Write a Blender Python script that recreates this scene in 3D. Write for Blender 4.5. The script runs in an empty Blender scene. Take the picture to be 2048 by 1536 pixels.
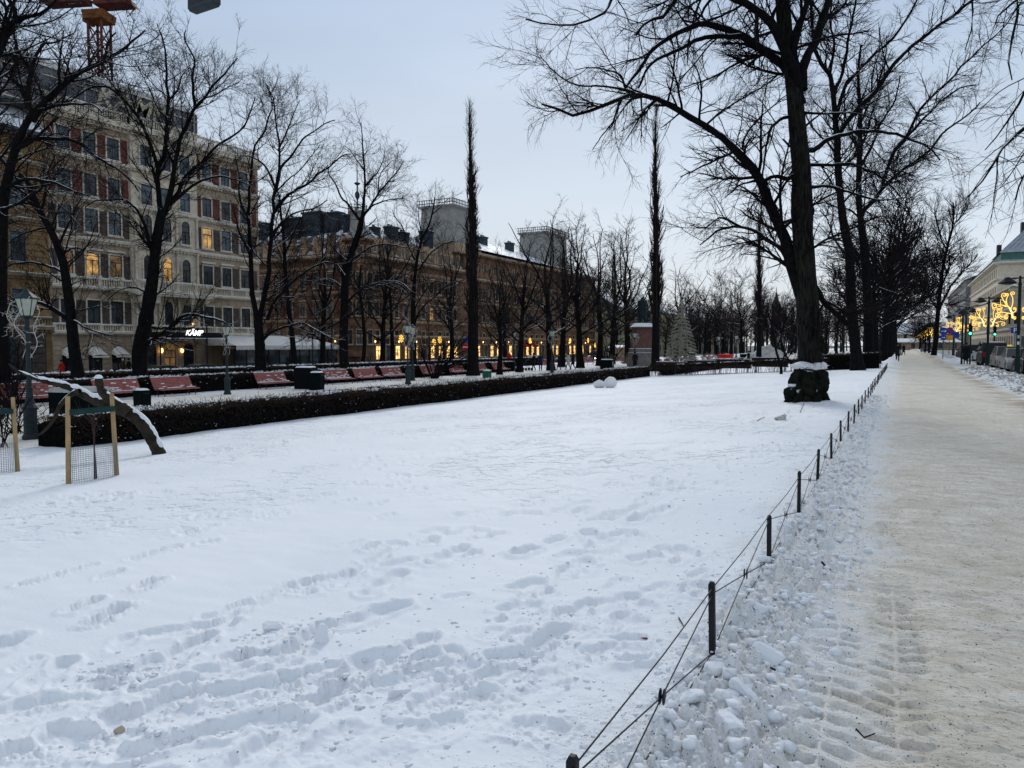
import bpy, bmesh, math, random
import numpy as np
from mathutils import Vector, Matrix
random.seed(7); RNG = np.random.default_rng(11)
scene = bpy.context.scene; COL = scene.collection
R_ = math.radians

# ------------------------------------------------------------------ camera
# world: +Y runs down the street, +X is right of it, Z up; eye 1.6 m above the path
F = 1500.0; CX = 1024.0; CY = 768.0; EYE = 1.6
YAW = math.atan2(778.0, F)            # the street vanishes right of centre
PITCH = math.atan2(78.0, F)
cam_d = bpy.data.cameras.new('camera'); cam = bpy.data.objects.new('camera', cam_d); COL.objects.link(cam)
cam.location = (0, 0, EYE); cam.rotation_euler = (R_(90) - PITCH, 0, YAW)
cam_d.sensor_fit = 'HORIZONTAL'; cam_d.sensor_width = 36.0; cam_d.lens = 36.0 * F / 2048.0
cam_d.clip_start = 0.05; cam_d.clip_end = 4000
scene.camera = cam

# ------------------------------------------------------------------ sky and sun (overcast winter afternoon)
SUN_EL, SUN_AZ = 30.0, -25.0          # soft sun glow behind the cloud
w = bpy.data.worlds.new('World'); scene.world = w; w.use_nodes = True
nt = w.node_tree; nt.nodes.clear()
out = nt.nodes.new('ShaderNodeOutputWorld')
sky = nt.nodes.new('ShaderNodeTexSky'); sky.sky_type = 'NISHITA'; sky.sun_disc = False
sky.sun_elevation = R_(SUN_EL); sky.sun_rotation = R_(SUN_AZ)
bg1 = nt.nodes.new('ShaderNodeBackground'); bg1.inputs[1].default_value = 0.06
nt.links.new(sky.outputs[0], bg1.inputs[0])
tc = nt.nodes.new('ShaderNodeTexCoord')
sep = nt.nodes.new('ShaderNodeSeparateXYZ'); nt.links.new(tc.outputs['Generated'], sep.inputs[0])
cr = nt.nodes.new('ShaderNodeValToRGB'); nt.links.new(sep.outputs[2], cr.inputs[0])
e = cr.color_ramp.elements
e[0].position = 0.0; e[0].color = (0.74, 0.785, 0.83, 1)
e[1].position = 1.0; e[1].color = (0.54, 0.60, 0.67, 1)
m = cr.color_ramp.elements.new(0.14); m.color = (0.63, 0.71, 0.80, 1)
m = cr.color_ramp.elements.new(0.42); m.color = (0.43, 0.55, 0.73, 1)
ns = nt.nodes.new('ShaderNodeTexNoise'); ns.inputs['Scale'].default_value = 1.6; ns.inputs['Detail'].default_value = 4
mp = nt.nodes.new('ShaderNodeMapping'); mp.inputs['Scale'].default_value = (1, 1, 3.5)
nt.links.new(tc.outputs['Generated'], mp.inputs[0]); nt.links.new(mp.outputs[0], ns.inputs[0])
mr = nt.nodes.new('ShaderNodeMapRange'); mr.inputs[1].default_value = 0.3; mr.inputs[2].default_value = 0.7
mr.inputs[3].default_value = 0.90; mr.inputs[4].default_value = 1.09
nt.links.new(ns.outputs[0], mr.inputs[0])
bg2 = nt.nodes.new('ShaderNodeBackground'); nt.links.new(cr.outputs[0], bg2.inputs[0]); nt.links.new(mr.outputs[0], bg2.inputs[1])
mx = nt.nodes.new('ShaderNodeMixShader'); mx.inputs[0].default_value = 0.9
nt.links.new(bg1.outputs[0], mx.inputs[1]); nt.links.new(bg2.outputs[0], mx.inputs[2]); nt.links.new(mx.outputs[0], out.inputs[0])
sl = bpy.data.lights.new('sun', 'SUN'); sl.energy = 1.4; sl.angle = R_(16); sl.color = (1.0, 0.965, 0.93)
so = bpy.data.objects.new('sun', sl); COL.objects.link(so)
so.rotation_euler = (R_(90 - SUN_EL), 0, R_(180 - SUN_AZ))
scene.view_settings.view_transform = 'Standard'; scene.view_settings.look = 'None'
scene.view_settings.exposure = 0.10; scene.view_settings.gamma = 1.0
scene.cycles.max_bounces = 4; scene.cycles.diffuse_bounces = 2; scene.cycles.glossy_bounces = 2
scene.cycles.transparent_max_bounces = 8; scene.cycles.transmission_bounces = 3
scene.cycles.caustics_reflective = False; scene.cycles.caustics_refractive = False

# ------------------------------------------------------------------ ground shape
def smooth(a, b, x):
    t = np.clip((x - a) / (b - a), 0, 1); return t * t * (3 - 2 * t)
def ground(X, Y):
    X = np.asarray(X, float); Y = np.asarray(Y, float)
    z = -0.84 * np.clip((-X - 1.0) / 15.5, 0, 1)
    z = z - 0.012 * np.clip(-X - 16.5, 0, 20) / 20 - 0.53 * smooth(42, 48, -X)
    return z
CYW, SYW = math.cos(YAW), math.sin(YAW)
CPT, SPT = math.cos(PITCH), math.sin(PITCH)
def ray(px, py):
    xr = (px - CX) / F; yu = (CY - py) / F
    fx, fy, fz = -SYW * CPT, CYW * CPT, -SPT
    ux, uy, uz = -SYW * SPT, CYW * SPT, CPT
    return Vector((CYW * xr + fx + ux * yu, SYW * xr + fy + uy * yu, fz + uz * yu))
def at(px, py, z):                    # point seen at a pixel, z metres deep
    d = ray(px, py); f = Vector((-SYW, CYW, 0)); return Vector((0, 0, EYE)) + d * (z / d.dot(f))
def gp(px, py):                       # ground point seen at a pixel
    d = ray(px, py); h = 0.0
    for _ in range(12):
        t = (h - EYE) / d.z; h = float(ground(d.x * t, d.y * t))
    t = (h - EYE) / d.z; return Vector((d.x * t, d.y * t, h))
def depth(p): return -SYW * p[0] + CYW * p[1]
def onX(px, X, zz=None):              # ground point in the direction of a pixel column on the line x = X
    u = (px - CX) / F; dx = CYW * u - SYW; dy = SYW * u + CYW
    y = X / dx * dy; return Vector((X, y, float(ground(X, y)) if zz is None else zz))

# ------------------------------------------------------------------ materials
MATS = {}
def N(t, kind): return t.nodes.new(kind)
def base_mat(name):
    m = bpy.data.materials.new(name); m.use_nodes = True
    return m, m.node_tree, m.node_tree.nodes['Principled BSDF']
def mat(name, col, rough=0.8, var=0.25, scale=3.0, bump=0.0, bscale=30.0, metal=0.0, emit=None, es=0.0, spec=0.12, snow=None, detail=5, gen=False):
    if name in MATS: return MATS[name]
    m, t, b = base_mat(name); L = t.links.new
    g = N(t, 'ShaderNodeNewGeometry')
    nz = N(t, 'ShaderNodeTexNoise'); nz.inputs['Scale'].default_value = scale; nz.inputs['Detail'].default_value = detail
    src = g.outputs['Position']
    if gen:
        tcn = N(t, 'ShaderNodeTexCoord'); src = tcn.outputs['Object']
    L(src, nz.inputs['Vector'])
    r = N(t, 'ShaderNodeMapRange'); r.inputs[1].default_value = 0.3; r.inputs[2].default_value = 0.7
    r.inputs[3].default_value = 1 - var; r.inputs[4].default_value = 1 + var; L(nz.outputs[0], r.inputs[0])
    v = N(t, 'ShaderNodeVectorMath'); v.operation = 'SCALE'; v.inputs[0].default_value = col; L(r.outputs[0], v.inputs['Scale'])
    c = v.outputs[0]
    if snow:
        s = N(t, 'ShaderNodeSeparateXYZ'); L(g.outputs['True Normal' if snow[1] > 1 else 'Normal'], s.inputs[0])
        n2 = N(t, 'ShaderNodeTexNoise'); n2.inputs['Scale'].default_value = snow[2] if len(snow) > 2 else 2.5; n2.inputs['Detail'].default_value = 3; L(g.outputs['Position'], n2.inputs['Vector'])
        a = N(t, 'ShaderNodeMath'); a.operation = 'MULTIPLY_ADD'; a.inputs[1].default_value = 1.3; a.inputs[2].default_value = -0.65; L(n2.outputs[0], a.inputs[0])
        ad = N(t, 'ShaderNodeMath'); ad.operation = 'ADD'; L(s.outputs[2], ad.inputs[0]); L(a.outputs[0], ad.inputs[1])
        rr = N(t, 'ShaderNodeMapRange'); rr.inputs[1].default_value = snow[0]; rr.inputs[2].default_value = snow[0] + 0.12; L(ad.outputs[0], rr.inputs[0])
        mxn = N(t, 'ShaderNodeMix'); mxn.data_type = 'RGBA'; L(rr.outputs[0], mxn.inputs[0]); L(c, mxn.inputs[6]); mxn.inputs[7].default_value = (0.78, 0.8, 0.83, 1)
        c = mxn.outputs[2]
    L(c, b.inputs['Base Color'])
    b.inputs['Roughness'].default_value = rough; b.inputs['Metallic'].default_value = metal
    b.inputs['Specular IOR Level'].default_value = spec
    if bump:
        n3 = N(t, 'ShaderNodeTexNoise'); n3.inputs['Scale'].default_value = bscale; n3.inputs['Detail'].default_value = 4; L(src, n3.inputs['Vector'])
        bp = N(t, 'ShaderNodeBump'); bp.inputs['Strength'].default_value = bump; bp.inputs['Distance'].default_value = 0.03
        L(n3.outputs[0], bp.inputs['Height']); L(bp.outputs[0], b.inputs['Normal'])
    if emit:
        b.inputs['Emission Color'].default_value = (*emit, 1); b.inputs['Emission Strength'].default_value = es
    MATS[name] = m; return m

SNOWC = (0.80, 0.815, 0.84)
def M_snow(): return mat('snow', SNOWC, 0.75, 0.04, 2.0, 0.5, 25, spec=0.2)
def M_bark(): return mat('bark', (0.008, 0.0075, 0.008), 0.95, 0.45, 6, 0.9, 22, spec=0.1)
def M_barks(): return mat('bark_with_snow', (0.008, 0.0075, 0.008), 0.95, 0.45, 6, 0.9, 22, spec=0.05, snow=(0.80, 0, 1.5))
def M_furrow():
    if 'furrowed_bark' in MATS: return MATS['furrowed_bark']
    m, t, b = base_mat('furrowed_bark'); L = t.links.new; g = N(t, 'ShaderNodeNewGeometry'); mp_ = N(t, 'ShaderNodeMapping'); mp_.inputs['Scale'].default_value = (1, 1, .16); L(g.outputs['Position'], mp_.inputs[0])
    v = N(t, 'ShaderNodeTexNoise'); v.inputs['Scale'].default_value = 19; v.inputs['Detail'].default_value = 6; v.inputs['Roughness'].default_value = .65; L(mp_.outputs[0], v.inputs['Vector'])
    r = N(t, 'ShaderNodeValToRGB'); r.color_ramp.elements[0].position = .38; r.color_ramp.elements[0].color = (.004, .004, .004, 1); r.color_ramp.elements[1].position = .66; r.color_ramp.elements[1].color = (.034, .031, .027, 1); L(v.outputs[0], r.inputs[0])
    n2 = N(t, 'ShaderNodeTexNoise'); n2.inputs['Scale'].default_value = 1.1; n2.inputs['Detail'].default_value = 4; L(g.outputs['Position'], n2.inputs['Vector']); q = N(t, 'ShaderNodeMapRange'); q.inputs[1].default_value = .5; q.inputs[2].default_value = .7; q.inputs[3].default_value = 0; q.inputs[4].default_value = .5; L(n2.outputs[0], q.inputs[0])
    x = N(t, 'ShaderNodeMix'); x.data_type = 'RGBA'; L(q.outputs[0], x.inputs[0]); L(r.outputs[0], x.inputs[6]); x.inputs[7].default_value = (.016, .024, .013, 1); L(x.outputs[2], b.inputs['Base Color'])
    bp = N(t, 'ShaderNodeBump'); bp.inputs['Strength'].default_value = 1; bp.inputs['Distance'].default_value = .06; L(v.outputs[0], bp.inputs['Height']); L(bp.outputs[0], b.inputs['Normal']); b.inputs['Roughness'].default_value = .95; b.inputs['Specular IOR Level'].default_value = .05
    MATS['furrowed_bark'] = m; return m
def M_limbs(): return mat('snow_topped_limb_bark', (0.008, 0.0075, 0.008), 0.95, 0.45, 6, 0.9, 22, spec=0.05, snow=(0.66, 0, 1.2))
def M_twig(): return mat('twig_bark', (0.010, 0.008, 0.009), 0.95, 0.3, 1, spec=0.05)
def M_warmtwig(): return mat('reddish_twig_bark', (0.035, 0.024, 0.023), 0.95, 0.3, 1, spec=0.1)
def M_iron(): return mat('black_iron', (0.012, 0.013, 0.014), 0.55, 0.2, 9, 0.15, 60, spec=0.2)

# ------------------------------------------------------------------ objects
def tag(o, label=None, cat=None, group=None, kind=None):
    if label: o['label'] = label
    if cat: o['category'] = cat
    if group: o['group'] = group
    if kind: o['kind'] = kind
    return o
def empty(name, loc=(0, 0, 0), rz=0.0, label=None, cat=None, group=None):
    o = bpy.data.objects.new(name, None); COL.objects.link(o); o.location = loc; o.rotation_euler = (0, 0, rz)
    o.empty_display_size = 0.2
    return tag(o, label, cat, group)
def link(name, me, parent=None, loc=(0, 0, 0), rot=(0, 0, 0), scale=(1, 1, 1), kind=None, label=None):
    o = bpy.data.objects.new(name, me); COL.objects.link(o); o.parent = parent
    o.location = loc; o.rotation_euler = rot; o.scale = scale
    return tag(o, label=label, kind=kind)
def kids(o): return list(o.children)
def copy_tree(o, parent=None):
    c = o.copy(); COL.objects.link(c); c.parent = parent
    for ch in kids(o): copy_tree(ch, c)
    return c

class MB:
    def __init__(s): s.v = []; s.f = []; s.m = []
    def face(s, pts, mi=0):
        n = len(s.v); s.v += [tuple(p) for p in pts]; s.f.append(tuple(range(n, n + len(pts)))); s.m.append(mi)
    def box(s, x0, x1, y0, y1, z0, z1, mi=0):
        n = len(s.v)
        s.v += [(x0, y0, z0), (x1, y0, z0), (x1, y1, z0), (x0, y1, z0), (x0, y0, z1), (x1, y0, z1), (x1, y1, z1), (x0, y1, z1)]
        for q in ((0, 3, 2, 1), (4, 5, 6, 7), (0, 1, 5, 4), (1, 2, 6, 5), (2, 3, 7, 6), (3, 0, 4, 7)):
            s.f.append(tuple(n + i for i in q)); s.m.append(mi)
        return s
    def tbox(s, x0, x1, y0, y1, z0, z1, t, mi=0):   # box whose top is inset by t
        n = len(s.v)
        s.v += [(x0, y0, z0), (x1, y0, z0), (x1, y1, z0), (x0, y1, z0), (x0 + t, y0 + t, z1), (x1 - t, y0 + t, z1), (x1 - t, y1 - t, z1), (x0 + t, y1 - t, z1)]
        for q in ((0, 3, 2, 1), (4, 5, 6, 7), (0, 1, 5, 4), (1, 2, 6, 5), (2, 3, 7, 6), (3, 0, 4, 7)):
            s.f.append(tuple(n + i for i in q)); s.m.append(mi)
        return s
    def lathe(s, prof, c=(0, 0, 0), n=10, mi=0, ph=0.0):   # prof: (r, z) from bottom to top
        b = len(s.v)
        for r, z in prof:
            for k in range(n):
                a = ph + 2 * math.pi * k / n; s.v.append((c[0] + r * math.cos(a), c[1] + r * math.sin(a), c[2] + z))
        for i in range(len(prof) - 1):
            for k in range(n):
                s.f.append((b + i * n + k, b + i * n + (k + 1) % n, b + (i + 1) * n + (k + 1) % n, b + (i + 1) * n + k)); s.m.append(mi)
        s.f.append(tuple(b + k for k in reversed(range(n)))); s.m.append(mi)
        s.f.append(tuple(b + (len(prof) - 1) * n + k for k in range(n))); s.m.append(mi)
        return s
    def tube(s, pts, r, n=6, mi=0):
        pts = [Vector(p) for p in pts]; b = len(s.v)
        rr = r if isinstance(r, (list, tuple)) else [r] * len(pts)
        up = Vector((0, 0, 1)); d0 = (pts[-1] - pts[0])
        if d0.length < 1e-6 or abs(d0.normalized().z) > 0.9: up = Vector((1, 0, 0))
        for i, p in enumerate(pts):
            t = (pts[min(i + 1, len(pts) - 1)] - pts[max(i - 1, 0)]).normalized()
            a = t.cross(up); a = a.normalized() if a.length > 1e-4 else Vector((0, 1, 0)); c = t.cross(a)
            for k in range(n):
                q = 2 * math.pi * k / n; s.v.append(tuple(p + (a * math.cos(q) + c * math.sin(q)) * rr[i]))
        for i in range(len(pts) - 1):
            for k in range(n):
                s.f.append((b + i * n + k, b + i * n + (k + 1) % n, b + (i + 1) * n + (k + 1) % n, b + (i + 1) * n + k)); s.m.append(mi)
        s.f.append(tuple(b + k for k in reversed(range(n)))); s.m.append(mi)
        s.f.append(tuple(b + (len(pts) - 1) * n + k for k in range(n))); s.m.append(mi)
        return s
    def prism(s, poly, y0, y1, mi=0):     # polygon in x,z pulled along y
        n = len(s.v); k = len(poly)
        s.v += [(x, y0, z) for x, z in poly] + [(x, y1, z) for x, z in poly]
        s.f.append(tuple(range(n, n + k))); s.m.append(mi)
        s.f.append(tuple(range(n + 2 * k - 1, n + k - 1, -1))); s.m.append(mi)
        for i in range(k):
            j = (i + 1) % k; s.f.append((n + i, n + k + i, n + k + j, n + j)); s.m.append(mi)
        return s
    def mesh(s, name, mats, smooth=False):
        me = bpy.data.meshes.new(name); me.from_pydata(s.v, [], s.f)
        for mm in (mats if isinstance(mats, (list, tuple)) else [mats]): me.materials.append(mm)
        me.polygons.foreach_set('material_index', s.m)
        if smooth: me.polygons.foreach_set('use_smooth', [True] * len(s.f))
        bm = bmesh.new(); bm.from_mesh(me); bmesh.ops.recalc_face_normals(bm, faces=bm.faces); bm.to_mesh(me); bm.free()
        me.update(); return me
    def build(s, name, mats, parent=None, loc=(0, 0, 0), rot=(0, 0, 0), smooth=False, kind=None, label=None):
        return link(name, s.mesh(name, mats, smooth), parent, loc, rot, kind=kind, label=label)
def np_mesh(name, V, Fq, mats, smooth=False, midx=None):
    me = bpy.data.meshes.new(name); k = Fq.shape[1]
    me.vertices.add(len(V)); me.vertices.foreach_set('co', np.ascontiguousarray(V, np.float32).ravel())
    me.loops.add(Fq.size); me.loops.foreach_set('vertex_index', np.ascontiguousarray(Fq, np.int32).ravel())
    me.polygons.add(len(Fq)); me.polygons.foreach_set('loop_start', np.arange(0, Fq.size, k, dtype=np.int32))
    me.polygons.foreach_set('loop_total', np.full(len(Fq), k, np.int32))
    if smooth: me.polygons.foreach_set('use_smooth', np.ones(len(Fq), bool))
    for mm in (mats if isinstance(mats, (list, tuple)) else [mats]): me.materials.append(mm)
    if midx is not None: me.polygons.foreach_set('material_index', midx.astype(np.int32))
    me.update(calc_edges=True); return me

# ------------------------------------------------------------------ numpy noise
_P = RNG.permutation(4096); _G = RNG.uniform(0, 2 * np.pi, 4096); _H = RNG.uniform(0, 1, (4096, 4))
def _h(ix, iy): return _P[(_P[ix & 4095] + iy) & 4095]
def pn(x, y):
    ix = np.floor(x).astype(np.int64); iy = np.floor(y).astype(np.int64); fx = x - ix; fy = y - iy
    u = fx * fx * fx * (fx * (fx * 6 - 15) + 10); v = fy * fy * fy * (fy * (fy * 6 - 15) + 10)
    def g(i, j, dx, dy):
        a = _G[_h(i, j)]; return np.cos(a) * dx + np.sin(a) * dy
    a = g(ix, iy, fx, fy); b = g(ix + 1, iy, fx - 1, fy); c = g(ix, iy + 1, fx, fy - 1); d = g(ix + 1, iy + 1, fx - 1, fy - 1)
    return (a + (b - a) * u) * (1 - v) + (c + (d - c) * u) * v
def fbm(x, y, o=4, g=0.5):
    s = 0; a = 1.0
    for i in range(o): s = s + a * pn(x + 17.3 * i, y - 9.1 * i); x = x * 2.03; y = y * 2.03; a *= g
    return s
def cells(x, y, jit=0.85):                 # broken-block relief: flat tilted lumps with sunk joints
    ix = np.floor(x).astype(np.int64); iy = np.floor(y).astype(np.int64)
    d1 = np.full(x.shape, 9.0); d2 = np.full(x.shape, 9.0); hv = np.zeros(x.shape)
    for i in (-1, 0, 1):
        for j in (-1, 0, 1):
            h = _H[_h(ix + i, iy + j)]
            dx = ix + i + 0.5 + (h[..., 0] - 0.5) * jit - x; dy = iy + j + 0.5 + (h[..., 1] - 0.5) * jit - y
            d = np.hypot(dx, dy); val = h[..., 2] + (h[..., 3] - 0.5) * 1.2 * dx + (h[..., 0] - 0.5) * 1.2 * dy
            n = d < d1; d2 = np.where(n, d1, np.minimum(d2, d)); hv = np.where(n, val, hv); d1 = np.where(n, d, d1)
    return hv * smooth(0, 0.55, d2 - d1)
# ================================================================== GROUND
FENCE_X = -0.82
def seg_d(X, Y, a, b):                      # distance to a segment and parameter along it
    dx, dy = b[0] - a[0], b[1] - a[1]; L2 = dx * dx + dy * dy + 1e-9
    t = np.clip(((X - a[0]) * dx + (Y - a[1]) * dy) / L2, 0, 1)
    return np.hypot(X - a[0] - t * dx, Y - a[1] - t * dy), t
# drag marks and trenches in the lawn (start, end, half width, depth, roughness)
TR = [((51,1378),(130,1323),.07,.07,.2), ((48,1171),(118,1150),.06,.05,.6), ((118,1150),(188,1130),.05,.04,.8), ((267,1121),(310,1108),.06,.05,1), ((312,1106),(352,1094),.07,.06,.8),
 ((205,1158),(232,1146),.06,.04,.6), ((285,1180),(312,1168),.07,.08,.7), ((140,1226),(191,1203),.06,.06,.4), ((185,1246),(246,1217),.07,.08,.9),
 ((328,1326),(417,1272),.06,.07,.6), ((403,1262),(547,1190),.05,.06,.5), ((222,1364),(328,1330),.10,.06,1.3), ((240,1439),(359,1391),.11,.09,.8),
 ((68,1525),(253,1470),.08,.06,.4), ((253,1511),(513,1436),.07,.07,.4), ((485,1528),(581,1463),.09,.07,.5), ((369,1364),(489,1333),.06,.05,.8),
 ((489,1306),(560,1258),.07,-.05,.9), ((564,1320),(649,1255),.08,.09,1), ((622,1395),(660,1380),.11,.10,1), ((595,1170),(700,1150),.09,.05,1.4), ((700,1158),(800,1092),.05,.05,.5),
 ((740,1185),(800,1150),.08,.06,.3), ((868,1128),(925,1100),.08,.07,.2), ((680,1252),(790,1212),.10,.07,.3), ((1035,1108),(1060,1098),.08,.09,.4), ((1100,1082),(1120,1074),.07,.06,.4),
 ((1268,1040),(1285,1030),.07,.08,.3), ((1155,1024),(1168,1016),.07,.06,.3), ((1040,1176),(1070,1164),.09,.06,.3), ((1130,1112),(1150,1104),.09,.05,.4), ((1025,1220),(1060,1210),.10,.05,.5),
 ((1070,1292),(1112,1262),.06,.09,.3), ((1252,1322),(1276,1318),.07,.12,.2), ((1190,1305),(1240,1300),.09,.04,.6), ((800,1312),(860,1282),.07,.06,.3), ((850,1420),(950,1390),.10,.07,1),
 ((640,1390),(700,1372),.12,.08,1.2), ((545,987),(562,983),.09,.06,.5), ((632,994),(652,988),.08,.05,.5), ((520,1003),(560,996),.08,.04,.8), ((520,1036),(545,1028),.08,.04,.6), ((375,1068),(420,1052),.08,.05,.9),
 ((410,1087),(425,1082),.07,.06,.4), ((195,1008),(215,1002),.08,.06,.4), ((60,1040),(130,1030),.12,.03,1), ((130,1010),(170,1003),.1,.05,.8), ((1120,948),(1160,940),.12,.06,.8), ((1060,1000),(1100,985),.10,.05,.6),
 ((920,1030),(985,1020),.10,.04,.5), ((850,1068),(880,1060),.08,.05,.5), ((1000,1032),(1040,1024),.09,.05,.5), ((1210,925),(1290,905),.12,.05,.7), ((1330,900),(1400,880),.12,.05,.7), ((1190,1090),(1215,1080),.09,.05,.5), ((900,1196),(925,1192),.06,.03,.2), ((0,1290),(18,1280),.1,.07,.4)]
rr_ = random.Random(5)
def trail(px0, py0, px1, py1, n, spread, dep=.06):
    a = gp(px0, py0); b = gp(px1, py1); o = []
    for i in range(n):
        t = (i + rr_.random() * .7) / n; x = a.x + (b.x - a.x) * t + rr_.gauss(0, spread); y = a.y + (b.y - a.y) * t + rr_.gauss(0, spread)
        an = math.atan2(b.y - a.y, b.x - a.x) + rr_.gauss(0, .5); l = rr_.uniform(.1, .24)
        o.append(((x, y), (x + l * math.cos(an), y + l * math.sin(an)), rr_.uniform(.05, .085), dep * rr_.uniform(.5, 1.2), rr_.uniform(.3, 1.0)))
    return o
STAMPS = [((*gp(*a)[:2],), (*gp(*b)[:2],), c, d, e_) for a, b, c, d, e_ in TR]
STAMPS += trail(1000, 1290, 1330, 960, 34, .22) + trail(1300, 980, 1560, 880, 26, .3) + trail(700, 930, 1300, 850, 40, .5, .05) + trail(250, 1060, 900, 960, 24, .5, .05)
STAMPS += trail(900, 850, 1500, 800, 60, .9, .05) + trail(350, 905, 900, 860, 40, .6, .05) + trail(1120, 905, 1450, 770, 50, .6, .05) + trail(1450, 860, 1700, 770, 50, .6, .06)
STAMPS += trail(0, 1530, 1000, 1290, 16, .16, .05) + trail(300, 1536, 1300, 1260, 12, .16, .045) + trail(60, 1320, 900, 1110, 16, .12, .05) + trail(860, 1536, 1330, 1170, 26, .16, .04) + trail(640, 1160, 1250, 960, 30, .25, .05) + trail(0, 1420, 560, 1290, 12, .15, .05)
STAMPS += trail(0, 1500, 700, 1350, 14, .12, .07) + trail(600, 1400, 1000, 1330, 10, .12, .07) + trail(0, 1000, 300, 985, 16, .3) + trail(1150, 1250, 1420, 1100, 16, .2)
CHURN = [((0, 1530), (300, 1480), .22, .8), ((300, 1480), (640, 1360), .25, 1), ((640, 1360), (980, 1360), .28, 1), ((440, 1290), (680, 1250), .16, .6), ((980, 1340), (1080, 1230), .2, .5), ((150, 1350), (330, 1330), .15, .6), ((1080, 1000), (1200, 930), .6, .35), ((900, 1480), (700, 1530), .2, .6)]
CHURN = [((*gp(*a)[:2],), (*gp(*b)[:2],), c, d) for a, b, c, d in CHURN]

def relief(X, Y, near):
    d = np.hypot(X, Y)
    z = 0.035 * fbm(X * .35 + 5, Y * .35, 3) + 0.012 * fbm(X * 1.7, Y * 1.7, 3)
    lawn = smooth(-.55, -.95, X) * smooth(-17.2, -16.6, X) * smooth(59, 57.5, Y)
    # wind ripples
    z += lawn * 0.006 * pn(X * 1.3 + .5 * Y, Y * 7 + 1.5 * pn(X, Y))
    lump = fbm(X * 7, Y * 7, 3)
    dep = np.zeros_like(X); rim = np.zeros_like(X)
    for a, b, wd, dp, ro in STAMPS:
        cx, cy = (a[0] + b[0]) / 2, (a[1] + b[1]) / 2; rad = math.hypot(a[0] - b[0], a[1] - b[1]) / 2 + 6 * wd
        k = np.nonzero((np.abs(X - cx) < rad) & (np.abs(Y - cy) < rad))
        if len(k[0]) == 0: continue
        x, y = X[k], Y[k]; dd, t = seg_d(x, y, a, b)
        wob = wd * (1 + .5 * pn(x * 9, y * 9) + .35 * ro * pn(x * 25, y * 25)); q = dd / wob
        prof = -dp * .60 * (1 - smooth(.50, 1.10, q)) * (.75 + .5 * pn(x * 6, y * 6)) + (1 - smooth(.6, 1.5, q)) * ro * .016 * (cells(x * 24, y * 24) - .4)
        dep[k] = np.where(np.abs(prof) > np.abs(dep[k]), prof, dep[k]); rim[k] = np.maximum(rim[k], abs(dp) * .26 * np.exp(-((q - 1.35) / .35) ** 2) * (1 + ro * lump[k]))

    z += dep + rim * (1 - smooth(.0, .03, -dep))
    for a, b, wd, am in CHURN:
        dd, t = seg_d(X, Y, a, b); g = np.exp(-(dd / wd) ** 2) * am * .5
        k = np.nonzero(g > .03)
        if len(k[0]) == 0: continue
        x, y = X[k], Y[k]; msk = smooth(-.15, .3, pn(x * 3.1, y * 3.1) + .15)
        z[k] += g[k] * (.016 * cells(x * 6, y * 6) * msk + .018 * cells(x * 14, y * 14) * msk + .022 * pn(x * 3, y * 3) + .012 * fbm(x * 12, y * 12, 2) - .012)
    # ploughed bank between fence and path
    edge = -.34 + .10 * pn(Y * .8, 3 + 0 * Y) + .05 * pn(Y * 3, 9 + 0 * Y)
    bank = smooth(-1.05, -.78, X) * (1 - smooth(edge - .22, edge + .10, X))
    big = cells(X * 4.2 + .4 * pn(X * 3, Y * 3), Y * 4.2); mid = cells(X * 11, Y * 11 + .5 * pn(X * 5, Y * 5)); fin = cells(X * 27, Y * 27)
    nearf = np.exp(-d / 16) * .8 + .35
    z += bank * (.05 + nearf * (.12 * (big - .25) * smooth(-.3, .3, pn(X * 1.1, Y * .8) + .1) + .075 * (mid - .35) + .032 * (fin - .35) + .02 * fbm(X * 16, Y * 16, 2)))
    # path: hard trodden, uneven
    path = smooth(edge - .1, edge + .15, X) * (1 - smooth(3.0, 3.35, X)) + smooth(64, 67, Y) * (1 - smooth(74, 77, Y)) * smooth(-1, 2, X)
    path = np.clip(path, 0, 1)
    st = pn(X * 4.5, Y * 14) + .6 * pn(X * 11, Y * 30)
    z += path * (.012 * st + .012 * fbm(X * 9, Y * 13, 3) + .02 * fbm(X * .9, Y * .7, 2) - .02 * smooth(.2, .55, pn(X * 5, Y * 11)))
    # tyre treads near the left edge of the path
    for cxx, wdt, pit, sg in ((-.30, .13, .13, 1), (-.02, .13, .13, -1)):
        c2 = cxx + .05 * np.sin(Y * .55) ; q = (X - c2) / wdt
        lane = np.exp(-(np.abs(q) ** 4)) * smooth(-.2, .2, pn(Y * .9, cxx * 50 + 0 * Y) + .2) * np.exp(-(d / 10) ** 2)
        ph = (Y + sg * .35 * np.abs(X - c2)) / pit
        z -= lane * .052 * smooth(-.1, .5, np.sin(2 * np.pi * ph)) * (1 - np.exp(-(q / .12) ** 2)) * (.7 + 1.5 * pn(X * 5, Y * 5))
    # side berm between path and kerbside cars
    be = 3.25 + .25 * pn(Y * .25, 40 + 0 * Y) + 1.9 * smooth(54, 66, Y)
    berm = smooth(be, be + .7, X) * (1 - smooth(4.9, 5.7, X + 0 * Y)) * (1 - smooth(62, 66, Y)) * smooth(-5, 2, Y)
    bh = .20 + .10 * pn(X * .8, Y * .5)
    z += berm * (bh + .09 * (cells(X * 5, Y * 5) - .4) + .05 * (cells(X * 13, Y * 13) - .4))
    # far banks beyond the crossing, with a narrow trodden lane
    fb = smooth(76, 79, Y) * smooth(2.1, 3.1, X) * (1 - smooth(4.8, 5.6, X)) + smooth(76, 79, Y) * smooth(-.1, -.5, X) * smooth(-1.6, -1.1, X) * .5
    z += fb * (.42 + .18 * fbm(X * .7, Y * .35, 2) + .08 * (cells(X * 4, Y * 4) - .4))
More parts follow.
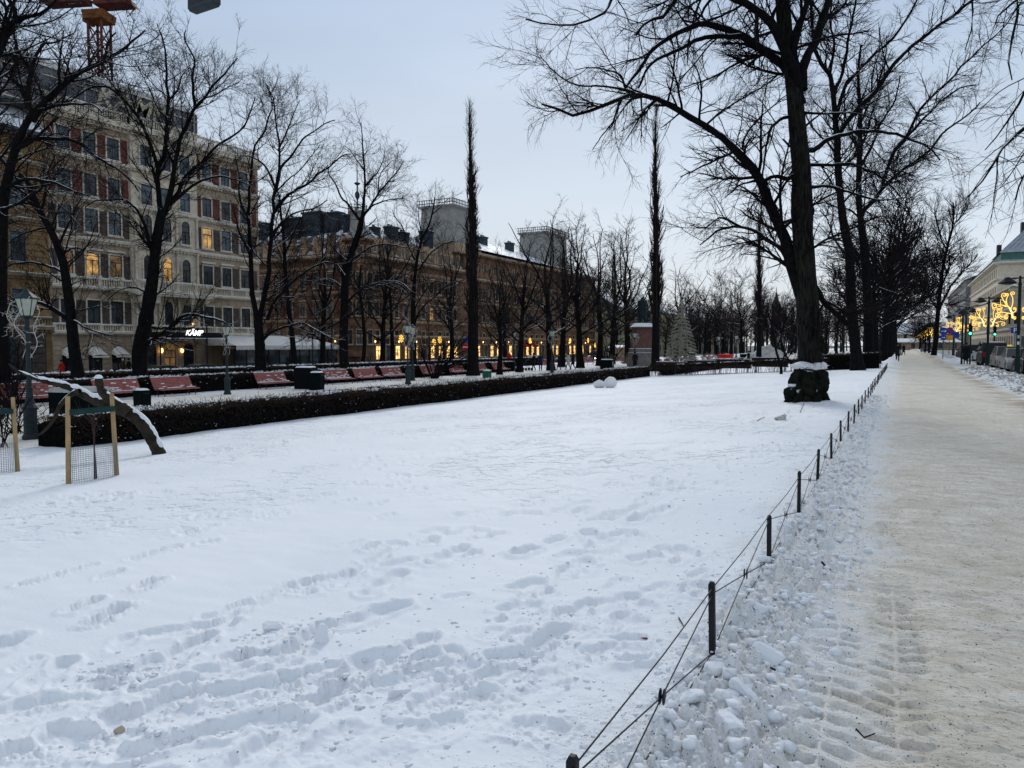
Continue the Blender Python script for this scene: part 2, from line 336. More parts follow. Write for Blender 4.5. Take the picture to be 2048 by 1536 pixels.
    # alley: trampled
    al = smooth(-17.5, -18.5, X) * smooth(-31.5, -30.5, X)
    z += al * .02 * fbm(X * 3, Y * 3, 3)
    # soft lip of snow round the big trunk
    z += .06 * np.exp(-((X + 2.4) ** 2 + (Y - 23.3) ** 2) / .9)
    return z

def make_ground():
    s = 1024 / 2048
    rows = list(np.geomspace(.5, 2.2, 12)[:-1])
    dy = 1200 / 2.2
    while dy > 2.2: rows.append(1200 / dy); dy -= (1.4 if dy > 30 else .7)
    rows += list(np.geomspace(1200 / 2.2, 2500, 10)[1:]); rows = np.array(rows)
    uu = np.linspace(math.tan(R_(-37)), math.tan(R_(37)), 760); fine = np.arctan(uu)
    ang = np.concatenate([np.linspace(-math.pi, R_(-37), 40)[:-1], fine, np.linspace(R_(37), math.pi, 40)[1:]])
    A, Rr = np.meshgrid(ang, rows); f = np.cos(np.clip(A, -R_(37), R_(37))); Rr = Rr / f
    th = YAW - A + math.pi / 2           # bearing
    X = Rr * np.cos(th); Y = Rr * np.sin(th)
    Z = ground(X, Y) + relief(X, Y, None) * np.where(Rr > 500, 0, 1)
    nr, nc = X.shape
    V = np.stack([X, Y, Z], -1).reshape(-1, 3)
    i = np.arange(nr - 1)[:, None] * nc + np.arange(nc - 1)[None, :]
    Q = np.stack([i, i + 1, i + nc + 1, i + nc], -1).reshape(-1, 4)
    Q = Q[:, ::-1]
    C = V[Q].mean(1); x, y = C[:, 0], C[:, 1]
    reg = np.full(len(Q), 6)
    reg[(x > -17) & (x <= -.95)] = 0; reg[(x > -.95) & (x <= -.36)] = 1; reg[(x > -.36) & (x <= 3.3)] = 2; reg[(x > 3.3) & (x <= 5.5)] = 3; reg[x > 5.5] = 4; reg[(x <= -17) & (x > -42)] = 5
    cross = (y > 64) & (y < 77) & (x > -.95) & (x < 5.5); reg[cross] = 7
    reg[(reg == 0) & (y > 58.3)] = 8
    return V, Q, reg

def ground_mat(name='ground_snow', dirt=True):
    m, t, b = base_mat(name); L = t.links.new
    g = N(t, 'ShaderNodeNewGeometry'); P = g.outputs['Position']
    sp = N(t, 'ShaderNodeSeparateXYZ'); L(P, sp.inputs[0])
    def noise(sc, det=3, vec=None, rough=.5):
        n = N(t, 'ShaderNodeTexNoise'); n.inputs['Scale'].default_value = sc; n.inputs['Detail'].default_value = det; n.inputs['Roughness'].default_value = rough
        L(vec or P, n.inputs['Vector']); return n.outputs[0]
    def mr_(x, a, b_, c=0., d=1.):
        r = N(t, 'ShaderNodeMapRange'); r.inputs[1].default_value = a; r.inputs[2].default_value = b_; r.inputs[3].default_value = c; r.inputs[4].default_value = d
        L(x, r.inputs[0]); return r.outputs[0]
    def ma(op, x, y):
        n = N(t, 'ShaderNodeMath'); n.operation = op
        for i, q in enumerate((x, y)):
            if isinstance(q, (int, float)): n.inputs[i].default_value = q
            else: L(q, n.inputs[i])
        return n.outputs[0]
    def mixc(f, a, c):
        n = N(t, 'ShaderNodeMix'); n.data_type = 'RGBA'; L(f, n.inputs[0])
        for i, q in ((6, a), (7, c)):
            if isinstance(q, tuple): n.inputs[i].default_value = (*q, 1)
            else: L(q, n.inputs[i])
        return n.outputs[2]
    X = ma('ADD', ma('ADD', sp.outputs[0], mr_(noise(1.3), .3, .7, -.18, .18)), mr_(noise(11, 4, None, .65), .3, .7, -.16, .16)); Y = sp.outputs[1]
    # stretch for streaks across the view: trodden relief and its shade in the colour
    mpn = N(t, 'ShaderNodeMapping'); mpn.inputs['Scale'].default_value = (1, 2.6, 1); L(P, mpn.inputs[0]); PS = mpn.outputs[0]
    path = ma('MULTIPLY', mr_(X, -.45, -.05), mr_(X, 3.1, 3.5, 1, 0))
    street = mr_(X, 5.5, 6.0); cross = ma('MULTIPLY', ma('MULTIPLY', mr_(Y, 64, 67), mr_(Y, 77, 74.5)), mr_(X, -.5, 0))
    alley = ma('MULTIPLY', ma('MULTIPLY', mr_(X, -18.2, -19), mr_(X, -31, -30)), .75)
    path = ma('MAXIMUM', ma('MAXIMUM', path, cross), alley)
    far_lane = path
    fine_n = noise(24, 4, PS, .6); mid_n = noise(3.2, 4, PS); big_n = noise(.45, 3)
    snow = mixc(mr_(big_n, .35, .65), (.80, .82, .85), (.85, .86, .88))
    pc = mixc(mr_(mid_n, .32, .68), (.69, .615, .50), (.90, .845, .74))
    pc = mixc(ma('MULTIPLY', mr_(fine_n, .54, .66), .65), pc, (.28, .24, .19))  # dark streaks: shading of the trodden bumps put into the path colour
    pc = mixc(ma('MULTIPLY', mr_(big_n, .5, .72), .45), pc, (.50, .43, .32))
    wn = ma('MULTIPLY', mr_(noise(1.1, 5, PS, .65), .52, .72), .4); pc = mixc(wn, pc, (.42, .40, .365))
    col = mixc(path, snow, pc)
    # brown right verge of the path, dirty berm
    verge = ma('MULTIPLY', ma('MULTIPLY', mr_(X, 2.3, 2.9), mr_(X, 3.6, 3.15)), mr_(noise(.8, 3), .4, .6)); col = mixc(ma('MULTIPLY', verge, .7), col, (.34, .25, .17))
    berm = ma('MULTIPLY', mr_(X, 3.2, 3.8), mr_(noise(2.5, 5, None, .65), .42, .7)); col = mixc(ma('MULTIPLY', berm, .5), col, (.42, .39, .35))
    bank = ma('MULTIPLY', ma('MULTIPLY', mr_(X, -1.0, -.8), mr_(X, -.1, -.45)), mr_(noise(5, 5, None, .6), .5, .75)); col = mixc(ma('MULTIPLY', bank, .6), col, (.46, .43, .385))
    col = mixc(ma('MULTIPLY', street, mr_(noise(1.2, 4), .3, .6)), col, (.16, .15, .145))
    nst = mr_(X, -46, -48); col = mixc(nst, col, (.085, .085, .09))
    bz = ma('MULTIPLY', mr_(X, -1.0, -.75), mr_(X, .1, -.3)); col = mixc(ma('MULTIPLY', bz, .5), col, (.84, .815, .775))
    # grit: small dark stones trodden in, thicker towards the path
    for sc, th, am in ((38, .16, .9), (75, .17, .75), (17, .075, .9)):
        vo = N(t, 'ShaderNodeTexVoronoi'); vo.inputs['Scale'].default_value = sc; L(P, vo.inputs['Vector'])
        pick = N(t, 'ShaderNodeSeparateColor'); L(vo.outputs['Color'], pick.inputs[0])
        dot = mr_(vo.outputs['Distance'], th, th * .7)
        zone = ma('MAXIMUM', ma('MULTIPLY', path, .8), ma('MULTIPLY', ma('MULTIPLY', mr_(X, -1.15, -.6), mr_(X, -.1, -.35)), .6))
        zone = ma('ADD', zone, ma('MULTIPLY', mr_(X, -2.2, -.9, 0, 1), ma('MULTIPLY', mr_(X, -.9, -1.0), .05)))
        zone = ma('MULTIPLY', zone, mr_(noise(2.2, 3), .35, .7, .25, 1.5))
        ok = ma('LESS_THAN', pick.outputs[0], zone)
        col = mixc(ma('MULTIPLY', ma('MULTIPLY', dot, ok), am), col, (.035, .033, .03))
    L(col, b.inputs['Base Color']); b.inputs['Roughness'].default_value = .72; b.inputs['Specular IOR Level'].default_value = .18
    # fine relief
    h1 = ma('MULTIPLY', noise(55, 5, None, .65), mr_(X, -1.2, -.6, .18, 1)); h2 = ma('MULTIPLY', noise(20, 5, PS, .6), mr_(X, -1.2, -.4, .25, 4.0))
    vl = N(t, 'ShaderNodeVectorMath'); vl.operation = 'LENGTH'; L(P, vl.inputs[0])
    trod = ma('MULTIPLY', ma('MULTIPLY', mr_(vl.outputs['Value'], 7.5, 12), mr_(X, -1.0, -1.4)), mr_(noise(.33, 2), .40, .56))
    dent = ma('ADD', mr_(noise(2.7, 3, None, .55), .53, .62, 0, -4.6), mr_(noise(6.5, 2), .55, .66, 0, -1.8))
    h = ma('ADD', ma('ADD', h1, h2), ma('MULTIPLY', dent, trod))
    bp = N(t, 'ShaderNodeBump'); bp.inputs['Strength'].default_value = .55; bp.inputs['Distance'].default_value = .025; L(h, bp.inputs['Height']); L(bp.outputs[0], b.inputs['Normal'])
    return m

GM = ground_mat()
V_, Q_, reg_ = make_ground()
for k, nm in enumerate(('snow_lawn', 'snow_bank', 'path', 'snow_berm', 'street', 'park_alley', 'ground', 'crossing', 'far_lawn')):
    q = Q_[reg_ == k]
    if len(q) == 0: continue
    ids, inv = np.unique(q, return_inverse=True)
    me = np_mesh(nm, V_[ids], inv.reshape(q.shape), GM, smooth=True)
    link(nm, me, kind='structure')
_grid = None
def gz(x, y):                              # surface height including relief
    x = np.array([float(x)]); y = np.array([float(y)])
    return float((ground(x, y) + relief(x, y, None))[0])

# snow chunks: irregular blocks
def chunk_mesh(name, seed, flat=.6, sub=2, rough=.22, m=None, cuts=11, sm=False):
    bm = bmesh.new(); bmesh.ops.create_icosphere(bm, subdivisions=sub, radius=1.0); rg = random.Random(seed)
    axes = [Vector((rg.gauss(0, 1), rg.gauss(0, 1), rg.gauss(0, 1))).normalized() for _ in range(cuts)]; lim = [rg.uniform(.42, .8) for _ in axes]
    for v in bm.verts:
        for a, l in zip(axes, lim):
            d = v.co.dot(a)
            if d > l: v.co -= a * (d - l) * .96
        v.co *= 1 + rough * (rg.random() - .5) * .5
        v.co.z *= flat
    me = bpy.data.meshes.new(name); bm.to_mesh(me); bm.free(); me.materials.append(m or M_snow())
    me.polygons.foreach_set('use_smooth', [sm] * len(me.polygons)); return me
CH = [chunk_mesh('snow_chunk', s, f, 3, .16) for s, f in ((1, .6), (2, .5), (3, .75), (4, .35), (5, .6), (6, .8))]
# ================================================================== TREES
def nrm(v): return v / np.maximum(np.linalg.norm(v, axis=-1, keepdims=True), 1e-9)
def tubes_np(groups):
    """groups: list of (P (M,N,3), R (M,N), sides) -> vertices, quads"""
    VV, FF, off = [], [], 0
    for P, Rr, S in groups:
        M, n = P.shape[:2]
        if M == 0: continue
        T = np.empty_like(P); T[:, 1:-1] = P[:, 2:] - P[:, :-2]; T[:, 0] = P[:, 1] - P[:, 0]; T[:, -1] = P[:, -1] - P[:, -2]; T = nrm(T)
        mean = nrm(P[:, -1] - P[:, 0]); ref = np.where(np.abs(mean[:, 2:3]) > .8, np.array([[1., 0, 0]]), np.array([[0, 0, 1.]]))[:, None, :]
        A = nrm(np.cross(T, np.broadcast_to(ref, T.shape))); B = np.cross(T, A)
        a = np.arange(S) * 2 * np.pi / S
        ring = P[:, :, None, :] + Rr[:, :, None, None] * (A[:, :, None, :] * np.cos(a)[None, None, :, None] + B[:, :, None, :] * np.sin(a)[None, None, :, None])
        V = ring.reshape(-1, 3); m_, i_, k_ = np.meshgrid(np.arange(M), np.arange(n - 1), np.arange(S), indexing='ij')
        b0 = (m_ * n + i_) * S; k2 = (k_ + 1) % S
        Q = np.stack([b0 + k_, b0 + k2, b0 + S + k2, b0 + S + k_], -1).reshape(-1, 4)
        VV.append(V); FF.append(Q + off); off += len(V)
    return np.concatenate(VV), np.concatenate(FF)
def spawn(P, Rr, rng, per_m, t0, ang, lenr, nseg, wander, trop, ratio, rmin, decay=.4, rmax=9, flat=0.0, bias=None):
    M, n = P.shape[:2]; L = np.linalg.norm(np.diff(P, axis=1), axis=2).sum(1)
    cnt = rng.poisson(np.maximum(L * per_m * (1 - t0), 0)); idx = np.repeat(np.arange(M), cnt); K = len(idx)
    if K == 0: return np.zeros((0, nseg + 1, 3)), np.zeros((0, nseg + 1))
    t = t0 + (1 - t0) * rng.random(K) ** .9; f = t * (n - 1); i = np.minimum(f.astype(int), n - 2); fr = (f - i)[:, None]
    p = P[idx, i] * (1 - fr) + P[idx, i + 1] * fr; T = nrm(P[idx, i + 1] - P[idx, i]); r = Rr[idx, i] * (1 - fr[:, 0]) + Rr[idx, i + 1] * fr[:, 0]
    rnd = rng.normal(size=(K, 3)); rnd[:, 2] *= (1 - flat)
    if bias is not None: rnd += np.array(bias)
    S = nrm(rnd - (rnd * T).sum(1, keepdims=True) * T)
    a = np.radians(ang + rng.normal(0, 11, K))[:, None]; D = nrm(np.cos(a) * T + np.sin(a) * S)
    ln = rng.uniform(lenr[0], lenr[1], K) * (1 - decay * t); st = ln / nseg
    out = np.empty((K, nseg + 1, 3)); out[:, 0] = p
    for k in range(nseg):
        D = nrm(D + wander * rng.normal(size=(K, 3)) + np.array([0, 0, trop]) * (1.0 if k else .3)); out[:, k + 1] = out[:, k] + D * st[:, None]
    r0 = np.clip(r * ratio, rmin, rmax); tt = np.linspace(0, 1, nseg + 1)[None, :]
    return out, r0[:, None] * (1 - .65 * tt) + 0 * tt
def catmull(pts, n):
    pts = np.array(pts, float); m = len(pts)
    if m == 2: pts = np.array([pts[0], (pts[0] + pts[1]) / 2, pts[1]]); m = 3
    d = np.r_[0, np.cumsum(np.linalg.norm(np.diff(pts, axis=0), axis=1))]; s = np.linspace(0, d[-1], n); o = []
    ext = np.vstack([2 * pts[0] - pts[1], pts, 2 * pts[-1] - pts[-2]])
    for q in s:
        k = min(max(np.searchsorted(d, q, 'right') - 1, 0), m - 2); t = (q - d[k]) / max(d[k + 1] - d[k], 1e-9)
        a, b, c, e_ = ext[k], ext[k + 1], ext[k + 2], ext[k + 3]
        o.append(.5 * ((2 * b) + (-a + c) * t + (2 * a - 5 * b + 4 * c - e_) * t * t + (-a + 3 * b - 3 * c + e_) * t ** 3))
    return np.array(o)
def merge_mesh(name, groups, m): V, Fq = tubes_np(groups); return np_mesh(name, V, Fq, m, smooth=True)
LIME = dict(l1=(2.3, .12, 52, (.9, 2.3), 7, .10, .05, .5, .011), l2=(4.2, .12, 42, (.45, 1.1), 5, .13, .03, .6, .0065), l3=(6.0, .15, 38, (.18, .5), 3, .14, .02, .6, .0045))
def crown_groups(P, Rr, rng, st, k=1.0, dens=1.0):
    """k: size multiplier"""
    g = []; p, r = P, Rr
    for key, S in (('l1', 4), ('l2', 3), ('l3', 3)):
        if key not in st: break
        pm, t0, an, ln, ns, wa, tr, ra, rm = st[key]
        p, r = spawn(p, r, rng, pm / k * dens, t0, an, (ln[0] * k, ln[1] * k), ns, wa, tr, ra, rm, rmax=.05 * k)
        g.append((p, r, S))
    return g
def knobby(P, Rr, rng, amt=.06):
    return Rr * (1 + amt * rng.normal(size=Rr.shape))
TREES = []
def traced_tree(base, z, trunk, r0, r1, limbs, label, group=None, style=LIME, k=1.0, dens=1.0, seed=1, spread=.25, n=18, snow=True, flare=1.5, trunk_snow=False, name='bare_tree', twig=None, zl=None, rs=1.0, bark=None, top=True, l1m=None):
    """base: pixel of foot; trunk: pixel polyline up from the foot; limbs: (pixel polyline, r0, r1[, depth gain])"""
    rng = np.random.default_rng(seed)
    foot = at(*base, z); foot.z = float(ground(foot.x, foot.y)) - .12
    root = empty(name, foot, 0, label, 'tree', group)
    org = np.array(foot)
    tp = [np.array(foot)] + [np.array(at(x, y, z)) for x, y in trunk]
    T = catmull(tp, 26) - org; tt = np.linspace(0, 1, 26); TR_ = (r0 + (r1 - r0) * tt) * rs; TR_ = TR_ * (1 + (flare - 1) * np.exp(-tt * np.linalg.norm(T[-1]) / .5)); TR_ = knobby(T, TR_, rng, .035)
    link('trunk', merge_mesh('trunk', [(T[None], TR_[None], 18)], bark or (M_barks() if snow else M_bark())), root)
    LP = []; LR = []
    for li in limbs:
        pts, a, b = li[:3]; a *= rs; gain = li[3] if len(li) > 3 else rng.choice([-1, 1]) * rng.uniform(.3, 1) * spread
        L0 = 0; q = []
        for j, (x, y) in enumerate(pts):
            if j: L0 += math.hypot(x - pts[j - 1][0], y - pts[j - 1][1]) * z / F
            q.append(np.array(at(x, y, z + gain * L0 + (0.03 * L0 * rng.normal() if j else 0))))
        Pm = catmull(q, n) - org; dd = np.linalg.norm(np.diff(Pm, axis=0), axis=1).mean()
        Pm[1:-1] += rng.normal(size=Pm[1:-1].shape) * dd * .05
        Rr = knobby(Pm, a + (b - a) * np.linspace(0, 1, n) ** .8, rng, .05)
        LP.append(Pm); LR.append(Rr)
        link('limb', merge_mesh('limb', [(Pm[None], Rr[None], 9)], M_limbs() if snow else M_bark()), root)
    ix_ = np.linspace(11, 25, n); i0_ = np.clip(ix_.astype(int), 0, 24); f_ = (ix_ - i0_)[:, None]
    if top: LP.append(T[i0_] * (1 - f_) + T[i0_ + 1] * f_); LR.append(TR_[i0_] * (1 - f_[:, 0]) + TR_[i0_ + 1] * f_[:, 0])
    LP = np.array(LP); LR = np.array(LR)
    g = crown_groups(LP, LR, rng, style, k, dens)
    tg = spawn(T[None], TR_[None], rng, 1.2, .35, 60, (.5, 1.6), 6, .12, .08, .2, .01)
    g.append((tg[0], tg[1], 3))
    nb = g[0][0].shape[0] * (g[0][0].shape[1] - 1) * g[0][2]; V_c, F_c = tubes_np(g); mi_ = np.zeros(len(F_c)); mi_[:nb] = 1
    link('crown', np_mesh('crown', V_c, F_c, [twig or M_twig(), l1m or M_limbs()], True, mi_), root, kind='stuff')
    TREES.append(root); return root
def template_tree(h, seed, nl=7, r=.22, style=LIME, k=1.0, dens=1.0, ang=32, name='bare_tree', label='', fork=.28, twig=None, lean=.03, lift=.10, snow=False):
    rng = np.random.default_rng(seed); root = empty(name, (0, 0, 0), 0, label, 'tree')
    T = np.zeros((22, 3)); T[:, 2] = np.linspace(-.1, h * .46, 22); T[:, 0] = lean * h * np.linspace(0, 1, 22) ** 2 + .06 * rng.normal() + .05 * np.sin(np.linspace(0, 5, 22)); T[:, 1] = .05 * np.cos(np.linspace(0, 6, 22))
    TRr = np.linspace(r, r * .55, 22) * (1 + .5 * np.exp(-np.linspace(0, 1, 22) * 9))
    link('trunk', merge_mesh('trunk', [(T[None], TRr[None], 10)], M_barks()), root)
    LP, LR = [], []
    for i in range(nl):
        top_ = i < 4; t = rng.uniform(.86, .99) if top_ else .45 + .5 * (i - 4 + .5 * rng.random()) / max(nl - 4, 1); j = t * 21; an = rng.uniform(8, 24) if top_ else ang + 12; a = i * 2.4 + rng.normal(0, .4); i0 = int(j)
        D = np.array([math.cos(a) * math.sin(R_(an)), math.sin(a) * math.sin(R_(an)), math.cos(R_(an))]); p = T[i0].copy()
        ln = h * ((.52 if top_ else .40) * rng.uniform(.85, 1.08)); pts = [p.copy()]
        for s in range(13):
            D = nrm(D + .10 * rng.normal(size=3) + np.array([0, 0, lift * (1 if s > 3 else -.2)])); p = p + D * ln / 13; pts.append(p.copy())
        P = np.array(pts); LP.append(P); LR.append(np.linspace(TRr[i0] * (.62 if top_ else .42), .02, 14))
    LP = np.array(LP); LR = np.array(LR)
    link('limb', merge_mesh('limb', [(LP[:1], LR[:1], 7)], M_barks()), root)
    for i in range(1, nl): link('limb', merge_mesh('limb', [(LP[i:i + 1], LR[i:i + 1], 7)], M_barks()), root)
    tt = T[None, 8:]; TT = tt[:, np.linspace(0, 13, 14).astype(int)]; RR = TRr[None, 8:][:, np.linspace(0, 13, 14).astype(int)]
    P = np.concatenate([LP, TT]); Rr = np.concatenate([LR, RR])
    link('crown', merge_mesh('crown', crown_groups(P, Rr, rng, style, k, dens), twig or M_twig()), root, kind='stuff')
    return root
def place(root, loc, rz, s, label, group, sz=None, first=False):
    o = root if first else copy_tree(root)
    o.location = loc; o.rotation_euler = (0, 0, rz); o.scale = (s, s, sz or s); o['label'] = label; o['group'] = group; o['category'] = 'tree'
    return o
# ---- the big lime beside the path
NEAR = dict(l1=(3.2, .06, 52, (1.0, 3.0), 9, .09, -.006, .42, .010), l2=(6.0, .10, 40, (.45, 1.5), 5, .12, -.006, .6, .0058), l3=(7.5, .12, 38, (.2, .62), 2, .15, .0, .6, .0038))
G_R = 'bare limes along the path'
main_tree = traced_tree((1616, 800), 21.8, [(1620,760),(1620,700),(1617,640),(1612,560),(1606,480),(1604,420),(1603,340),(1597,280),(1591,210),(1585,150),(1572,80),(1565,0),(1560,-120),(1556,-300)], .44, .16, [
    ([(1600,210),(1592,150),(1571,103),(1551,59),(1521,23),(1477,0),(1430,-20),(1359,-10),(1330,29),(1291,44),(1271,70)], .22, .03, -.25),
    ([(1590,190),(1578,145),(1565,129),(1536,108),(1507,88),(1473,64),(1438,53),(1403,48),(1365,62),(1330,82),(1297,108),(1277,141),(1251,176)], .20, .035, .15),
    ([(1482,72),(1460,74),(1438,72),(1397,79),(1356,100),(1318,117),(1294,138),(1277,176)], .10, .03, .25),
    ([(1618,650),(1604,590),(1572,494),(1538,410),(1523,363),(1497,322),(1453,281),(1409,252),(1365,226),(1327,205),(1297,192),(1271,187),(1242,196),(1204,211),(1157,231),(1127,224),(1104,220),(1083,208)], .25, .03, .12),
    ([(1604,180),(1603,146),(1612,117),(1630,88),(1641,44),(1659,0),(1675,-80),(1700,-200)], .17, .08, .2),
    ([(1590,150),(1586,97),(1594,59),(1612,15),(1622,-60),(1640,-180)], .15, .06, -.4),
    ([(1600,-60),(1480,-120),(1330,-100),(1250,-40),(1221,0),(1212,26),(1174,41),(1122,51),(1083,48),(1051,38)], .12, .02, -.1),
    ([(1560,-90),(1500,-60),(1450,-20),(1415,6),(1400,32),(1385,44),(1365,40)], .09, .03, .5),
    ([(1577,234),(1560,240),(1542,258),(1533,293),(1527,337),(1520,380),(1500,420)], .06, .012, -.3),
    ([(1590,349),(1574,357),(1551,352),(1530,360),(1510,362),(1480,370),(1450,395)], .09, .015, -.2),
    ([(1585,540),(1562,498),(1532,479),(1518,467),(1481,454),(1439,459),(1425,470),(1400,490)], .11, .02, .3),
    ([(1481,454),(1455,440),(1437,436),(1410,455),(1380,450)], .05, .012, -.4),
    ([(1612,300),(1624,302),(1653,281),(1682,270),(1726,262),(1770,265),(1811,275),(1858,296),(1880,320)], .10, .02, .3),
    ([(1615,330),(1660,330),(1700,328),(1745,345),(1775,365),(1800,392)], .07, .015, -.3),
    ([(1620,560),(1636,583),(1650,607),(1674,629),(1695,648)], .12, .07, .2),
    ([(1610,225),(1650,228),(1700,225),(1740,235),(1790,260)], .05, .012, .2),
    ([(1618,375),(1660,372),(1700,385),(1760,400),(1810,395)], .07, .012, -.5),
    ([(1271,187),(1245,178),(1205,172),(1170,172),(1140,165),(1105,140),(1080,110)], .05, .012, .1),
    ([(1410,252),(1440,225),(1475,203),(1490,195),(1530,170),(1570,150)], .04, .012, -.5),
    ([(1485,298),(1492,270),(1520,235),(1560,200),(1600,170)], .045, .012, .6),
    ([(1242,200),(1232,225),(1225,245),(1205,270),(1185,300)], .05, .01, .0),
    ([(1251,176),(1240,150),(1215,140),(1180,135),(1150,140)], .045, .012, .2),
    ([(1335,205),(1345,160),(1348,110),(1340,60)], .04, .012, .2),
], 'broad bare lime with mossy swollen base and long arching snowy bough', G_R, style=NEAR, dens=1.0, seed=3, n=22, flare=1.3, name='lime_tree', bark=M_furrow(), rs=.82, top=False, l1m=M_twig())
# swollen mossy base and burrs
def ontrunk(px, py, dx=0): q = at(px, py, 21.8) - main_tree.location; return (q.x, q.y - .1, q.z)
def blob(name, c, r, seed, m, parent, squash=(1, 1, 1), amp=.25, sub=4, fr=2.0):
    bm = bmesh.new(); bmesh.ops.create_icosphere(bm, subdivisions=sub, radius=1.0)
    co = np.array([v.co[:] for v in bm.verts]); n1 = pn(co[:, 0] * fr + seed, co[:, 1] * fr + co[:, 2] * 1.7) + .5 * pn(co[:, 1] * fr * 2.3, co[:, 2] * fr * 2.3 + seed) + .3 * pn(co[:, 0] * fr * 5 + co[:, 2] * 3, co[:, 1] * fr * 5 + seed) + .14 * pn(co[:, 0] * fr * 11, co[:, 2] * fr * 11 + co[:, 1] * 5)
    for v, q in zip(bm.verts, n1): v.co = Vector((v.co.x * squash[0], v.co.y * squash[1], v.co.z * squash[2])) * r * (1 + amp * float(q))
    me = bpy.data.meshes.new(name); bm.to_mesh(me); bm.free(); me.materials.append(m); me.polygons.foreach_set('use_smooth', [True] * len(me.polygons))
    return link(name, me, parent, c)
MOSS = mat('mossy_bark', (0.009, 0.011, 0.008), .95, .7, 5, 1.0, 12, spec=.03, snow=(.86, 0, 2.6))
blob('burl', (0, 0, .60), .52, 3, MOSS, main_tree, (1.0, .95, 1.22), .30, 5)
blob('burl', (-.34, -.16, .34), .30, 8, MOSS, main_tree, (1, 1, .95), .25)
blob('burl', (-.30, .0, .80), .22, 5, MOSS, main_tree, (1, 1, 1), .3)
blob('burl', (.36, .1, .95), .17, 6, MOSS, main_tree, (1, 1, .8), .3, 3)
blob('burl', ontrunk(1634, 690), .22, 7, MOSS, main_tree, (1, 1, 1.6), .4, 4)
blob('burl', ontrunk(1593, 262), .15, 9, M_barks(), main_tree, (.9, .9, 1.3), .35, 3)
blob('burl', ontrunk(1617, 425), .18, 4, M_barks(), main_tree, (.9, .9, 1.4), .35, 3)
blob('burl', ontrunk(1597, 430), .19, 14, M_barks(), main_tree, (.9, .9, 1.6), .35, 3)
for a_ in (.3, 1.2, 2.2, 3.3, 4.2, 5.3): MB().tube([(.34 * math.cos(a_), .34 * math.sin(a_), .45), (.5 * math.cos(a_), .5 * math.sin(a_), .18), (.72 * math.cos(a_), .72 * math.sin(a_), .0)], [.17, .12, .03], 8).build('root', MOSS, main_tree, smooth=True)
blob('snow_cap', (.03, -.05, 1.19), .42, 11, M_snow(), main_tree, (1.12, 1.05, .34), .35)
blob('snow_cap', (-.36, -.2, .62), .17, 12, M_snow(), main_tree, (1.1, 1.1, .3), .3, 3)
rg = np.random.default_rng(77)
P0 = np.zeros((1, 6, 3)); P0[0, :, 0] = np.linspace(-.1, .2, 6); P0[0, :, 1] = -.25; P0[0, :, 2] = np.linspace(.9, 2.4, 6)
g1 = spawn(P0, np.full((1, 6), .1), rg, 60, 0, 70, (.15, .6), 5, .25, .1, .1, .006); g2 = spawn(*g1, rg, 7, .2, 45, (.05, .2), 3, .2, .05, .6, .003)
link('shoots', merge_mesh('shoots', [(g1[0], g1[1], 3), (g2[0], g2[1], 3)], M_twig()), main_tree, kind='stuff')

MID = dict(l1=(2.9, .10, 48, (1.2, 3.6), 7, .09, .07, .42, .014), l2=(4.2, .10, 40, (.6, 1.8), 4, .12, .03, .6, .009), l3=(4.6, .15, 38, (.3, .8), 2, .14, .02, .6, .0068))
t2 = traced_tree((1716, 736), 50, [(1709,674),(1703,621),(1701,554),(1698,500),(1687,447),(1682,407),(1677,352),(1674,293),(1668,205),(1659,146),(1635,117),(1625,60),(1620,-30)], .52, .10, [
    ([(1671,240),(1679,211),(1697,161),(1720,138),(1741,117),(1790,70),(1830,10),(1850,-40)], .20, .05, .2),
    ([(1677,300),(1677,270),(1697,240),(1726,211),(1759,176),(1779,141),(1800,114),(1858,67),(1917,23),(1946,0),(1990,-40)], .26, .06, -.2),
    ([(1668,190),(1690,120),(1700,60),(1712,0),(1720,-60)], .18, .05, .3),
    ([(1660,146),(1668,90),(1660,40),(1668,-20)], .14, .04, -.4),
    ([(1679,330),(1660,290),(1630,262),(1610,225),(1600,190)], .12, .03, .5),
    ([(1684,400),(1660,360),(1640,330),(1620,310)], .12, .03, .5),
    ([(1700,520),(1670,480),(1655,440),(1640,420)], .12, .03, -.5),
    ([(1683,410),(1710,380),(1740,352),(1790,340),(1830,352)], .12, .03, .3),
    ([(1690,330),(1720,300),(1735,262),(1745,220),(1765,175)], .14, .03, .3),
    ([(1706,640),(1690,600),(1672,575),(1655,560)], .12, .03, -.2),
], 'tall bare lime behind the burred tree, leaning limbs to the right', G_R, style=MID, seed=5, n=18, rs=.72, name='lime_tree')
t3 = traced_tree((1738, 733), 55, [(1738,690),(1735,600),(1728,500),(1722,440),(1718,410),(1718,337),(1720,264),(1720,211),(1716,150),(1722,90)], .50, .10, [
    ([(1722,470),(1723,425),(1750,396),(1764,366),(1785,308),(1808,278),(1844,240),(1882,202),(1917,179),(1952,170)], .26, .05, .2),
    ([(1755,390),(1764,378),(1794,349),(1830,322),(1858,302),(1887,264),(1917,243),(1946,220),(1960,205)], .20, .04, -.3),
    ([(1790,300),(1811,275),(1838,220),(1887,173),(1931,126),(1975,82),(2010,50),(2046,3)], .17, .04, .1),
    ([(1719,337),(1745,290),(1760,250),(1790,200),(1800,150)], .16, .04, -.3),
    ([(1720,250),(1740,200),(1745,150),(1760,100)], .14, .03, .3),
    ([(1720,300),(1700,260),(1690,220),(1690,180)], .12, .03, .5),
    ([(1728,520),(1700,490),(1672,480),(1640,490)], .12, .03, .3),
    ([(1735,600),(1765,560),(1785,520),(1800,480)], .18, .04, .2),
    ([(1722,440),(1700,420),(1660,410),(1640,390)], .12, .03, .2),
], 'bare lime forking high behind the burred tree, third along the path', G_R, style=MID, seed=6, n=18, rs=.72, name='lime_tree')
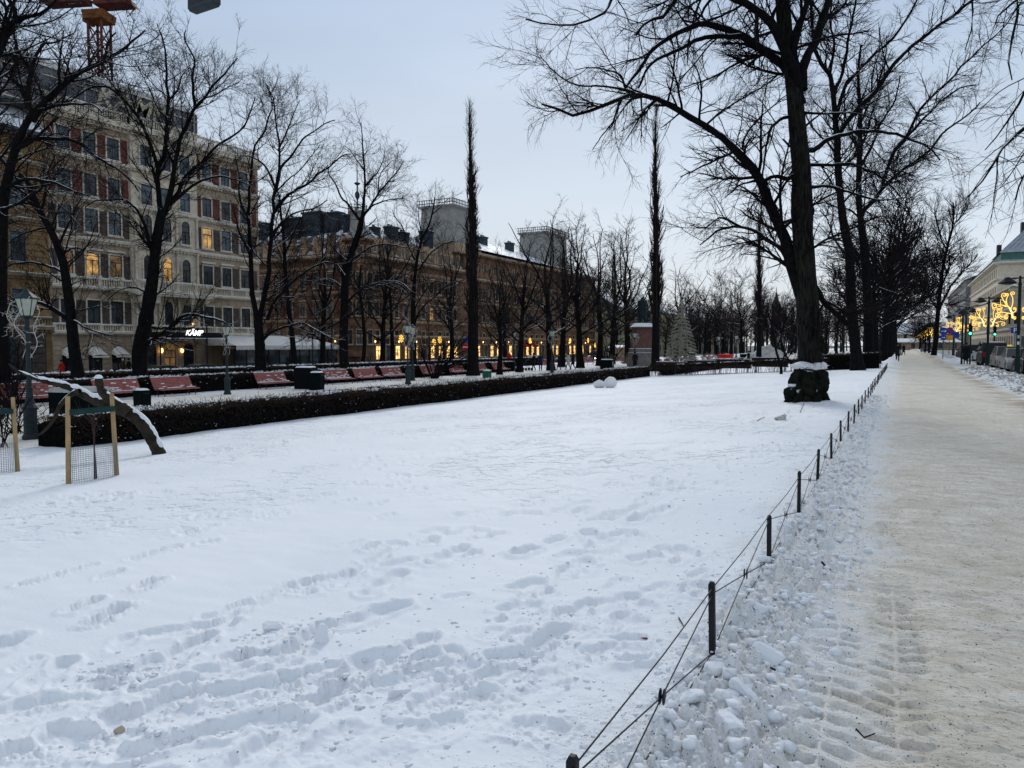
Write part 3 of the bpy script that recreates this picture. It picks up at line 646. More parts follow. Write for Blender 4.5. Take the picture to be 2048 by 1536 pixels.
t8 = traced_tree((1866, 716), 92, [(1872,680),(1875,634),(1883,554),(1893,500),(1904,460),(1907,433),(1906,405)], .42, .10, [
    ([(1879,620),(1885,607),(1901,573),(1928,540),(1945,522),(1955,508)], .22, .06, .1),
    ([(1880,580),(1899,535),(1912,515),(1923,503)], .18, .05, -.3),
    ([(1893,500),(1880,470),(1872,440),(1868,415)], .15, .04, .2),
    ([(1884,554),(1860,520),(1850,490),(1846,460)], .15, .04, .2),
    ([(1876,620),(1850,580),(1838,555),(1830,530)], .15, .04, -.2),
    ([(1905,450),(1925,430),(1940,405)], .12, .04, .2),
    ([(1875,640),(1850,625),(1835,610)], .12, .04, .2),
], 'leaning bare lime on the far right verge past the crossing', 'limes on the right verge', style=dict(l1=(2.2, .1, 42, (1.6, 4.4), 6, .08, .10, .5, .020), l2=(2.6, .1, 36, (.8, 2.4), 4, .1, .04, .6, .015), l3=(2.2, .15, 34, (.4, 1.0), 3, .12, .03, .6, .011)), seed=8, n=14, name='lime_tree', rs=.75, dens=1.35)
# a tree standing just out of view on the right: its hanging branch ends come into the picture
HANG = dict(l1=(3.4, .1, 48, (.8, 2.2), 8, .10, -.05, .45, .007), l2=(4.6, .1, 40, (.35, 1.0), 6, .12, -.03, .6, .0045), l3=(4.2, .12, 38, (.15, .4), 3, .15, .0, .6, .003))
tr = traced_tree((2420, 905), 13, [(2410,700),(2400,500),(2390,250),(2370,50),(2350,-200)], .30, .14, [
    ([(2380,120),(2300,-10),(2200,-60),(2100,-70),(2060,-20),(2000,25),(1990,50)], .10, .01, .2),
    ([(2390,250),(2300,120),(2200,60),(2120,70),(2070,120),(2048,190),(2000,260),(1970,300)], .09, .008, .25),
    ([(2395,380),(2300,260),(2200,200),(2120,210),(2060,250),(2010,290),(1975,350),(1930,400)], .09, .008, -.1),
    ([(2390,300),(2280,90),(2150,-80),(2000,-120),(1945,-60),(1942,0),(1938,60),(1930,100)], .09, .008, .2),
    ([(2400,450),(2300,350),(2200,300),(2110,310),(2060,340),(2036,370),(2030,400)], .09, .01, .3),
    ([(2380,60),(2250,-120),(2100,-180),(2040,-80),(2030,20),(2022,90),(2024,160)], .08, .008, -.2),
], 'bare tree at the right edge whose drooping branch ends hang over the path', 'limes on the right verge', style=HANG, seed=9, n=16, name='lime_tree')

# ---- avenue on the far side of the alley (traced crowns)
G_L = 'bare limes between the alley and the north street'
def ZX(px, X): p = onX(px, X); return depth(p)
LEFT = dict(l1=(3.0, .08, 50, (1.2, 3.6), 7, .09, .10, .42, .012), l2=(4.4, .10, 42, (.6, 1.8), 4, .12, .045, .6, .0085), l3=(4.6, .15, 40, (.3, .85), 2, .15, .02, .6, .007))
traced_tree((160, 790), ZX(156, -38), [(156,749),(148,697),(142,631),(135,578),(127,528),(116,493),(98,454),(82,427),(69,401),(60,370),(40,350)], .42, .14, [
    ([(142,644),(116,625),(87,607),(53,602),(21,607),(0,617),(-40,640)], .17, .06, -.3),
    ([(130,560),(127,546),(100,533),(66,525),(26,528),(0,545),(-20,575)], .10, .03, .3),
    ([(145,660),(148,641),(169,654),(198,665),(230,672)], .10, .03, -.4),
    ([(145,640),(150,623),(179,617),(200,612),(222,620)], .07, .02, .4),
    ([(120,515),(127,507),(148,496),(171,501),(195,510)], .09, .02, .2),
    ([(82,427),(90,390),(95,350),(110,310)], .12, .03, .5), ([(69,401),(40,380),(15,370),(-20,380)], .12, .03, .5),
    ([(98,454),(70,460),(40,470),(10,490)], .08, .02, -.5), ([(116,493),(135,450),(150,420),(165,390)], .10, .02, .4),
], 'bare lime leaning left in front of the pale hotel, bough arching over the street lantern', G_L, style=LEFT, rs=.78, seed=11, name='lime_tree')
traced_tree((2, 800), ZX(2, -33), [(2,700),(0,560),(5,440),(8,395),(29,303),(50,251),(68,225),(53,224),(55,185),(63,140),(74,105),(87,87)], .46, .07, [
    ([(60,240),(79,216),(92,200),(127,171),(153,148),(185,132),(211,121),(237,106),(264,84),(290,61)], .24, .03, .15),
    ([(200,128),(206,126),(211,110),(216,87),(222,75),(232,65)], .10, .03, .3),
    ([(10,395),(16,375),(53,359),(105,364),(148,383),(180,392)], .12, .03, -.3),
    ([(35,300),(45,285),(79,277),(127,278),(169,290),(185,311),(216,327),(251,351),(277,383)], .13, .03, .2),
    ([(75,222),(119,210),(158,208),(190,211),(205,225)], .10, .03, -.3),
    ([(8,420),(0,420),(-10,422),(40,406),(74,383),(90,372)], .10, .04, -.4),
    ([(55,190),(30,165),(10,150),(-20,150)], .12, .03, .3), ([(63,140),(40,110),(30,80),(28,50)], .10, .03, -.3),
    ([(87,87),(110,85),(130,75),(148,66)], .06, .02, .3), ([(120,175),(118,140),(122,100),(128,60)], .09, .02, -.4), ([(30,300),(60,285),(100,250),(118,235)], .10, .03, -.4), ([(20,340),(-10,300),(-30,270)], .12, .04, .3),
], 'large bare lime at the left edge, two thick limbs crossing the yellow house', G_L, style=LEFT, rs=.78, seed=12, name='lime_tree')
traced_tree((-60, 850), ZX(-60, -24), [(-60,600),(-50,300),(-30,160),(0,100),(16,63),(29,42)], .36, .10, [
    ([(-40,200),(-10,100),(0,77),(26,45),(53,34),(79,29),(105,8),(130,-20)], .14, .03, .2),
    ([(16,63),(28,42),(29,16),(16,0),(10,-40)], .09, .03, -.3), ([(-20,130),(0,77),(10,40),(20,10),(60,-20)], .08, .03, .4), ([(-40,230),(-10,200),(10,180),(40,178)], .07, .02, .2),
], 'bare tree beyond the left edge with one limb in the top corner', G_L, style=LEFT, rs=.78, seed=13, name='lime_tree')
traced_tree((282, 800), ZX(282, -38), [(280,749),(280,697),(288,657),(298,604),(306,551),(311,499),(317,459),(325,420)], .56, .30, [
    ([(322,430),(317,396),(315,343),(325,317),(332,277),(336,237),(338,200),(332,158),(332,119),(325,79),(314,47)], .22, .03, .1),
    ([(328,430),(340,396),(348,330),(361,277),(375,250),(390,216),(409,195),(427,169),(449,148),(475,116)], .22, .03, -.15),
    ([(390,216),(385,158),(388,119),(369,79),(372,60)], .12, .03, .2),
    ([(338,410),(351,393),(375,348),(406,324),(433,293),(462,274),(483,258),(501,219),(510,195)], .17, .03, .3),
    ([(345,405),(356,396),(396,364),(443,353),(475,361),(500,370)], .13, .03, -.3),
    ([(318,345),(314,332),(301,285),(285,250),(264,219),(232,182),(206,173),(185,174),(164,185),(148,200),(105,208)], .15, .03, -.2),
    ([(312,510),(301,496),(295,467),(282,433),(264,409),(245,398),(224,401),(190,401),(170,415)], .15, .03, -.3),
    ([(292,690),(301,683),(324,667),(351,644),(375,628),(411,633),(443,641),(455,650)], .17, .05, -.4),
    ([(283,250),(260,230),(245,200),(219,174),(200,170)], .08, .02, .4), ([(338,200),(355,180),(365,150),(380,135)], .08, .02, .3), ([(336,237),(315,215),(300,180),(285,150),(270,120)], .09, .02, .4),
    ([(300,590),(270,575),(240,580),(215,600)], .08, .02, -.4), ([(409,195),(430,190),(455,175),(478,165)], .07, .02, .3), ([(348,330),(330,280),(345,220),(350,150)], .10, .02, -.4),
], 'bare lime in front of the hotel entrance with a tall narrow three-way fork', G_L, style=LEFT, rs=.78, seed=14, dens=1.0, name='lime_tree')
traced_tree((524, 795), ZX(524, -38), [(522,749),(520,697),(517,650),(516,640)], .50, .36, [
    ([(516,650),(509,604),(501,551),(499,499),(496,446),(499,406),(496,369),(506,322),(512,288),(527,264),(540,227),(545,205),(535,170)], .24, .03, .1),
    ([(516,655),(524,617),(529,591),(537,551),(540,485),(547,433),(549,387),(559,345),(557,301),(557,259),(549,227),(544,195),(530,165)], .26, .03, -.1),
    ([(553,375),(560,340),(564,333),(582,313),(599,288),(611,274),(631,261),(653,246),(670,240)], .14, .03, .2),
    ([(548,425),(552,417),(569,397),(591,380),(619,365),(634,350),(658,333),(683,313),(700,308)], .17, .03, -.25),
    ([(552,380),(537,343),(520,323),(500,313),(480,312)], .12, .03, -.3),
    ([(545,480),(550,462),(571,438),(600,422),(627,417),(655,400)], .13, .03, .3),
    ([(535,640),(542,617),(553,599),(587,562),(619,538),(648,525),(664,525),(679,533),(690,550)], .16, .03, -.3),
    ([(525,680),(534,670),(553,660),(579,652),(605,646),(632,660),(669,679),(690,680)], .14, .03, -.5),
    ([(500,500),(480,470),(470,430),(460,400)], .10, .02, .3), ([(498,440),(480,400),(478,350),(470,310)], .12, .03, .4), ([(557,300),(575,260),(590,220),(600,200)], .10, .02, .3), ([(549,387),(575,360),(600,340),(640,290)], .08, .02, .4),
], 'bare lime in front of the white awning, forked low into two stems', G_L, style=LEFT, rs=.78, seed=15, name='lime_tree')
traced_tree((590, 775), ZX(590, -46), [(590,741),(584,670),(576,604),(571,551),(568,485),(562,430),(558,390)], .34, .10, [
    ([(572,560),(560,510),(545,470),(530,440)], .10, .03, .3), ([(570,510),(590,460),(605,430),(615,400)], .10, .03, -.3), ([(578,610),(600,570),(625,550)], .09, .03, .3), ([(565,450),(580,410),(585,370),(590,350)], .09, .02, .2), ([(580,640),(560,600),(550,590)], .07, .02, .3)],
    'thin straight bare tree behind the white awning', G_L, style=LEFT, rs=.78, seed=16, name='lime_tree')
traced_tree((689, 775), ZX(689, -38), [(689,736),(687,683),(689,617),(690,565),(698,525),(708,493),(719,459),(723,438)], .50, .26, [
    ([(721,445),(728,407),(730,363),(728,325),(725,288),(724,264),(722,245)], .17, .03, .1),
    ([(720,450),(723,437),(740,415),(757,387),(777,363),(797,338),(808,322)], .16, .03, .2),
    ([(740,418),(747,410),(777,400),(807,397),(822,405)], .10, .02, -.3), ([(729,380),(733,368),(755,345),(767,318),(770,300)], .10, .02, .3),
    ([(722,440),(713,432),(698,410),(683,395),(671,368),(658,350),(655,330)], .15, .03, -.2),
    ([(692,560),(682,548),(690,530),(708,517),(732,499),(760,487),(790,491),(817,495),(835,500)], .14, .03, -.3),
    ([(692,615),(700,599),(724,578),(751,567),(777,562),(803,565),(820,580)], .13, .03, -.4),
    ([(698,525),(670,500),(655,480),(640,475)], .11, .03, .3), ([(690,580),(665,560),(640,560),(620,575)], .10, .02, .4), ([(728,340),(712,318),(700,300),(690,292)], .08, .02, .3), ([(757,387),(760,350),(785,320)], .07, .02, -.3), ([(690,640),(720,610),(745,590)], .09, .02, .3)],
    'bare lime with pointed rounded crown in front of the turreted corner', G_L, style=LEFT, rs=.78, seed=17, name='lime_tree')
traced_tree((715, 770), ZX(715, -47), [(724,736),(729,683),(724,617),(719,578),(722,530)], .28, .10, [([(722,600),(740,570),(745,540)], .08, .02, .3), ([(720,580),(705,550),(700,520)], .08, .02, .3), ([(726,650),(745,620),(760,600)], .07, .02, -.3)],
    'slim dark trunk right of the pointed-crown lime', G_L, style=LEFT, rs=.78, seed=18, name='lime_tree')
traced_tree((786, 765), ZX(786, -47), [(786,733),(784,670),(780,591),(777,551),(775,500)], .30, .10, [([(780,600),(800,560),(810,530)], .08, .02, .3), ([(778,560),(765,520),(755,500)], .08, .02, .3), ([(783,650),(765,620),(755,600)], .07, .02, -.3)],
    'slim dark trunk left of the street lantern with snowy branches', G_L, style=LEFT, rs=.78, seed=19, name='lime_tree')
traced_tree((828, 770), ZX(828, -38), [(827,720),(827,683),(826,631),(827,591),(830,551),(835,512),(840,493),(843,480),(858,450),(866,420),(870,395)], .36, .06, [
    ([(832,540),(840,536),(856,512),(877,493),(901,483),(922,483),(935,490)], .12, .03, .2), ([(829,650),(838,625),(856,604),(877,586),(896,570),(927,559),(940,552)], .13, .03, -.3),
    ([(830,520),(811,480),(806,456),(790,433),(785,420)], .11, .03, -.2), ([(826,600),(808,575),(785,562),(770,565)], .10, .03, .3), ([(862,430),(880,415),(893,400)], .07, .02, .3), ([(845,475),(838,440),(836,410)], .09, .02, .3),
    ([(828,640),(850,625),(880,620),(905,625)], .09, .02, -.4), ([(826,660),(806,630),(790,620)], .09, .02, .4), ([(827,620),(856,575),(880,560),(905,565)], .09, .02, -.2)],
    'bare lime behind the snowy-branched lantern, boughs reaching right', G_L, style=LEFT, rs=.78, seed=20, name='lime_tree')

# ---- columnar poplars
def poplar(px, base_y, z, top_y, w, seed, label, r=.3):
    rng = np.random.default_rng(seed); foot = at(px, base_y, z); foot.z = float(ground(foot.x, foot.y)) - .1
    top = at(px, top_y, z).z; h = top - foot.z
    root = empty('poplar_tree', foot, 0, label, 'tree', 'columnar poplars')
    t = np.linspace(0, 1, 26); T = np.stack([.18 * np.sin(t * 5 + seed) * t, .1 * np.cos(t * 4), t * h * .97], 1); Rr = r * (1 - t) ** .8 + .02; Rr[0] *= 1.3
    link('trunk', merge_mesh('trunk', [(T[None], Rr[None], 10)], M_bark()), root)
    p, q = spawn(T[None], Rr[None], rng, 11, .16, 14, (h * .08, h * .2), 9, .035, .14, .3, .016, decay=.65, rmax=.10)
    # keep limbs inside the column
    cx = T[:, None]; rad = w * (0.55 + .45 * np.sin(np.clip(p[..., 2] / h, 0, 1) * 3.1)) * (1.08 - np.clip(p[..., 2] / h, 0, 1)) ** .35
    an_ = np.arctan2(p[..., 1], p[..., 0]); rad = rad * (1 + .9 * pn(an_ * 1.3 + seed, p[..., 2] * .45 + 3 * np.abs(an_))); d = np.hypot(p[..., 0], p[..., 1]); s = np.minimum(1, rad / np.maximum(d, 1e-6)); p[..., 0] *= s; p[..., 1] *= s
    a = spawn(p, q, rng, 2.6, .1, 24, (.5, 1.6), 5, .05, .16, .6, .011); b = spawn(*a, rng, 3.0, .1, 28, (.25, .7), 3, .08, .1, .6, .008)
    link('crown', merge_mesh('crown', [(p, q, 4), (a[0], a[1], 3), (b[0], b[1], 3)], mat('mid_twig', (.022, .017, .016))), root, kind='stuff')
    return root
poplar(945, 735, 60, 222, .62, 31, 'tallest slender poplar left of centre, pointed like a spear', .46)
poplar(1310, 735, 70, 205, .95, 32, 'slender poplar just right of the statue', .38)
poplar(1517, 725, 86, 392, .9, 33, 'shorter slender poplar near the snow heap, left of the burred tree', .3)

# ---- procedural limes: middle distance
TMID = dict(l1=(1.3, .08, 44, (1.0, 3.0), 6, .10, .07, .5, .020), l2=(2.3, .1, 38, (.5, 1.5), 4, .13, .03, .6, .013), l3=(3.0, .15, 36, (.3, .8), 3, .15, .02, .6, .010))
TP = [template_tree(14, 50 + i, nl=12, r=.27, style=TMID, dens=1.25, ang=a, lift=lf, name='lime_tree', fork=.26, twig=mat('mid_twig', (.022, .017, .016), .95, .3, 1, spec=.05)) for i, (a, lf) in enumerate(((30, .14), (26, .10), (36, .16)))]
used = set()
def mid_tree(px, base_y, z, top_y, k, label, group, wide=1.0):
    foot = at(px, base_y, z); foot.z = float(ground(foot.x, foot.y)); top = at(px, top_y, z).z; s = (top - foot.z) / 14.0
    o = place(TP[k], foot, random.uniform(0, 6.28), s * wide, label, group, sz=s, first=k not in used); used.add(k); return o
GC = 'bare limes in the middle of the park'
for i, (px, by, z, ty, lab) in enumerate([
    (1000, 748, 62, 520, 'bare lime right behind the tallest poplar'), (1040, 748, 68, 470, 'bare lime behind the strolling people, leaning right'), (1100, 745, 72, 418, 'tallest of the bare limes over the right pavilion roof'),
    (1122, 742, 84, 440, 'thick dark double trunk behind the lantern beside the walkers'), (1160, 741, 80, 432, 'bare lime at the end of the orange-brown house'), (1200, 739, 88, 445, 'bare lime left of the statue, branches bending low'), (1222, 738, 96, 452, 'bare lime close left of the statue'),
    (1256, 735, 104, 440, 'bare lime directly behind the statue'), (1352, 726, 112, 528, 'leaning bare lime behind the wire light tree'), (1372, 722, 128, 560, 'low bare tree right of the wire light tree')]):
    mid_tree(px, by, z, ty - 12, i % 3, lab, GC, 1.15)
for i, (px, ty, lab) in enumerate([(645, 405, 'bare lime before the side street face of the corner house'), (765, 420, 'bare lime before the shops, left of the twin lanterns'), (905, 455, 'bare lime behind the spreading shrub'), (1010, 480, 'bare lime just right of the tallest poplar, farther back')]):
    p_ = onX(px, -46.5); mid_tree(px, 745, depth(p_), ty, (i + 1) % 3, lab, G_L, .95)
FAR = dict(l1=(.9, .05, 46, (1.5, 4.5), 5, .11, .05, .6, .035), l2=(1.5, .1, 40, (.8, 2.4), 4, .14, .03, .6, .026), l3=(1.7, .15, 38, (.5, 1.3), 2, .15, .02, .6, .02))
FP = [template_tree(14, 70 + i, nl=12, r=.26, style=FAR, dens=1.5, ang=34, lift=.12, name='far_bare_tree', fork=.2, twig=tw) for i, tw in enumerate((M_warmtwig(), M_twig()))]
GF = 'bare trees closing the end of the park'
used2 = set()
def far_tree(px, z, top_y, k, label, wide=1.1, group=GF):
    foot = at(px, 720, z); foot.z = float(ground(foot.x, foot.y)); top = at(px, top_y, z).z; s = (top - foot.z) / 14.0
    o = place(FP[k], foot, random.uniform(0, 6.28), s * wide, label, group, sz=s, first=k not in used2); used2.add(k)
for px, z, ty, k, lab in [(1408, 150, 585, 1, 'far bare tree beside the kiosk'), (1432, 165, 548, 0, 'reddish far tree, left of the pair over the red tub'), (1484, 160, 546, 0, 'reddish far tree, right of the pair over the red tub'), (1462, 190, 562, 1, 'dark far tree between the reddish pair'),
    (1535, 170, 580, 1, 'far bare tree over the dirty snow heap'), (1562, 150, 590, 0, 'far bare tree left of the burred trunk'), (1582, 190, 600, 1, 'far bare tree just left of the burred trunk, smaller'), (1650, 170, 560, 1, 'far bare tree showing right of the burred trunk'), (1672, 200, 590, 0, 'distant bare tree right of the snowy stub bough'),
    (1385, 200, 600, 1, 'distant bare tree between kiosk and light tree'), (1330, 190, 610, 0, 'distant bare tree right of the statue poplar'), (1285, 180, 560, 1, 'distant bare tree behind the statue figure'), (1510, 210, 600, 1, 'distant bare tree behind the shorter poplar'), (1610, 210, 600, 0, 'distant bare tree hidden behind the burred trunk'), (1445, 230, 590, 1, 'farthest bare tree behind the red tub'), (1235, 170, 560, 1, 'distant bare tree left behind the statue'), (1630, 150, 585, 1, 'far tree low behind the burred trunk'), (1550, 230, 612, 0, 'farthest bare tree over the snow heap')]:
    far_tree(px, z, ty, k, lab)
# dense row continuing down the path
for i, (px, z, ty, k) in enumerate([(1753, 66, 420, 1), (1766, 76, 372, 1), (1774, 88, 385, 1), (1779, 100, 400, 0), (1783, 115, 430, 1), (1786, 132, 455, 1), (1788, 155, 480, 1), (1791, 190, 530, 0)]):
    far_tree(px, z, ty - 8, k, ['fourth', 'fifth', 'sixth', 'seventh', 'eighth', 'ninth', 'tenth', 'last'][i] + ' dense dark tree in the row left of the path', 1.15, G_R)
for i, (px, z, ty) in enumerate([(1858, 104, 600), (1850, 120, 610), (1845, 140, 618), (1841, 165, 630), (1838, 200, 640)]):
    far_tree(px, z, ty, 1, ['first', 'second', 'third', 'fourth', 'fifth'][i] + ' trunk behind the leaning lime on the far right verge', .9, 'limes on the right verge')
# slim multi-stem trees near the crossing hedge
for (px, by, z, pts, lab) in [((1562), 745, 50, [(1562,735),(1552,700),(1545,660),(1535,620)], 'slim leaning sapling stem left of the burred tree'), ((1590), 737, 52, [(1590,736),(1572,712),(1562,680),(1572,640),(1590,610)], 'curved slim stem with snow beside the burred tree')]:
    traced_tree((px, by), z, pts, .10, .03, [([pts[1], (pts[1][0]-12, pts[1][1]-40), (pts[1][0]-30, pts[1][1]-80)], .05, .02, .2), ([pts[1], (pts[1][0]+14, pts[1][1]-40), (pts[1][0]+22, pts[1][1]-85)], .05, .02, .2), ([pts[0], (pts[0][0]+12, pts[0][1]-50), (pts[0][0]+10, pts[0][1]-100)], .06, .02, .2)], lab, 'slim trees by the cross hedge', style=LEFT, seed=px, name='young_tree', flare=1.1)

# distant wood closing the view between the pale houses and the path
rgw = np.random.default_rng(91); nW = 150; zz_ = rgw.uniform(205, 300, nW); pxw = np.where(rgw.random(nW) < .86, rgw.uniform(1365, 1795, nW), rgw.uniform(1200, 1370, nW)); base_ = np.array([np.array(at(a, 690, b)) for a, b in zip(pxw, zz_)]); base_[:, 2] = ground(base_[:, 0], base_[:, 1])
hW = rgw.uniform(9, 17, nW); Pw = base_[:, None, :] + np.stack([rgw.normal(0, .5, (nW, 1)) * np.linspace(0, 1, 8), rgw.normal(0, .5, (nW, 1)) * np.linspace(0, 1, 8), hW[:, None] * np.linspace(0, 1, 8)], -1); Rw = np.linspace(.28, .05, 8)[None].repeat(nW, 0)
w1 = spawn(Pw, Rw, rgw, 1.6, .15, 42, (2.5, 6), 3, .12, .10, .5, .05); w2 = spawn(*w1, rgw, 1.5, .1, 40, (1, 3.0), 1, .14, .03, .7, .04)
link('distant_wood', merge_mesh('distant_wood', [(Pw, Rw, 5), (w1[0], w1[1], 3), (w2[0], w2[1], 3)], mat('distant_bark', (.022, .022, .026), .95, .3, .2, spec=.05)), None, kind='stuff')
# ================================================================== BUILDINGS
STG = -1.40                                     # level of the north street
M_kstone = mat('pale_grey_stone', (.60, .52, .40), .85, .22, 1.2, .35, 18)
M_kstone2 = mat('beige_stone', (.38, .295, .205), .85, .22, 1.6, .35, 18)
M_kdark = mat('weathered_stone', (.15, .125, .10), .85, .3, 2.0, .4, 20)
M_red = mat('red_brick_panel', (.14, .055, .043), .85, .25, 3, .3, 25)
M_brownpan = mat('brown_brick_panel', (.085, .065, .055), .85, .3, 3, .3, 25)
M_ochre = mat('ochre_plaster', (.24, .15, .07), .85, .3, 1.2, .3, 14)
M_ochre2 = mat('ochre_trim', (.22, .16, .10), .85, .22, 1.5, .3, 14)
M_orange = mat('orange_brown_stone', (.175, .10, .060), .85, .45, .9, .35, 10)
M_orange2 = mat('orange_brown_trim', (.37, .255, .165), .85, .35, 1.4, .35, 12)
M_grtower = mat('grey_sheet_roof', (.29, .28, .26), .7, .15, 2, .2, 10)
M_dkroof = mat('dark_blue_grey_sheet', (.035, .045, .055), .6, .25, 2, .2, 10)
M_sroof = mat('snowy_sheet_roof', (.07, .085, .10), .6, .25, 1.2, .2, 10, snow=(.62, 0, .8))
M_frame = mat('dark_window_frame', (.035, .022, .02), .6, .2, 5)
M_frameg = mat('grey_window_frame', (.06, .07, .08), .6, .2, 5)
M_snowledge = mat('ledge_snow', (.74, .76, .79), .8, .08, 4)
M_cream = mat('cream_awning', (.66, .62, .55), .8, .08, 2)
M_creamw = mat('cream_plaster', (.62, .55, .43), .85, .12, 1.2, .2, 10)
M_black = mat('black_paint', (.012, .012, .014), .5, .2, 5)
def glass(name, col, rough=.08, emit=None, es=0):
    if name in MATS: return MATS[name]
    m, t, b = base_mat(name); b.inputs['Base Color'].default_value = (*col, 1); b.inputs['Roughness'].default_value = rough; b.inputs['Specular IOR Level'].default_value = .5
    if emit:
        L = t.links.new; g = N(t, 'ShaderNodeNewGeometry'); n = N(t, 'ShaderNodeTexNoise'); n.inputs['Scale'].default_value = 1.7; n.inputs['Detail'].default_value = 4; L(g.outputs['Position'], n.inputs['Vector'])
        r = N(t, 'ShaderNodeMapRange'); r.inputs[1].default_value = .35; r.inputs[2].default_value = .65; r.inputs[3].default_value = es * .25; r.inputs[4].default_value = es * 1.6; L(n.outputs[0], r.inputs[0])
        b.inputs['Emission Color'].default_value = (*emit, 1); L(r.outputs[0], b.inputs['Emission Strength'])
    if not emit:
        L = t.links.new; g = N(t, 'ShaderNodeNewGeometry'); n = N(t, 'ShaderNodeTexNoise'); n.inputs['Scale'].default_value = .9; n.inputs['Detail'].default_value = 3; L(g.outputs['Position'], n.inputs['Vector']); r = N(t, 'ShaderNodeMapRange'); r.inputs[1].default_value = .38; r.inputs[2].default_value = .62; r.inputs[3].default_value = .25; r.inputs[4].default_value = 2.6; L(n.outputs[0], r.inputs[0]); v = N(t, 'ShaderNodeVectorMath'); v.operation = 'SCALE'; v.inputs[0].default_value = col; L(r.outputs[0], v.inputs['Scale']); L(v.outputs[0], b.inputs['Base Color'])
    MATS[name] = m; return m
G_dark = glass('dark_glass', (.012, .018, .022)); G_mid = glass('curtained_glass', (.028, .042, .052), .12)
G_lit = glass('lit_glass', (.1, .08, .05), .2, (1, .55, .15), .38); G_dim = glass('dimly_lit_glass', (.06, .05, .03), .2, (1, .55, .18), .09)
G_shop = glass('lit_shop_glass', (.1, .08, .05), .2, (1, .60, .20), 1.4)

def window_proto(w, h, stone, frame, arch=False, hood=0, sill=True, bars=True):
    """local frame: x out of the wall, y along it, z up from window foot; returns meshes for window, pane, sill"""
    mb = MB(); s = .13
    mb.box(0, .12, -w/2 - s, -w/2, 0, h, 0); mb.box(0, .12, w/2, w/2 + s, 0, h, 0)
    if arch:
        k = 8; pts = [(-w/2 * math.cos(math.pi * i / k), h - .0 + w/2 * math.sin(math.pi * i / k)) for i in range(k + 1)]; po = [(-(w/2 + s) * math.cos(math.pi * i / k), h + (w/2 + s) * math.sin(math.pi * i / k)) for i in range(k + 1)]
        for i in range(k):
            n = len(mb.v); q = [pts[i], pts[i+1], po[i+1], po[i]]
            mb.v += [(0, a, b) for a, b in q] + [(.12, a, b) for a, b in q]
            for f in ((0,1,2,3),(7,6,5,4),(0,4,5,1),(1,5,6,2),(2,6,7,3),(3,7,4,0)): mb.f.append(tuple(n + j for j in f)); mb.m.append(0)
    else:
        mb.box(0, .14, -w/2 - s, w/2 + s, h, h + .16, 0)
        if hood: mb.box(0, .30, -w/2 - s - .12, w/2 + s + .12, h + .24, h + .36, 0); mb.box(.02, .31, -w/2 - s - .12, w/2 + s + .12, h + .362, h + .41, 2)
    if bars:
        f = .045
        mb.box(.03, .07, -w/2, -w/2 + f*1.3, 0, h, 1); mb.box(.03, .07, w/2 - f*1.3, w/2, 0, h, 1)
        mb.box(.03, .075, -w/2, w/2, h*.66, h*.66 + f*1.6, 1); mb.box(.03, .07, -f*.6, f*.6, 0, h*.66, 1); mb.box(.03, .07, -w/2, w/2, 0, f*1.4, 1); mb.box(.03, .07, -w/2, w/2, h - f*1.2, h, 1)
    win = mb.mesh('window', [stone, frame, M_snowledge])
    pm = {}
    for nm, g in (('d', G_dark), ('m', G_mid), ('l', G_lit), ('i', G_dim)):
        p = MB()
        if arch: p.face([(.025, -w/2, 0), (.025, w/2, 0)] + [(.025, w/2 * math.cos(math.pi*i/8), h + w/2*math.sin(math.pi*i/8)) for i in range(9)])
        else: p.face([(.025, -w/2, 0), (.025, w/2, 0), (.025, w/2, h), (.025, -w/2, h)])
        pm[nm] = p.mesh('pane', g)
    sl_ = None
    if sill: q = MB(); q.box(0, .22, -w/2 - s - .06, w/2 + s + .06, -.16, 0, 0); q.box(.01, .2, -w/2 - s, w/2 + s, .002, .035, 1); sl_ = q.mesh('sill', [stone, M_snowledge])
    return win, pm, sl_
WR = random.Random(21)
def put_window(proto, parent, loc, rz=0, kind='m'):
    win, pm, sl_ = proto; o = link('window', win, parent, loc, (0, 0, rz)); link('pane', pm[kind], o)
    if sl_: link('sill', sl_, o)
    return o
def wall_box(parent, x0, x1, y0, y1, z0, z1, m, name='wall'): return MB().box(x0, x1, y0, y1, z0, z1).build(name, m, parent)
def cornice(parent, y0, y1, z, pr, hh, m, x=0.0, dent=True, snow=True, ax='y'):
    """moulded course along y at the front plane x, projecting pr"""
    mb = MB(); mb.box(x, x + pr * .5, y0, y1, z, z + hh * .4); mb.box(x, x + pr, y0, y1, z + hh * .4 + .001, z + hh)
    if snow: mb.box(x, x + pr - .03, y0 + .02, y1 - .02, z + hh + .002, z + hh + .05, 1)
    if dent:
        n = int((y1 - y0) / .42)
        for i in range(n): a = y0 + (i + .3) * (y1 - y0) / n; mb.box(x + .002, x + pr * .8, a, a + .17, z + hh * .4 - .2, z + hh * .4)
    return mb.build('cornice', [m, M_snowledge], parent)
def balustrade(parent, y0, y1, z, hh, m, x=.1, th=.16, step=.24, snow=True):
    mb = MB(); mb.box(x, x + th, y0, y1, z, z + hh * .16); mb.box(x - .02, x + th + .02, y0, y1, z + hh * .84, z + hh)
    n = max(int((y1 - y0) / step), 1)
    for i in range(n):
        a = y0 + (i + .5) * (y1 - y0) / n
        if i % 9 == 0: mb.box(x, x + th, a - .14, a + .14, z + hh*.161, z + hh*.839)
        else: mb.tbox(x + .03, x + th - .03, a - .055, a + .055, z + hh*.161, z + hh*.839, .02)
    if snow: mb.box(x, x + th, y0, y1, z + hh + .002, z + hh + .05, 1)
    return mb.build('balustrade', [m, M_snowledge], parent)
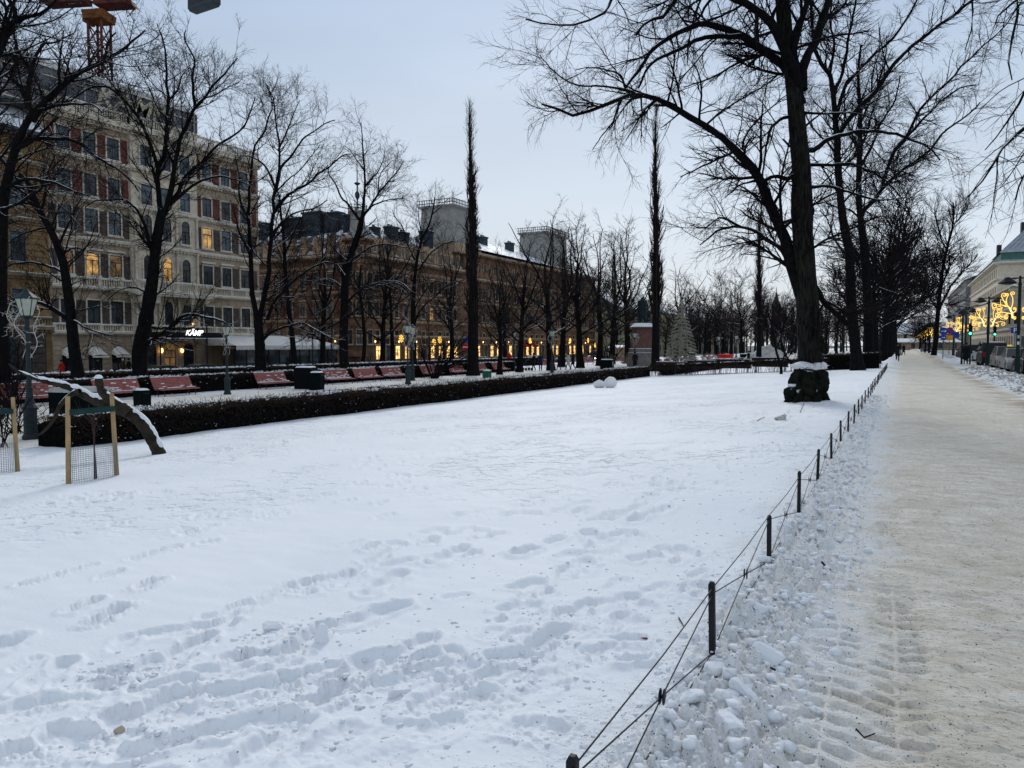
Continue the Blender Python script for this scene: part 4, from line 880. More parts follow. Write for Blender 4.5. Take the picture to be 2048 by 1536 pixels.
def courses(parent, segs, z0, z1, n, m, x=0, pr=.10, gap=.05):
    mb = MB(); hh = (z1 - z0) / n
    for a, b in segs:
        for i in range(n): mb.box(x, x + pr, a, b, z0 + i * hh + gap / 2, z0 + (i + 1) * hh - gap / 2)
    return mb.build('stone_courses', m, parent, kind='stuff')
def text_mesh(s, size, depth, m, shear=.0, name='lettering'):
    cu = bpy.data.curves.new('t', 'FONT'); cu.body = s; cu.size = size; cu.extrude = depth; cu.shear = shear; cu.offset = .012 * size; cu.align_x = 'CENTER'
    o = bpy.data.objects.new('t', cu); COL.objects.link(o); bpy.context.view_layer.update()
    me = bpy.data.meshes.new_from_object(o.evaluated_get(bpy.context.evaluated_depsgraph_get())); bpy.data.objects.remove(o); me.name = name; me.materials.clear(); me.materials.append(m); return me

# ------------------------------------------------ the pale hotel: front plane X = -66, Y 39.8..63.9
KX = -66.0
hotel = empty('hotel_building', (KX, 39.8, STG), 0, 'pale grey six storey hotel with red panels and a dark entrance canopy', 'building')
KL = 24.1; GZ = -STG                              # local z = world z + GZ
wall_box(hotel, -16, 0, 0, KL, 0, 23.75, M_kstone2)
A0, A1 = 7.7, 15.3                               # centre bay
wall_box(hotel, .001, .45, A0, A1, 0.0, 23.76, M_kstone, 'wall')
PW = window_proto(1.25, 2.15, M_kstone, M_frame, hood=0)
PWh = window_proto(1.25, 2.05, M_kstone, M_frame, hood=1)
PWt = window_proto(1.2, 2.0, M_kstone, M_frameg)
PWa = window_proto(1.0, 1.9, M_kstone, M_frame, arch=True)
Lc = [1.45, 3.9, 6.2]; Cc = [9.3, 11.5, 13.7]; Rc = [16.8, 19.3, 21.9]
F6, F5, F4, F3, F2 = 18.85 + GZ, 15.15 + GZ, 11.85 + GZ, 7.95 + GZ, 3.55 + GZ
for zf, pr in ((F6, PWt), (F5, PWt), (F4, PW), (F3, PWh), (F2, PW)):
    for i, y in enumerate(Lc + Rc):
        k = WR.choice('mmmmd') if zf > F3 + 1 else WR.choice('dddm')
        if zf == F3: k = ('i', 'l', 'i', 'd', 'd', 'd')[i]
        if zf == F2: k = 'd'
        if zf == F4 and i == 3: k = 'l'
        put_window(pr, hotel, (0.003, y, zf), 0, k)
    for i, y in enumerate(Cc):
        k = 'm' if zf > F4 + 1 else 'd'
        if zf in (F4, F3, F2): put_window(PWa, hotel, (.454, y, zf), 0, 'l' if (zf == F3 and i == 1) else k)
        else: put_window(pr, hotel, (.454, y, zf), 0, k)
for y in [0.35, 2.68, 5.05, 7.3] + [15.75, 18.05, 20.6, 23.4]:     # panels between windows
    w_ = .52 if y not in (5.05, 2.68) else .56
    for zf, mm in ((F6, M_red), (F5, M_red), (F4, M_brownpan), (F3, M_brownpan), (F2, M_brownpan)):
        if y in (.35, 23.4): w2 = .3
        else: w2 = w_ - .1
        MB().box(.004, .06, y - w2, y + w2, zf - .1, zf + 2.1).build('panel', mm, hotel)
for y in (A0 + .25, 10.4, 12.6, A1 - .25):
    for zf, hh in ((F4, 3.0), (F3, 3.3), (F2, 3.2)):
        MB().lathe([(.17, -.3), (.17, -.1), (.13, 0), (.115, hh - .5), (.18, hh - .35), (.18, hh - .2)], (.62, y, zf), 8).build('column', M_kstone, hotel, smooth=True)
for a, b, x in ((0, A0, 0), (A0, A1, .452), (A1, KL, 0)):
    a += .002; b -= .002
    cornice(hotel, a, b, 21.6 + GZ, .75, .8, M_kstone, x); cornice(hotel, a, b, F6 - .62, .45, .4, M_kstone, x); cornice(hotel, a, b, F5 - .55, .25, .3, M_kstone, x, False)
    cornice(hotel, a, b, F4 - .9, .35, .4, M_kstone, x); cornice(hotel, a, b, F3 - 1.35, .45, .3, M_kstone, x, False); cornice(hotel, a, b, F2 - 1.05, .55, .32, M_kstone, x, False)
    balustrade(hotel, a, b, 22.46 + GZ, .95, M_kstone, x + .1); balustrade(hotel, a, b, F3 - 1.04, .85, M_kstone, x + .08); balustrade(hotel, a, b, F2 - .72, .68, M_kstone, x + .1)
bal = MB(); bal.box(.46, 1.9, A0 - .6, A1 + .6, F3 - 1.6, F3 - 1.2); bal.box(.47, 1.9, A0 - .55, A1 + .55, F3 - 1.198, F3 - 1.12, 1)
for y in (A0, 9.4, 13.6, A1): bal.tbox(.46, 1.7, y - .25, y + .25, F3 - 2.3, F3 - 1.6, -.05)
bal.build('balcony_floor', [M_kstone, M_snowledge], hotel); balustrade(hotel, A0 - .55, A1 + .55, F3 - 1.1, .95, M_kstone, 1.68)
# ground floor: rusticated piers and arched openings with small awnings
courses(hotel, [(0.02, .75), (2.2, 3.1), (4.7, 5.4), (7.0, 7.68)], 0, 3.35, 8, M_kstone2, .003)
courses(hotel, [(15.32, 16.2), (17.6, 18.4)], 0, 3.4, 8, M_kstone2, .003); courses(hotel, [(A0 + .02, A0 + .7), (10.1, 10.7), (12.5, 13.1), (A1 - .7, A1 - .02)], 0, 3.4, 8, M_kstone2, .454, .12)
GA = window_proto(1.35, 1.75, M_kstone2, M_frame, arch=True, sill=False)
for i, y in enumerate((1.47, 3.9, 6.2)):
    put_window(GA, hotel, (.005, y, .55), 0, 'd')
    aw = MB(); k = 6                                 # rounded dome awning
    for j in range(k):
        a0, a1 = math.pi * j / k, math.pi * (j + 1) / k
        aw.face([(.13, y - .72 * math.cos(a0), 2.15 + .75 * math.sin(a0)), (.13, y - .72 * math.cos(a1), 2.15 + .75 * math.sin(a1)), (.95, y - .78 * math.cos(a1), 2.0 + .12 * math.sin(a1)), (.95, y - .78 * math.cos(a0), 2.0 + .12 * math.sin(a0))])
    aw.box(.9, .96, y - .78, y + .78, 1.85, 2.02); aw.build('awning', M_cream, hotel)
for y in (9.3, 11.5, 13.7):
    w_ = put_window(window_proto(1.35, 2.3, M_kstone2, M_frame, arch=True, sill=False), hotel, (.456, y, .2), 0, 'i' if y == 11.5 else 'd')
# entrance canopy with lit name
cp = MB(); cp.box(.46, 3.9, A0 + .1, A1 + .4, 3.75, 4.25); cp.box(.5, 3.92, A0 + .12, A1 + .42, 3.62, 3.70, 1); cp.build('entrance_canopy', [M_black, M_snowledge], hotel)
M_sign = mat('lit_white_sign', (.8, .8, .8), .5, .0, emit=(1, 1, .98), es=1.8)
link('sign_lettering', text_mesh('KÄMP', .75, .03, M_sign, .35), hotel, (3.96, 11.6, 3.95), (R_(90), 0, R_(90)))
for y in (A0 + .3, A1 + .2): MB().lathe([(.07, 0), (.07, 3.6)], (3.7, y, 0), 8).build('canopy_post', M_black, hotel)
# warm wall lights under the canopy
for y in (10.4, 12.8): MB().lathe([(.05, 0), (.14, .15), (.14, .4), (.05, .5)], (.75, y, 2.2), 8).build('wall_lantern', mat('warm_lamp_glass', (.8, .6, .3), .4, 0, emit=(1, .55, .18), es=4), hotel)
for y in (8.8, 14.2): MB().lathe([(.05, 0), (.12, .1), (.05, .2)], (.75, y, 5.1), 8).build('wall_lantern', mat('warm_lamp_glass', (.8, .6, .3), .4, 0), hotel)
# garland on the first balustrade
rgs = np.random.default_rng(4); Pg = np.zeros((1, 40, 3)); Pg[0, :, 1] = np.linspace(A0, A1, 40); Pg[0, :, 0] = .75; Pg[0, :, 2] = 4.75 - .12 * np.abs(np.sin(np.linspace(0, 15, 40)))
gg = spawn(Pg, np.full((1, 40), .05), rgs, 90, 0, 80, (.12, .3), 2, .2, -.05, .2, .02)
link('fir_garland', merge_mesh('fir_garland', [(Pg, np.full((1, 40), .06), 5), (gg[0], gg[1], 3)], mat('dark_fir', (.012, .02, .014), .9)), hotel, kind='stuff')
# white terrace awning and glazed veranda on the right
ver = empty('glazed_terrace', (KX + .2, 39.8 + 15.9, STG), 0, 'white scalloped awning over a glazed street terrace of the hotel', 'terrace awning')
aw = MB(); y0, y1 = 0.2, 16.5
aw.face([(.05, y0 + .6, 4.05), (.05, y1 - 1.6, 4.05), (4.6, y1, 2.95), (4.6, y0, 2.95)]); aw.face([(.05, y0 + .6, 4.05), (4.6, y0, 2.95), (.05, y0, 2.95)]); aw.face([(.05, y1 - 1.6, 4.05), (.05, y1, 2.95), (4.6, y1, 2.95)])
n = 44
for i in range(n):
    a, b = y0 + (y1 - y0) * i / n, y0 + (y1 - y0) * (i + 1) / n; c = (a + b) / 2
    aw.face([(4.62, a, 2.95), (4.62, b, 2.95), (4.63, b, 2.58), (4.63, (b + c) / 2, 2.48), (4.63, (a + c) / 2, 2.48), (4.63, a, 2.58)])
aw.build('awning_cloth', mat('white_awning', (.72, .70, .66), .8, .06, 1), ver)
for i in range(11):
    y = y0 + .2 + (y1 - y0 - .4) * i / 10; MB().box(4.1, 4.2, y - .06, y + .06, 0, 2.6).build('post', M_black, ver)
MB().box(4.12, 4.18, y0 + .2, y1 - .2, .95, 1.05).build('rail', M_black, ver)
for i in range(10):
    y = y0 + .28 + (y1 - y0 - .4) * i / 10; MB().box(4.14, 4.16, y, y + 1.45, .06, .93).build('glass_panel', G_mid, ver); MB().box(4.14, 4.16, y, y + 1.45, 1.07, 2.55).build('glass_panel', G_mid if i % 3 == 1 else G_dark, ver)
MB().box(4.12, 4.2, y1 - .25, y1 - .2, 0, 2.6).build('post', M_black, ver)
MB().lathe([(.03, 0), (.09, .05), (.03, .15)], (3.6, 1.4, 1.7), 6).build('table_lamp', mat('warm_lamp_glass', (.8, .6, .3)), ver)
# scaffold tent over the roof
tent = empty('roof_scaffold_tent', (KX - 1.2, 36.5, 22.4), 0, 'grey mesh covered scaffold tent built over the hotel roof', 'scaffold')
M_mesh = mat('grey_scaffold_mesh', (.24, .25, .27), .9, .12, .8, .2, 6); M_meshd = mat('dark_scaffold_mesh', (.14, .145, .16), .9, .18, .5, .2, 6); M_tarp = mat('pale_tarpaulin', (.36, .37, .36), .8, .08, .8)
TL = 20.2
MB().box(-9, 0, -14, TL, 0, 3.6).build('mesh_sheeting', M_meshd, tent)
rf = MB(); rf.face([(.15, -14, 3.55), (.15, TL, 3.55), (-1.8, TL - .6, 4.9), (-1.8, -14, 4.9)]); rf.face([(-1.8, -14, 4.9), (-1.8, TL - .6, 4.9), (-9.2, TL - .6, 5.4), (-9.2, -14, 5.4)]); rf.face([(.15, TL, 3.55), (-9.2, TL, 3.55), (-9.2, TL - .6, 5.4), (-1.8, TL - .6, 4.9)]); rf.build('tarpaulin_roof', M_tarp, tent)
for i in range(15): MB().box(.02, .09, -13.9 + i * 2.4, -13.8 + i * 2.4, 0, 3.55).build('scaffold_pole', mat('galvanised_pole', (.42, .42, .41), .5, .1), tent)
for z in (.1, 1.4, 2.8): MB().box(.10, .15, -14, TL, z, z + .1).build('scaffold_rail', M_kstone, tent)
for i in range(14): MB().tube([(.12, -13.8 + i * 2.4, .15), (.12, -11.4 + i * 2.4, 2.8)], .035, 4).build('scaffold_brace', mat('galvanised_pole', (.4, .4, .4)), tent)
link('roof_lettering', text_mesh('KÄMP', 2.7, .06, mat('gold_lettering', (.50, .46, .33), .6, .1), .35), tent, (1.5, 11.2, 1.1), (R_(90), 0, R_(90)))
for y in (8.5, 11.2, 14): MB().box(.9, 1.4, y - .05, y + .05, 0, 1.15).build('letter_stand', M_black, tent)

# ------------------------------------------------ yellow house at the left edge
yl = empty('yellow_building', (KX, 14, STG), 0, 'ochre yellow house with rusticated walls at the left edge', 'building')
YL = 25.78
wall_box(yl, -14, 0, 0, YL, 0, 21.0, M_ochre)
PY = window_proto(1.25, 2.5, M_ochre2, M_frameg, hood=0)
for zf in (4.2 + GZ, 9.0 + GZ, 13.6 + GZ): 
    for i in range(8):
        put_window(PY, yl, (.003, YL - 2.6 - i * 3.1, zf - .4), 0, 'm')
PYs = window_proto(.9, .8, M_ochre2, M_frameg)
for i in range(8): put_window(PYs, yl, (.003, YL - 2.6 - i * 3.1, 17.6 + GZ), 0, "d")
for z, p in ((2.7 + GZ, .5), (7.2 + GZ, .4), (11.8 + GZ, .35), (16.6 + GZ, .35), (19.0 + GZ, .9)): cornice(yl, .02, YL - .01, z, p, .5, M_ochre2, 0, p > .45)
balustrade(yl, .02, YL - .02, 3.25 + GZ, .75, M_ochre2, .1)
mb = MB()
for j, zf in enumerate((8.1 + GZ, 12.5 + GZ)):
    for k in range(7):
        for i in range(9):
            yc = YL - 1.05 - i * 3.1; a0, a1 = yc - .75, min(yc + .75, YL - .05)
            if a0 > .1: mb.box(.003, .07, a0, a1, zf + k * .52, zf + k * .52 + .46)
mb.build('stone_courses', M_ochre, yl, kind='stuff')
MB().box(.004, .2, 0, YL - .6, 0, 3.9).build('dark_shop_front', M_dkroof, yl)
for i in range(4): MB().box(.201, .26, YL - 3.1, YL - .7, .7 + i * .8, 1.4 + i * .8).build('grey_panel', M_brownpan, yl)
for i in range(4): put_window(window_proto(2.4, 2.6, M_dkroof, M_black, sill=False), yl, (.205, YL - 5.2 - i * 4.2, .4), 0, 'd')
rr = MB(); rr.face([(.95, -1, 20.95), (.95, YL, 20.95), (-6, YL, 25.5), (-6, -1, 25.5)]); rr.box(-.02, .96, -1, YL - .03, 20.6, 20.92, 0); rr.build('roof', M_sroof, yl)
MB().box(-3.2, -1.8, YL - 7.0, YL - 4.3, 21.5, 25.8).build('chimney', M_dkroof, yl)

# ------------------------------------------------ orange-brown corner house: X -66, Y 82..109.8, then taller wing to 171
ob = empty('corner_building', (KX, 82, STG), 0, 'orange brown ornate corner house with red panels, turret and steep snowy roof', 'building')
P2 = window_proto(.95, 1.95, M_orange2, M_frame, hood=0); P2h = window_proto(.95, 1.9, M_orange2, M_frame, hood=1)
OL = 27.8; HF = (1.7 + GZ, 5.6 + GZ, 9.6 + GZ)
wall_box(ob, -34, 0, 0, OL, 0, 14.4 + GZ, M_orange)
def bay_facade(parent, org, rz, length, z_list, step, protos, lit=.05, start=1.3, panels=True, x0=.0):
    c, s = math.cos(rz), math.sin(rz)
    n = int((length - .6) / step)
    for zi, zf in enumerate(z_list):
        for i in range(n):
            y = start + i * step; k = 'l' if WR.random() < lit else WR.choice('dddm')
            put_window(protos[zi % len(protos)], parent, (org[0] - s * y + c * .004, org[1] + c * y + s * .004, zf), rz, k)
            if panels and zi and i % 2:
                yy = y + step / 2; MB().box(.004, .06, -.22, .22, 0, 2.0).build('panel', M_red, parent, (org[0] - s * yy, org[1] + c * yy, zf), (0, 0, rz))
bay_facade(ob, (0, 0), 0, OL, HF, 2.32, [P2, P2h, P2h])
bay_facade(ob, (-34, 0), R_(-90), 34, HF, 2.5, [P2, P2h, P2h], .08)
for z, p in ((3.9, .4), (4.8 + GZ, .3), (8.6 + GZ, .3), (12.2 + GZ, .25), (13.6 + GZ, .8)):
    cornice(ob, .01, OL, z, p, .45, M_orange2, 0, p > .7, p > .35)
    c_ = cornice(ob, .01, 34, z, p, .45, M_orange2, 0, p > .7, p > .35); c_.location = (-34, 0, 0); c_.rotation_euler = (0, 0, R_(-90))
# dormers and gabled parapet
for i in range(12):
    y = 1.2 + i * 2.25; d = MB(); d.box(-1.4, -.1, y - .5, y + .5, 14.42 + GZ, 16.2 + GZ); d.prism([(-.62, 16.2 + GZ), (.62, 16.2 + GZ), (0, 17.0 + GZ)], 0, .1)
    d2 = MB(); d2.box(-1.4, .0, y - .52, y + .52, 14.42 + GZ, 16.1 + GZ)
    d2.face([(0, y - .62, 16.1 + GZ), (0, y + .62, 16.1 + GZ), (0, y, 16.95 + GZ)]); d2.face([(0, y - .62, 16.1 + GZ), (0, y, 16.95 + GZ), (-1.6, y, 16.95 + GZ), (-1.6, y - .62, 16.1 + GZ)]); d2.face([(0, y + .62, 16.1 + GZ), (-1.6, y + .62, 16.1 + GZ), (-1.6, y, 16.95 + GZ), (0, y, 16.95 + GZ)])
    d2.build('dormer', M_orange2, ob); MB().face([(.01, y - .28, 14.8 + GZ), (.01, y + .28, 14.8 + GZ), (.01, y + .28, 15.9 + GZ), (.01, y - .28, 15.9 + GZ)]) ; pnm = MB(); pnm.face([(.012, y - .28, 14.8 + GZ), (.012, y + .28, 14.8 + GZ), (.012, y + .28, 15.9 + GZ), (.012, y - .28, 15.9 + GZ)]); pnm.build('dormer_pane', G_dark, ob)
for i in range(12):
    x = -3.0 - i * 2.4; d2 = MB(); d2.box(x - .52, x + .52, .0, 1.6, 14.42 + GZ, 16.1 + GZ); d2.face([(x - .62, 0, 16.1 + GZ), (x + .62, 0, 16.1 + GZ), (x, 0, 16.95 + GZ)]); d2.face([(x - .62, 0, 16.1 + GZ), (x, 0, 16.95 + GZ), (x, 1.6, 16.95 + GZ), (x - .62, 1.6, 16.1 + GZ)]); d2.build('dormer', M_orange2, ob)
rf = MB(); z0, z1 = 14.42 + GZ, 19.0 + GZ
rf.face([(-.3, .3, z0), (-.3, OL, z0), (-4.5, OL, z1), (-4.5, 4.5, z1)]); rf.face([(-.3, .3, z0), (-4.5, 4.5, z1), (-34, 4.5, z1), (-34, .3, z0)]); rf.face([(-4.5, 4.5, z1), (-4.5, OL, z1), (-34, OL, z1), (-34, 4.5, z1)]); rf.build('roof', M_sroof, ob)
def chimney(parent, x, y, w, l, z0, z1):
    m_ = MB(); m_.box(x - w/2, x + w/2, y - l/2, y + l/2, z0, z1); m_.box(x - w/2 - .12, x + w/2 + .12, y - l/2 - .12, y + l/2 + .12, z1 + .001, z1 + .25)
    for k in range(max(int(l / .7), 1)): m_.box(x - .15, x + .15, y - l/2 + .2 + k * .7, y - l/2 + .5 + k * .7, z1 + .251, z1 + .6)
    m_.box(x - w/2 - .1, x + w/2 + .1, y - l/2 - .1, y + l/2 + .1, z1 + .252, z1 + .30, 1); return m_.build('chimney', [M_dkroof, M_snowledge], parent)
for x, y, w, l, a, b in [(-22, 4, 3.0, 1.6, 16.5, 20.0), (-28, 4, 2.6, 1.6, 16.5, 20.4), (-15, 3.5, 3.5, 1.6, 16.5, 20.2), (-11.5, 4, 3.4, 1.6, 17, 20.9), (-8, 4.2, 2.8, 1.5, 17, 20.6), (-4.6, 4.0, 1.9, 1.5, 17, 20.0), (-3.5, 12.0, 1.3, 2.0, 15.5, 19.3), (-3.2, 14.6, 1.2, 1.7, 15.5, 18.8), (-3.5, 21.5, 1.6, 1.8, 15.5, 19.9), (-4, 8.5, 1.2, 1.2, 16, 18.8)]: chimney(ob, x, y, w, l, a + GZ, b + GZ)
# corner turret with iron crown
tu = MB(); tu.lathe([(2.0, 0), (2.0, 12.6), (2.3, 12.9), (2.3, 13.4), (1.9, 13.5), (1.9, 15.6), (2.4, 15.9), (2.3, 16.2)], (-1.3, 1.3, GZ), 8, ph=R_(22.5)); tu.build('turret', M_orange, ob)
tr_ = MB(); tr_.lathe([(2.3, 16.2), (1.6, 16.9), (1.15, 17.6), (1.0, 18.6), (1.05, 19.6), (1.35, 19.9), (1.35, 20.1)], (-1.3, 1.3, GZ), 8, ph=R_(22.5)); tr_.build('turret_roof', M_grtower, ob)
cw = MB()
for k in range(16):
    a = 2 * math.pi * k / 16; cw.tube([(-1.3 + 1.25 * math.cos(a), 1.3 + 1.25 * math.sin(a), 20.1 + GZ), (-1.3 + 1.3 * math.cos(a), 1.3 + 1.3 * math.sin(a), 20.95 + GZ)], .05, 4)
for z in (20.3, 20.85): cw.tube([(-1.3 + 1.28 * math.cos(2 * math.pi * k / 16), 1.3 + 1.28 * math.sin(2 * math.pi * k / 16), z + GZ) for k in range(17)], .05, 4)
cw.lathe([(.08, 20.1), (.10, 21.6), (.35, 22.1), (.35, 22.5), (.1, 22.9), (.1, 23.6), (.5, 23.9), (.08, 24.1), (.05, 27)], (-1.3, 1.3, GZ), 6); cw.build('iron_crown', M_dkroof, ob)
for k in range(5):
    a = R_(-90 + k * 45 - 0); 
    for zf in (1.7, 5.6, 9.6, 13.9): put_window(P2 if zf < 13 else window_proto(.8, 1.2, M_orange2, M_frame), ob, (-1.3 + 1.86 * math.cos(a), 1.3 + 1.86 * math.sin(a), zf + GZ), a, 'd')
# ground floor shops: warm windows, small awnings, courses
courses(ob, [(i * 2.32 + .05, i * 2.32 + .75) for i in range(12)], 0, 3.8, 8, M_orange, .003)
cs = courses(ob, [(i * 2.5 + .05, i * 2.5 + .85) for i in range(7)], 0, 3.8, 8, M_orange, .003); cs.location = (-17, 0, 0); cs.rotation_euler = (0, 0, R_(-90))
SH = window_proto(1.15, 2.0, M_orange2, M_frame, sill=False)
SHL = (SH[0], dict(SH[1], l=(lambda p: (p.face([(.025, -.575, 0), (.025, .575, 0), (.025, .575, 2.0), (.025, -.575, 2.0)]), p.mesh('pane', G_shop))[1])(MB())), None)
for i in range(11):
    y = 1.6 + i * 2.32; lit = i in (1, 3, 4, 5, 7, 8, 9, 10)
    put_window(SHL, ob, (.004, y, .9), 0, 'l' if lit else 'd')
for i, lit in enumerate((1, 0, 1, 1, 0, 1)):
    put_window(SHL, ob, (-15.4 + i * 2.5, -.004, .9), R_(-90), 'l' if lit else 'd')
M_spot = mat('warm_lamp_glass', (.8, .6, .3))
for x, y in [(-14.2, -.25), (-9.2, -.25), (-4.2, -.25), (.25, 3.0), (.25, 8.6), (.25, 13.1), (.25, 17.8), (.25, 22.3)]:
    MB().lathe([(.04, 0), (.1, .08), (.1, .22), (.04, .3)], (x, y, 3.35), 6).build('wall_lantern', M_spot, ob)
for y in (10.9, 20.2): a_ = MB(); a_.face([(.02, y - .8, 3.2), (.02, y + .8, 3.2), (.9, y + .8, 2.8), (.9, y - .8, 2.8)]); a_.face([(.9, y - .8, 2.8), (.9, y + .8, 2.8), (.9, y + .8, 2.6), (.9, y - .8, 2.6)]); a_.build('awning', M_black, ob)
for x in (-12.9, -7.9): a_ = MB(); a_.face([(x - .8, -.02, 3.2), (x + .8, -.02, 3.2), (x + .8, -.9, 2.8), (x - .8, -.9, 2.8)]); a_.build('awning', M_black, ob)

# taller wing with two roof pavilions
wg = empty('long_building', (KX, 109.8, STG), 0, 'long brown palace front with arched top floor and two pale roof pavilions', 'building')
WL = 61.2
wall_box(wg, -17, 0, .002, WL, 0, 17.9 + GZ, M_orange)
P3a = window_proto(.7, 1.1, M_orange2, M_frame, arch=True, sill=False)
for zf, pr in ((1.7, P2), (5.6, P2), (9.6, P2)): 
    for i in range(25): put_window(pr, wg, (.004, 1.6 + i * 2.42, zf + GZ), 0, 'l' if WR.random() < .02 else WR.choice('dddm'))
for i in range(33): put_window(P3a, wg, (.004, 1.3 + i * 1.83, 14.4 + GZ), 0, 'd')
for i in range(24):
    for zf in (5.6, 9.6): MB().box(.004, .06, -.25, .25, 0, 2.0).build('panel', M_red, wg, (0, 2.81 + i * 2.42, zf + GZ)) if i % 2 else None
for z, p in ((3.9, .35), (4.8 + GZ, .3), (8.6 + GZ, .3), (12.6 + GZ, .5), (16.9 + GZ, 1.1)): cornice(wg, .01, WL, z, p, .5, M_orange2, 0, p > .45, p > .35)
for i in range(24): put_window(SHL, wg, (.004, 2.2 + i * 2.42, .9), 0, 'l' if i % 5 != 2 else 'd')
for i in range(12): MB().lathe([(.04, 0), (.1, .08), (.1, .22), (.04, .3)], (.3, 1.0 + i * 4.84, 3.35), 6).build('wall_lantern', M_spot, wg)
for y in (20.5, 24.5): a_ = MB(); a_.face([(.02, y - 1.4, 3.6), (.02, y + 1.4, 3.6), (1.6, y + 1.4, 2.9), (1.6, y - 1.4, 2.9)]); a_.face([(1.6, y - 1.4, 2.9), (1.6, y + 1.4, 2.9), (1.6, y + 1.4, 2.6), (1.6, y - 1.4, 2.6)]); a_.build('red_awning', mat('red_awning', (.22, .02, .02), .8), wg)
rf = MB(); z0, z1 = 18.02 + GZ, 21.6 + GZ
rf.face([(1.0, 0, z0), (1.0, WL, z0), (-7, WL, z1), (-7, 0, z1)]); rf.face([(-7, 0, z1), (-7, WL, z1), (-17, WL, z0), (-17, 0, z0)]); rf.face([(1.0, 0, z0), (-7, 0, z1), (-17, 0, z0)]); rf.build('roof', M_sroof, wg)
def pavilion(y0, y1, zt, prt):
    p = MB(); p.box(-8, .35, y0, y1, 17.0 + GZ, 18.6 + GZ, 1); n = len(p.v)
    levels = [(.35, 0, 18.6), (-.2, .5, 19.6), (-.6, .9, 21.0), (-.75, 1.05, zt - .6), (-.3, .6, zt - .2), (-.3, .6, zt)]
    for xo, ins, z in levels: p.v += [(xo, y0 + ins, z + GZ), (xo, y1 - ins, z + GZ), (-8 + ins, y1 - ins, z + GZ), (-8 + ins, y0 + ins, z + GZ)]
    for i in range(len(levels) - 1):
        for k in range(4): p.f.append((n + i*4 + k, n + i*4 + (k+1) % 4, n + i*4 + 4 + (k+1) % 4, n + i*4 + 4 + k)); p.m.append(0)
    p.f.append(tuple(n + 4 * (len(levels) - 1) + k for k in range(4))); p.m.append(0)
    p.build('roof_pavilion', [M_grtower, M_orange2], wg)
    r = MB()
    for k in range(int((y1 - y0) / .5)): yy = y0 + .7 + k * .5; r.box(-.45, -.35, yy - .04, yy + .04, zt + GZ + .002, zt + 1.0 + GZ)
    for k in range(14): xx = -.6 - k * .5; r.box(xx - .04, xx + .04, y0 + .65, y0 + .72, zt + GZ + .002, zt + 1.0 + GZ)
    for z in (.3, .85): r.box(-.44, -.36, y0 + .6, y1 - .6, zt + z + GZ, zt + z + .1 + GZ); r.box(-7.5, -.45, y0 + .66, y0 + .71, zt + z + GZ, zt + z + .1 + GZ)
    r.tube([(-.4, y0 + .65, zt + GZ), (-.4, y0 + .65, zt + 1.9 + GZ)], .07, 4); r.tube([(-.4, y1 - .65, zt + GZ), (-.4, y1 - .65, zt + 1.9 + GZ)], .07, 4)
    r.build('roof_railing', M_dkroof, wg)
pavilion(-3.6, 5.2, 25.0, 1); pavilion(33.5, 46, 25.5, 1)
for y, z in ((7.5, 21.9), (9.5, 21.4), (26, 22.0), (15, 21.8)): chimney(wg, -5, y, 1.2, 1.8, 18 + GZ, z + GZ)
# paler house further along, and low ones closing the street
def plain_house(name, label, x, y, rz, L_, D_, H_, wallm, roofm, nx, nf, roofh=3.0, cat='building', lit=.0, ws=(1.1, 1.8), hip=1.5):
    r = empty(name, (x, y, STG if x < -40 else -.15), rz, label, cat)
    wall_box(r, -D_, 0, 0, L_, 0, H_, wallm)
    p = window_proto(ws[0], ws[1], wallm, M_frameg, sill=False)
    fh = H_ / nf
    for f in range(nf):
        for i in range(nx): put_window(p, r, (.004, L_ * (i + .5) / nx, fh * f + fh * .3), 0, 'l' if WR.random() < lit else WR.choice('ddm'))
    for f in range(1, nf + 1): cornice(r, .0, L_, fh * f - .3, .5 if f == nf else .2, .3, wallm, 0, False, f == nf)
    rf = MB(); rf.face([(.5, -.3, H_ + .02), (.5, L_ + .3, H_ + .02), (-D_ / 2, L_ - hip, H_ + roofh), (-D_ / 2, hip, H_ + roofh)]); rf.face([(-D_ - .3, -.3, H_ + .02), (-D_ / 2, hip, H_ + roofh), (-D_ / 2, L_ - hip, H_ + roofh), (-D_ - .3, L_ + .3, H_ + .02)])
    rf.face([(.5, -.3, H_ + .02), (-D_ / 2, hip, H_ + roofh), (-D_ - .3, -.3, H_ + .02)]); rf.face([(.5, L_ + .3, H_ + .02), (-D_ - .3, L_ + .3, H_ + .02), (-D_ / 2, L_ - hip, H_ + roofh)]); rf.build('roof', roofm, r)
    return r
M_pale = mat('pale_yellow_plaster', (.42, .37, .25), .85, .15, .5); M_greenroof = mat('snowy_green_roof', (.08, .13, .12), .7, .2, 1, snow=(.55, 0, .8))
plain_house('pale_building', 'pale yellow street house past the long palace, seen between bare trees', -66, 187, 0, 60, 16, 13, M_pale, M_sroof, 16, 3, 4)
plain_house('pale_building', 'distant pale house behind the statue poplar and wire light tree', -66, 262, 0, 90, 16, 12, M_pale, M_greenroof, 16, 3, 4)
eh = plain_house('market_hall', 'low yellow house with snowy green roof closing the far end of the path', -12, 330, R_(-90), 34, 12, 6.0, M_pale, M_greenroof, 9, 2, 4.5)
plain_house('low_pavilion', 'low beige pavilion with snow roof below the yellow house at the path end', -6, 262, R_(-90), 22, 8, 2.6, M_kstone2, M_sroof, 6, 1, 1.2)
plain_house('kiosk', 'small beige kiosk beside the wire light tree', -41, 112, R_(-90), 4.2, 3, 2.6, mat('kiosk_boards', (.42, .30, .2), .8), M_sroof, 2, 1, .4, 'kiosk', ws=(1.0, .9), hip=.2)

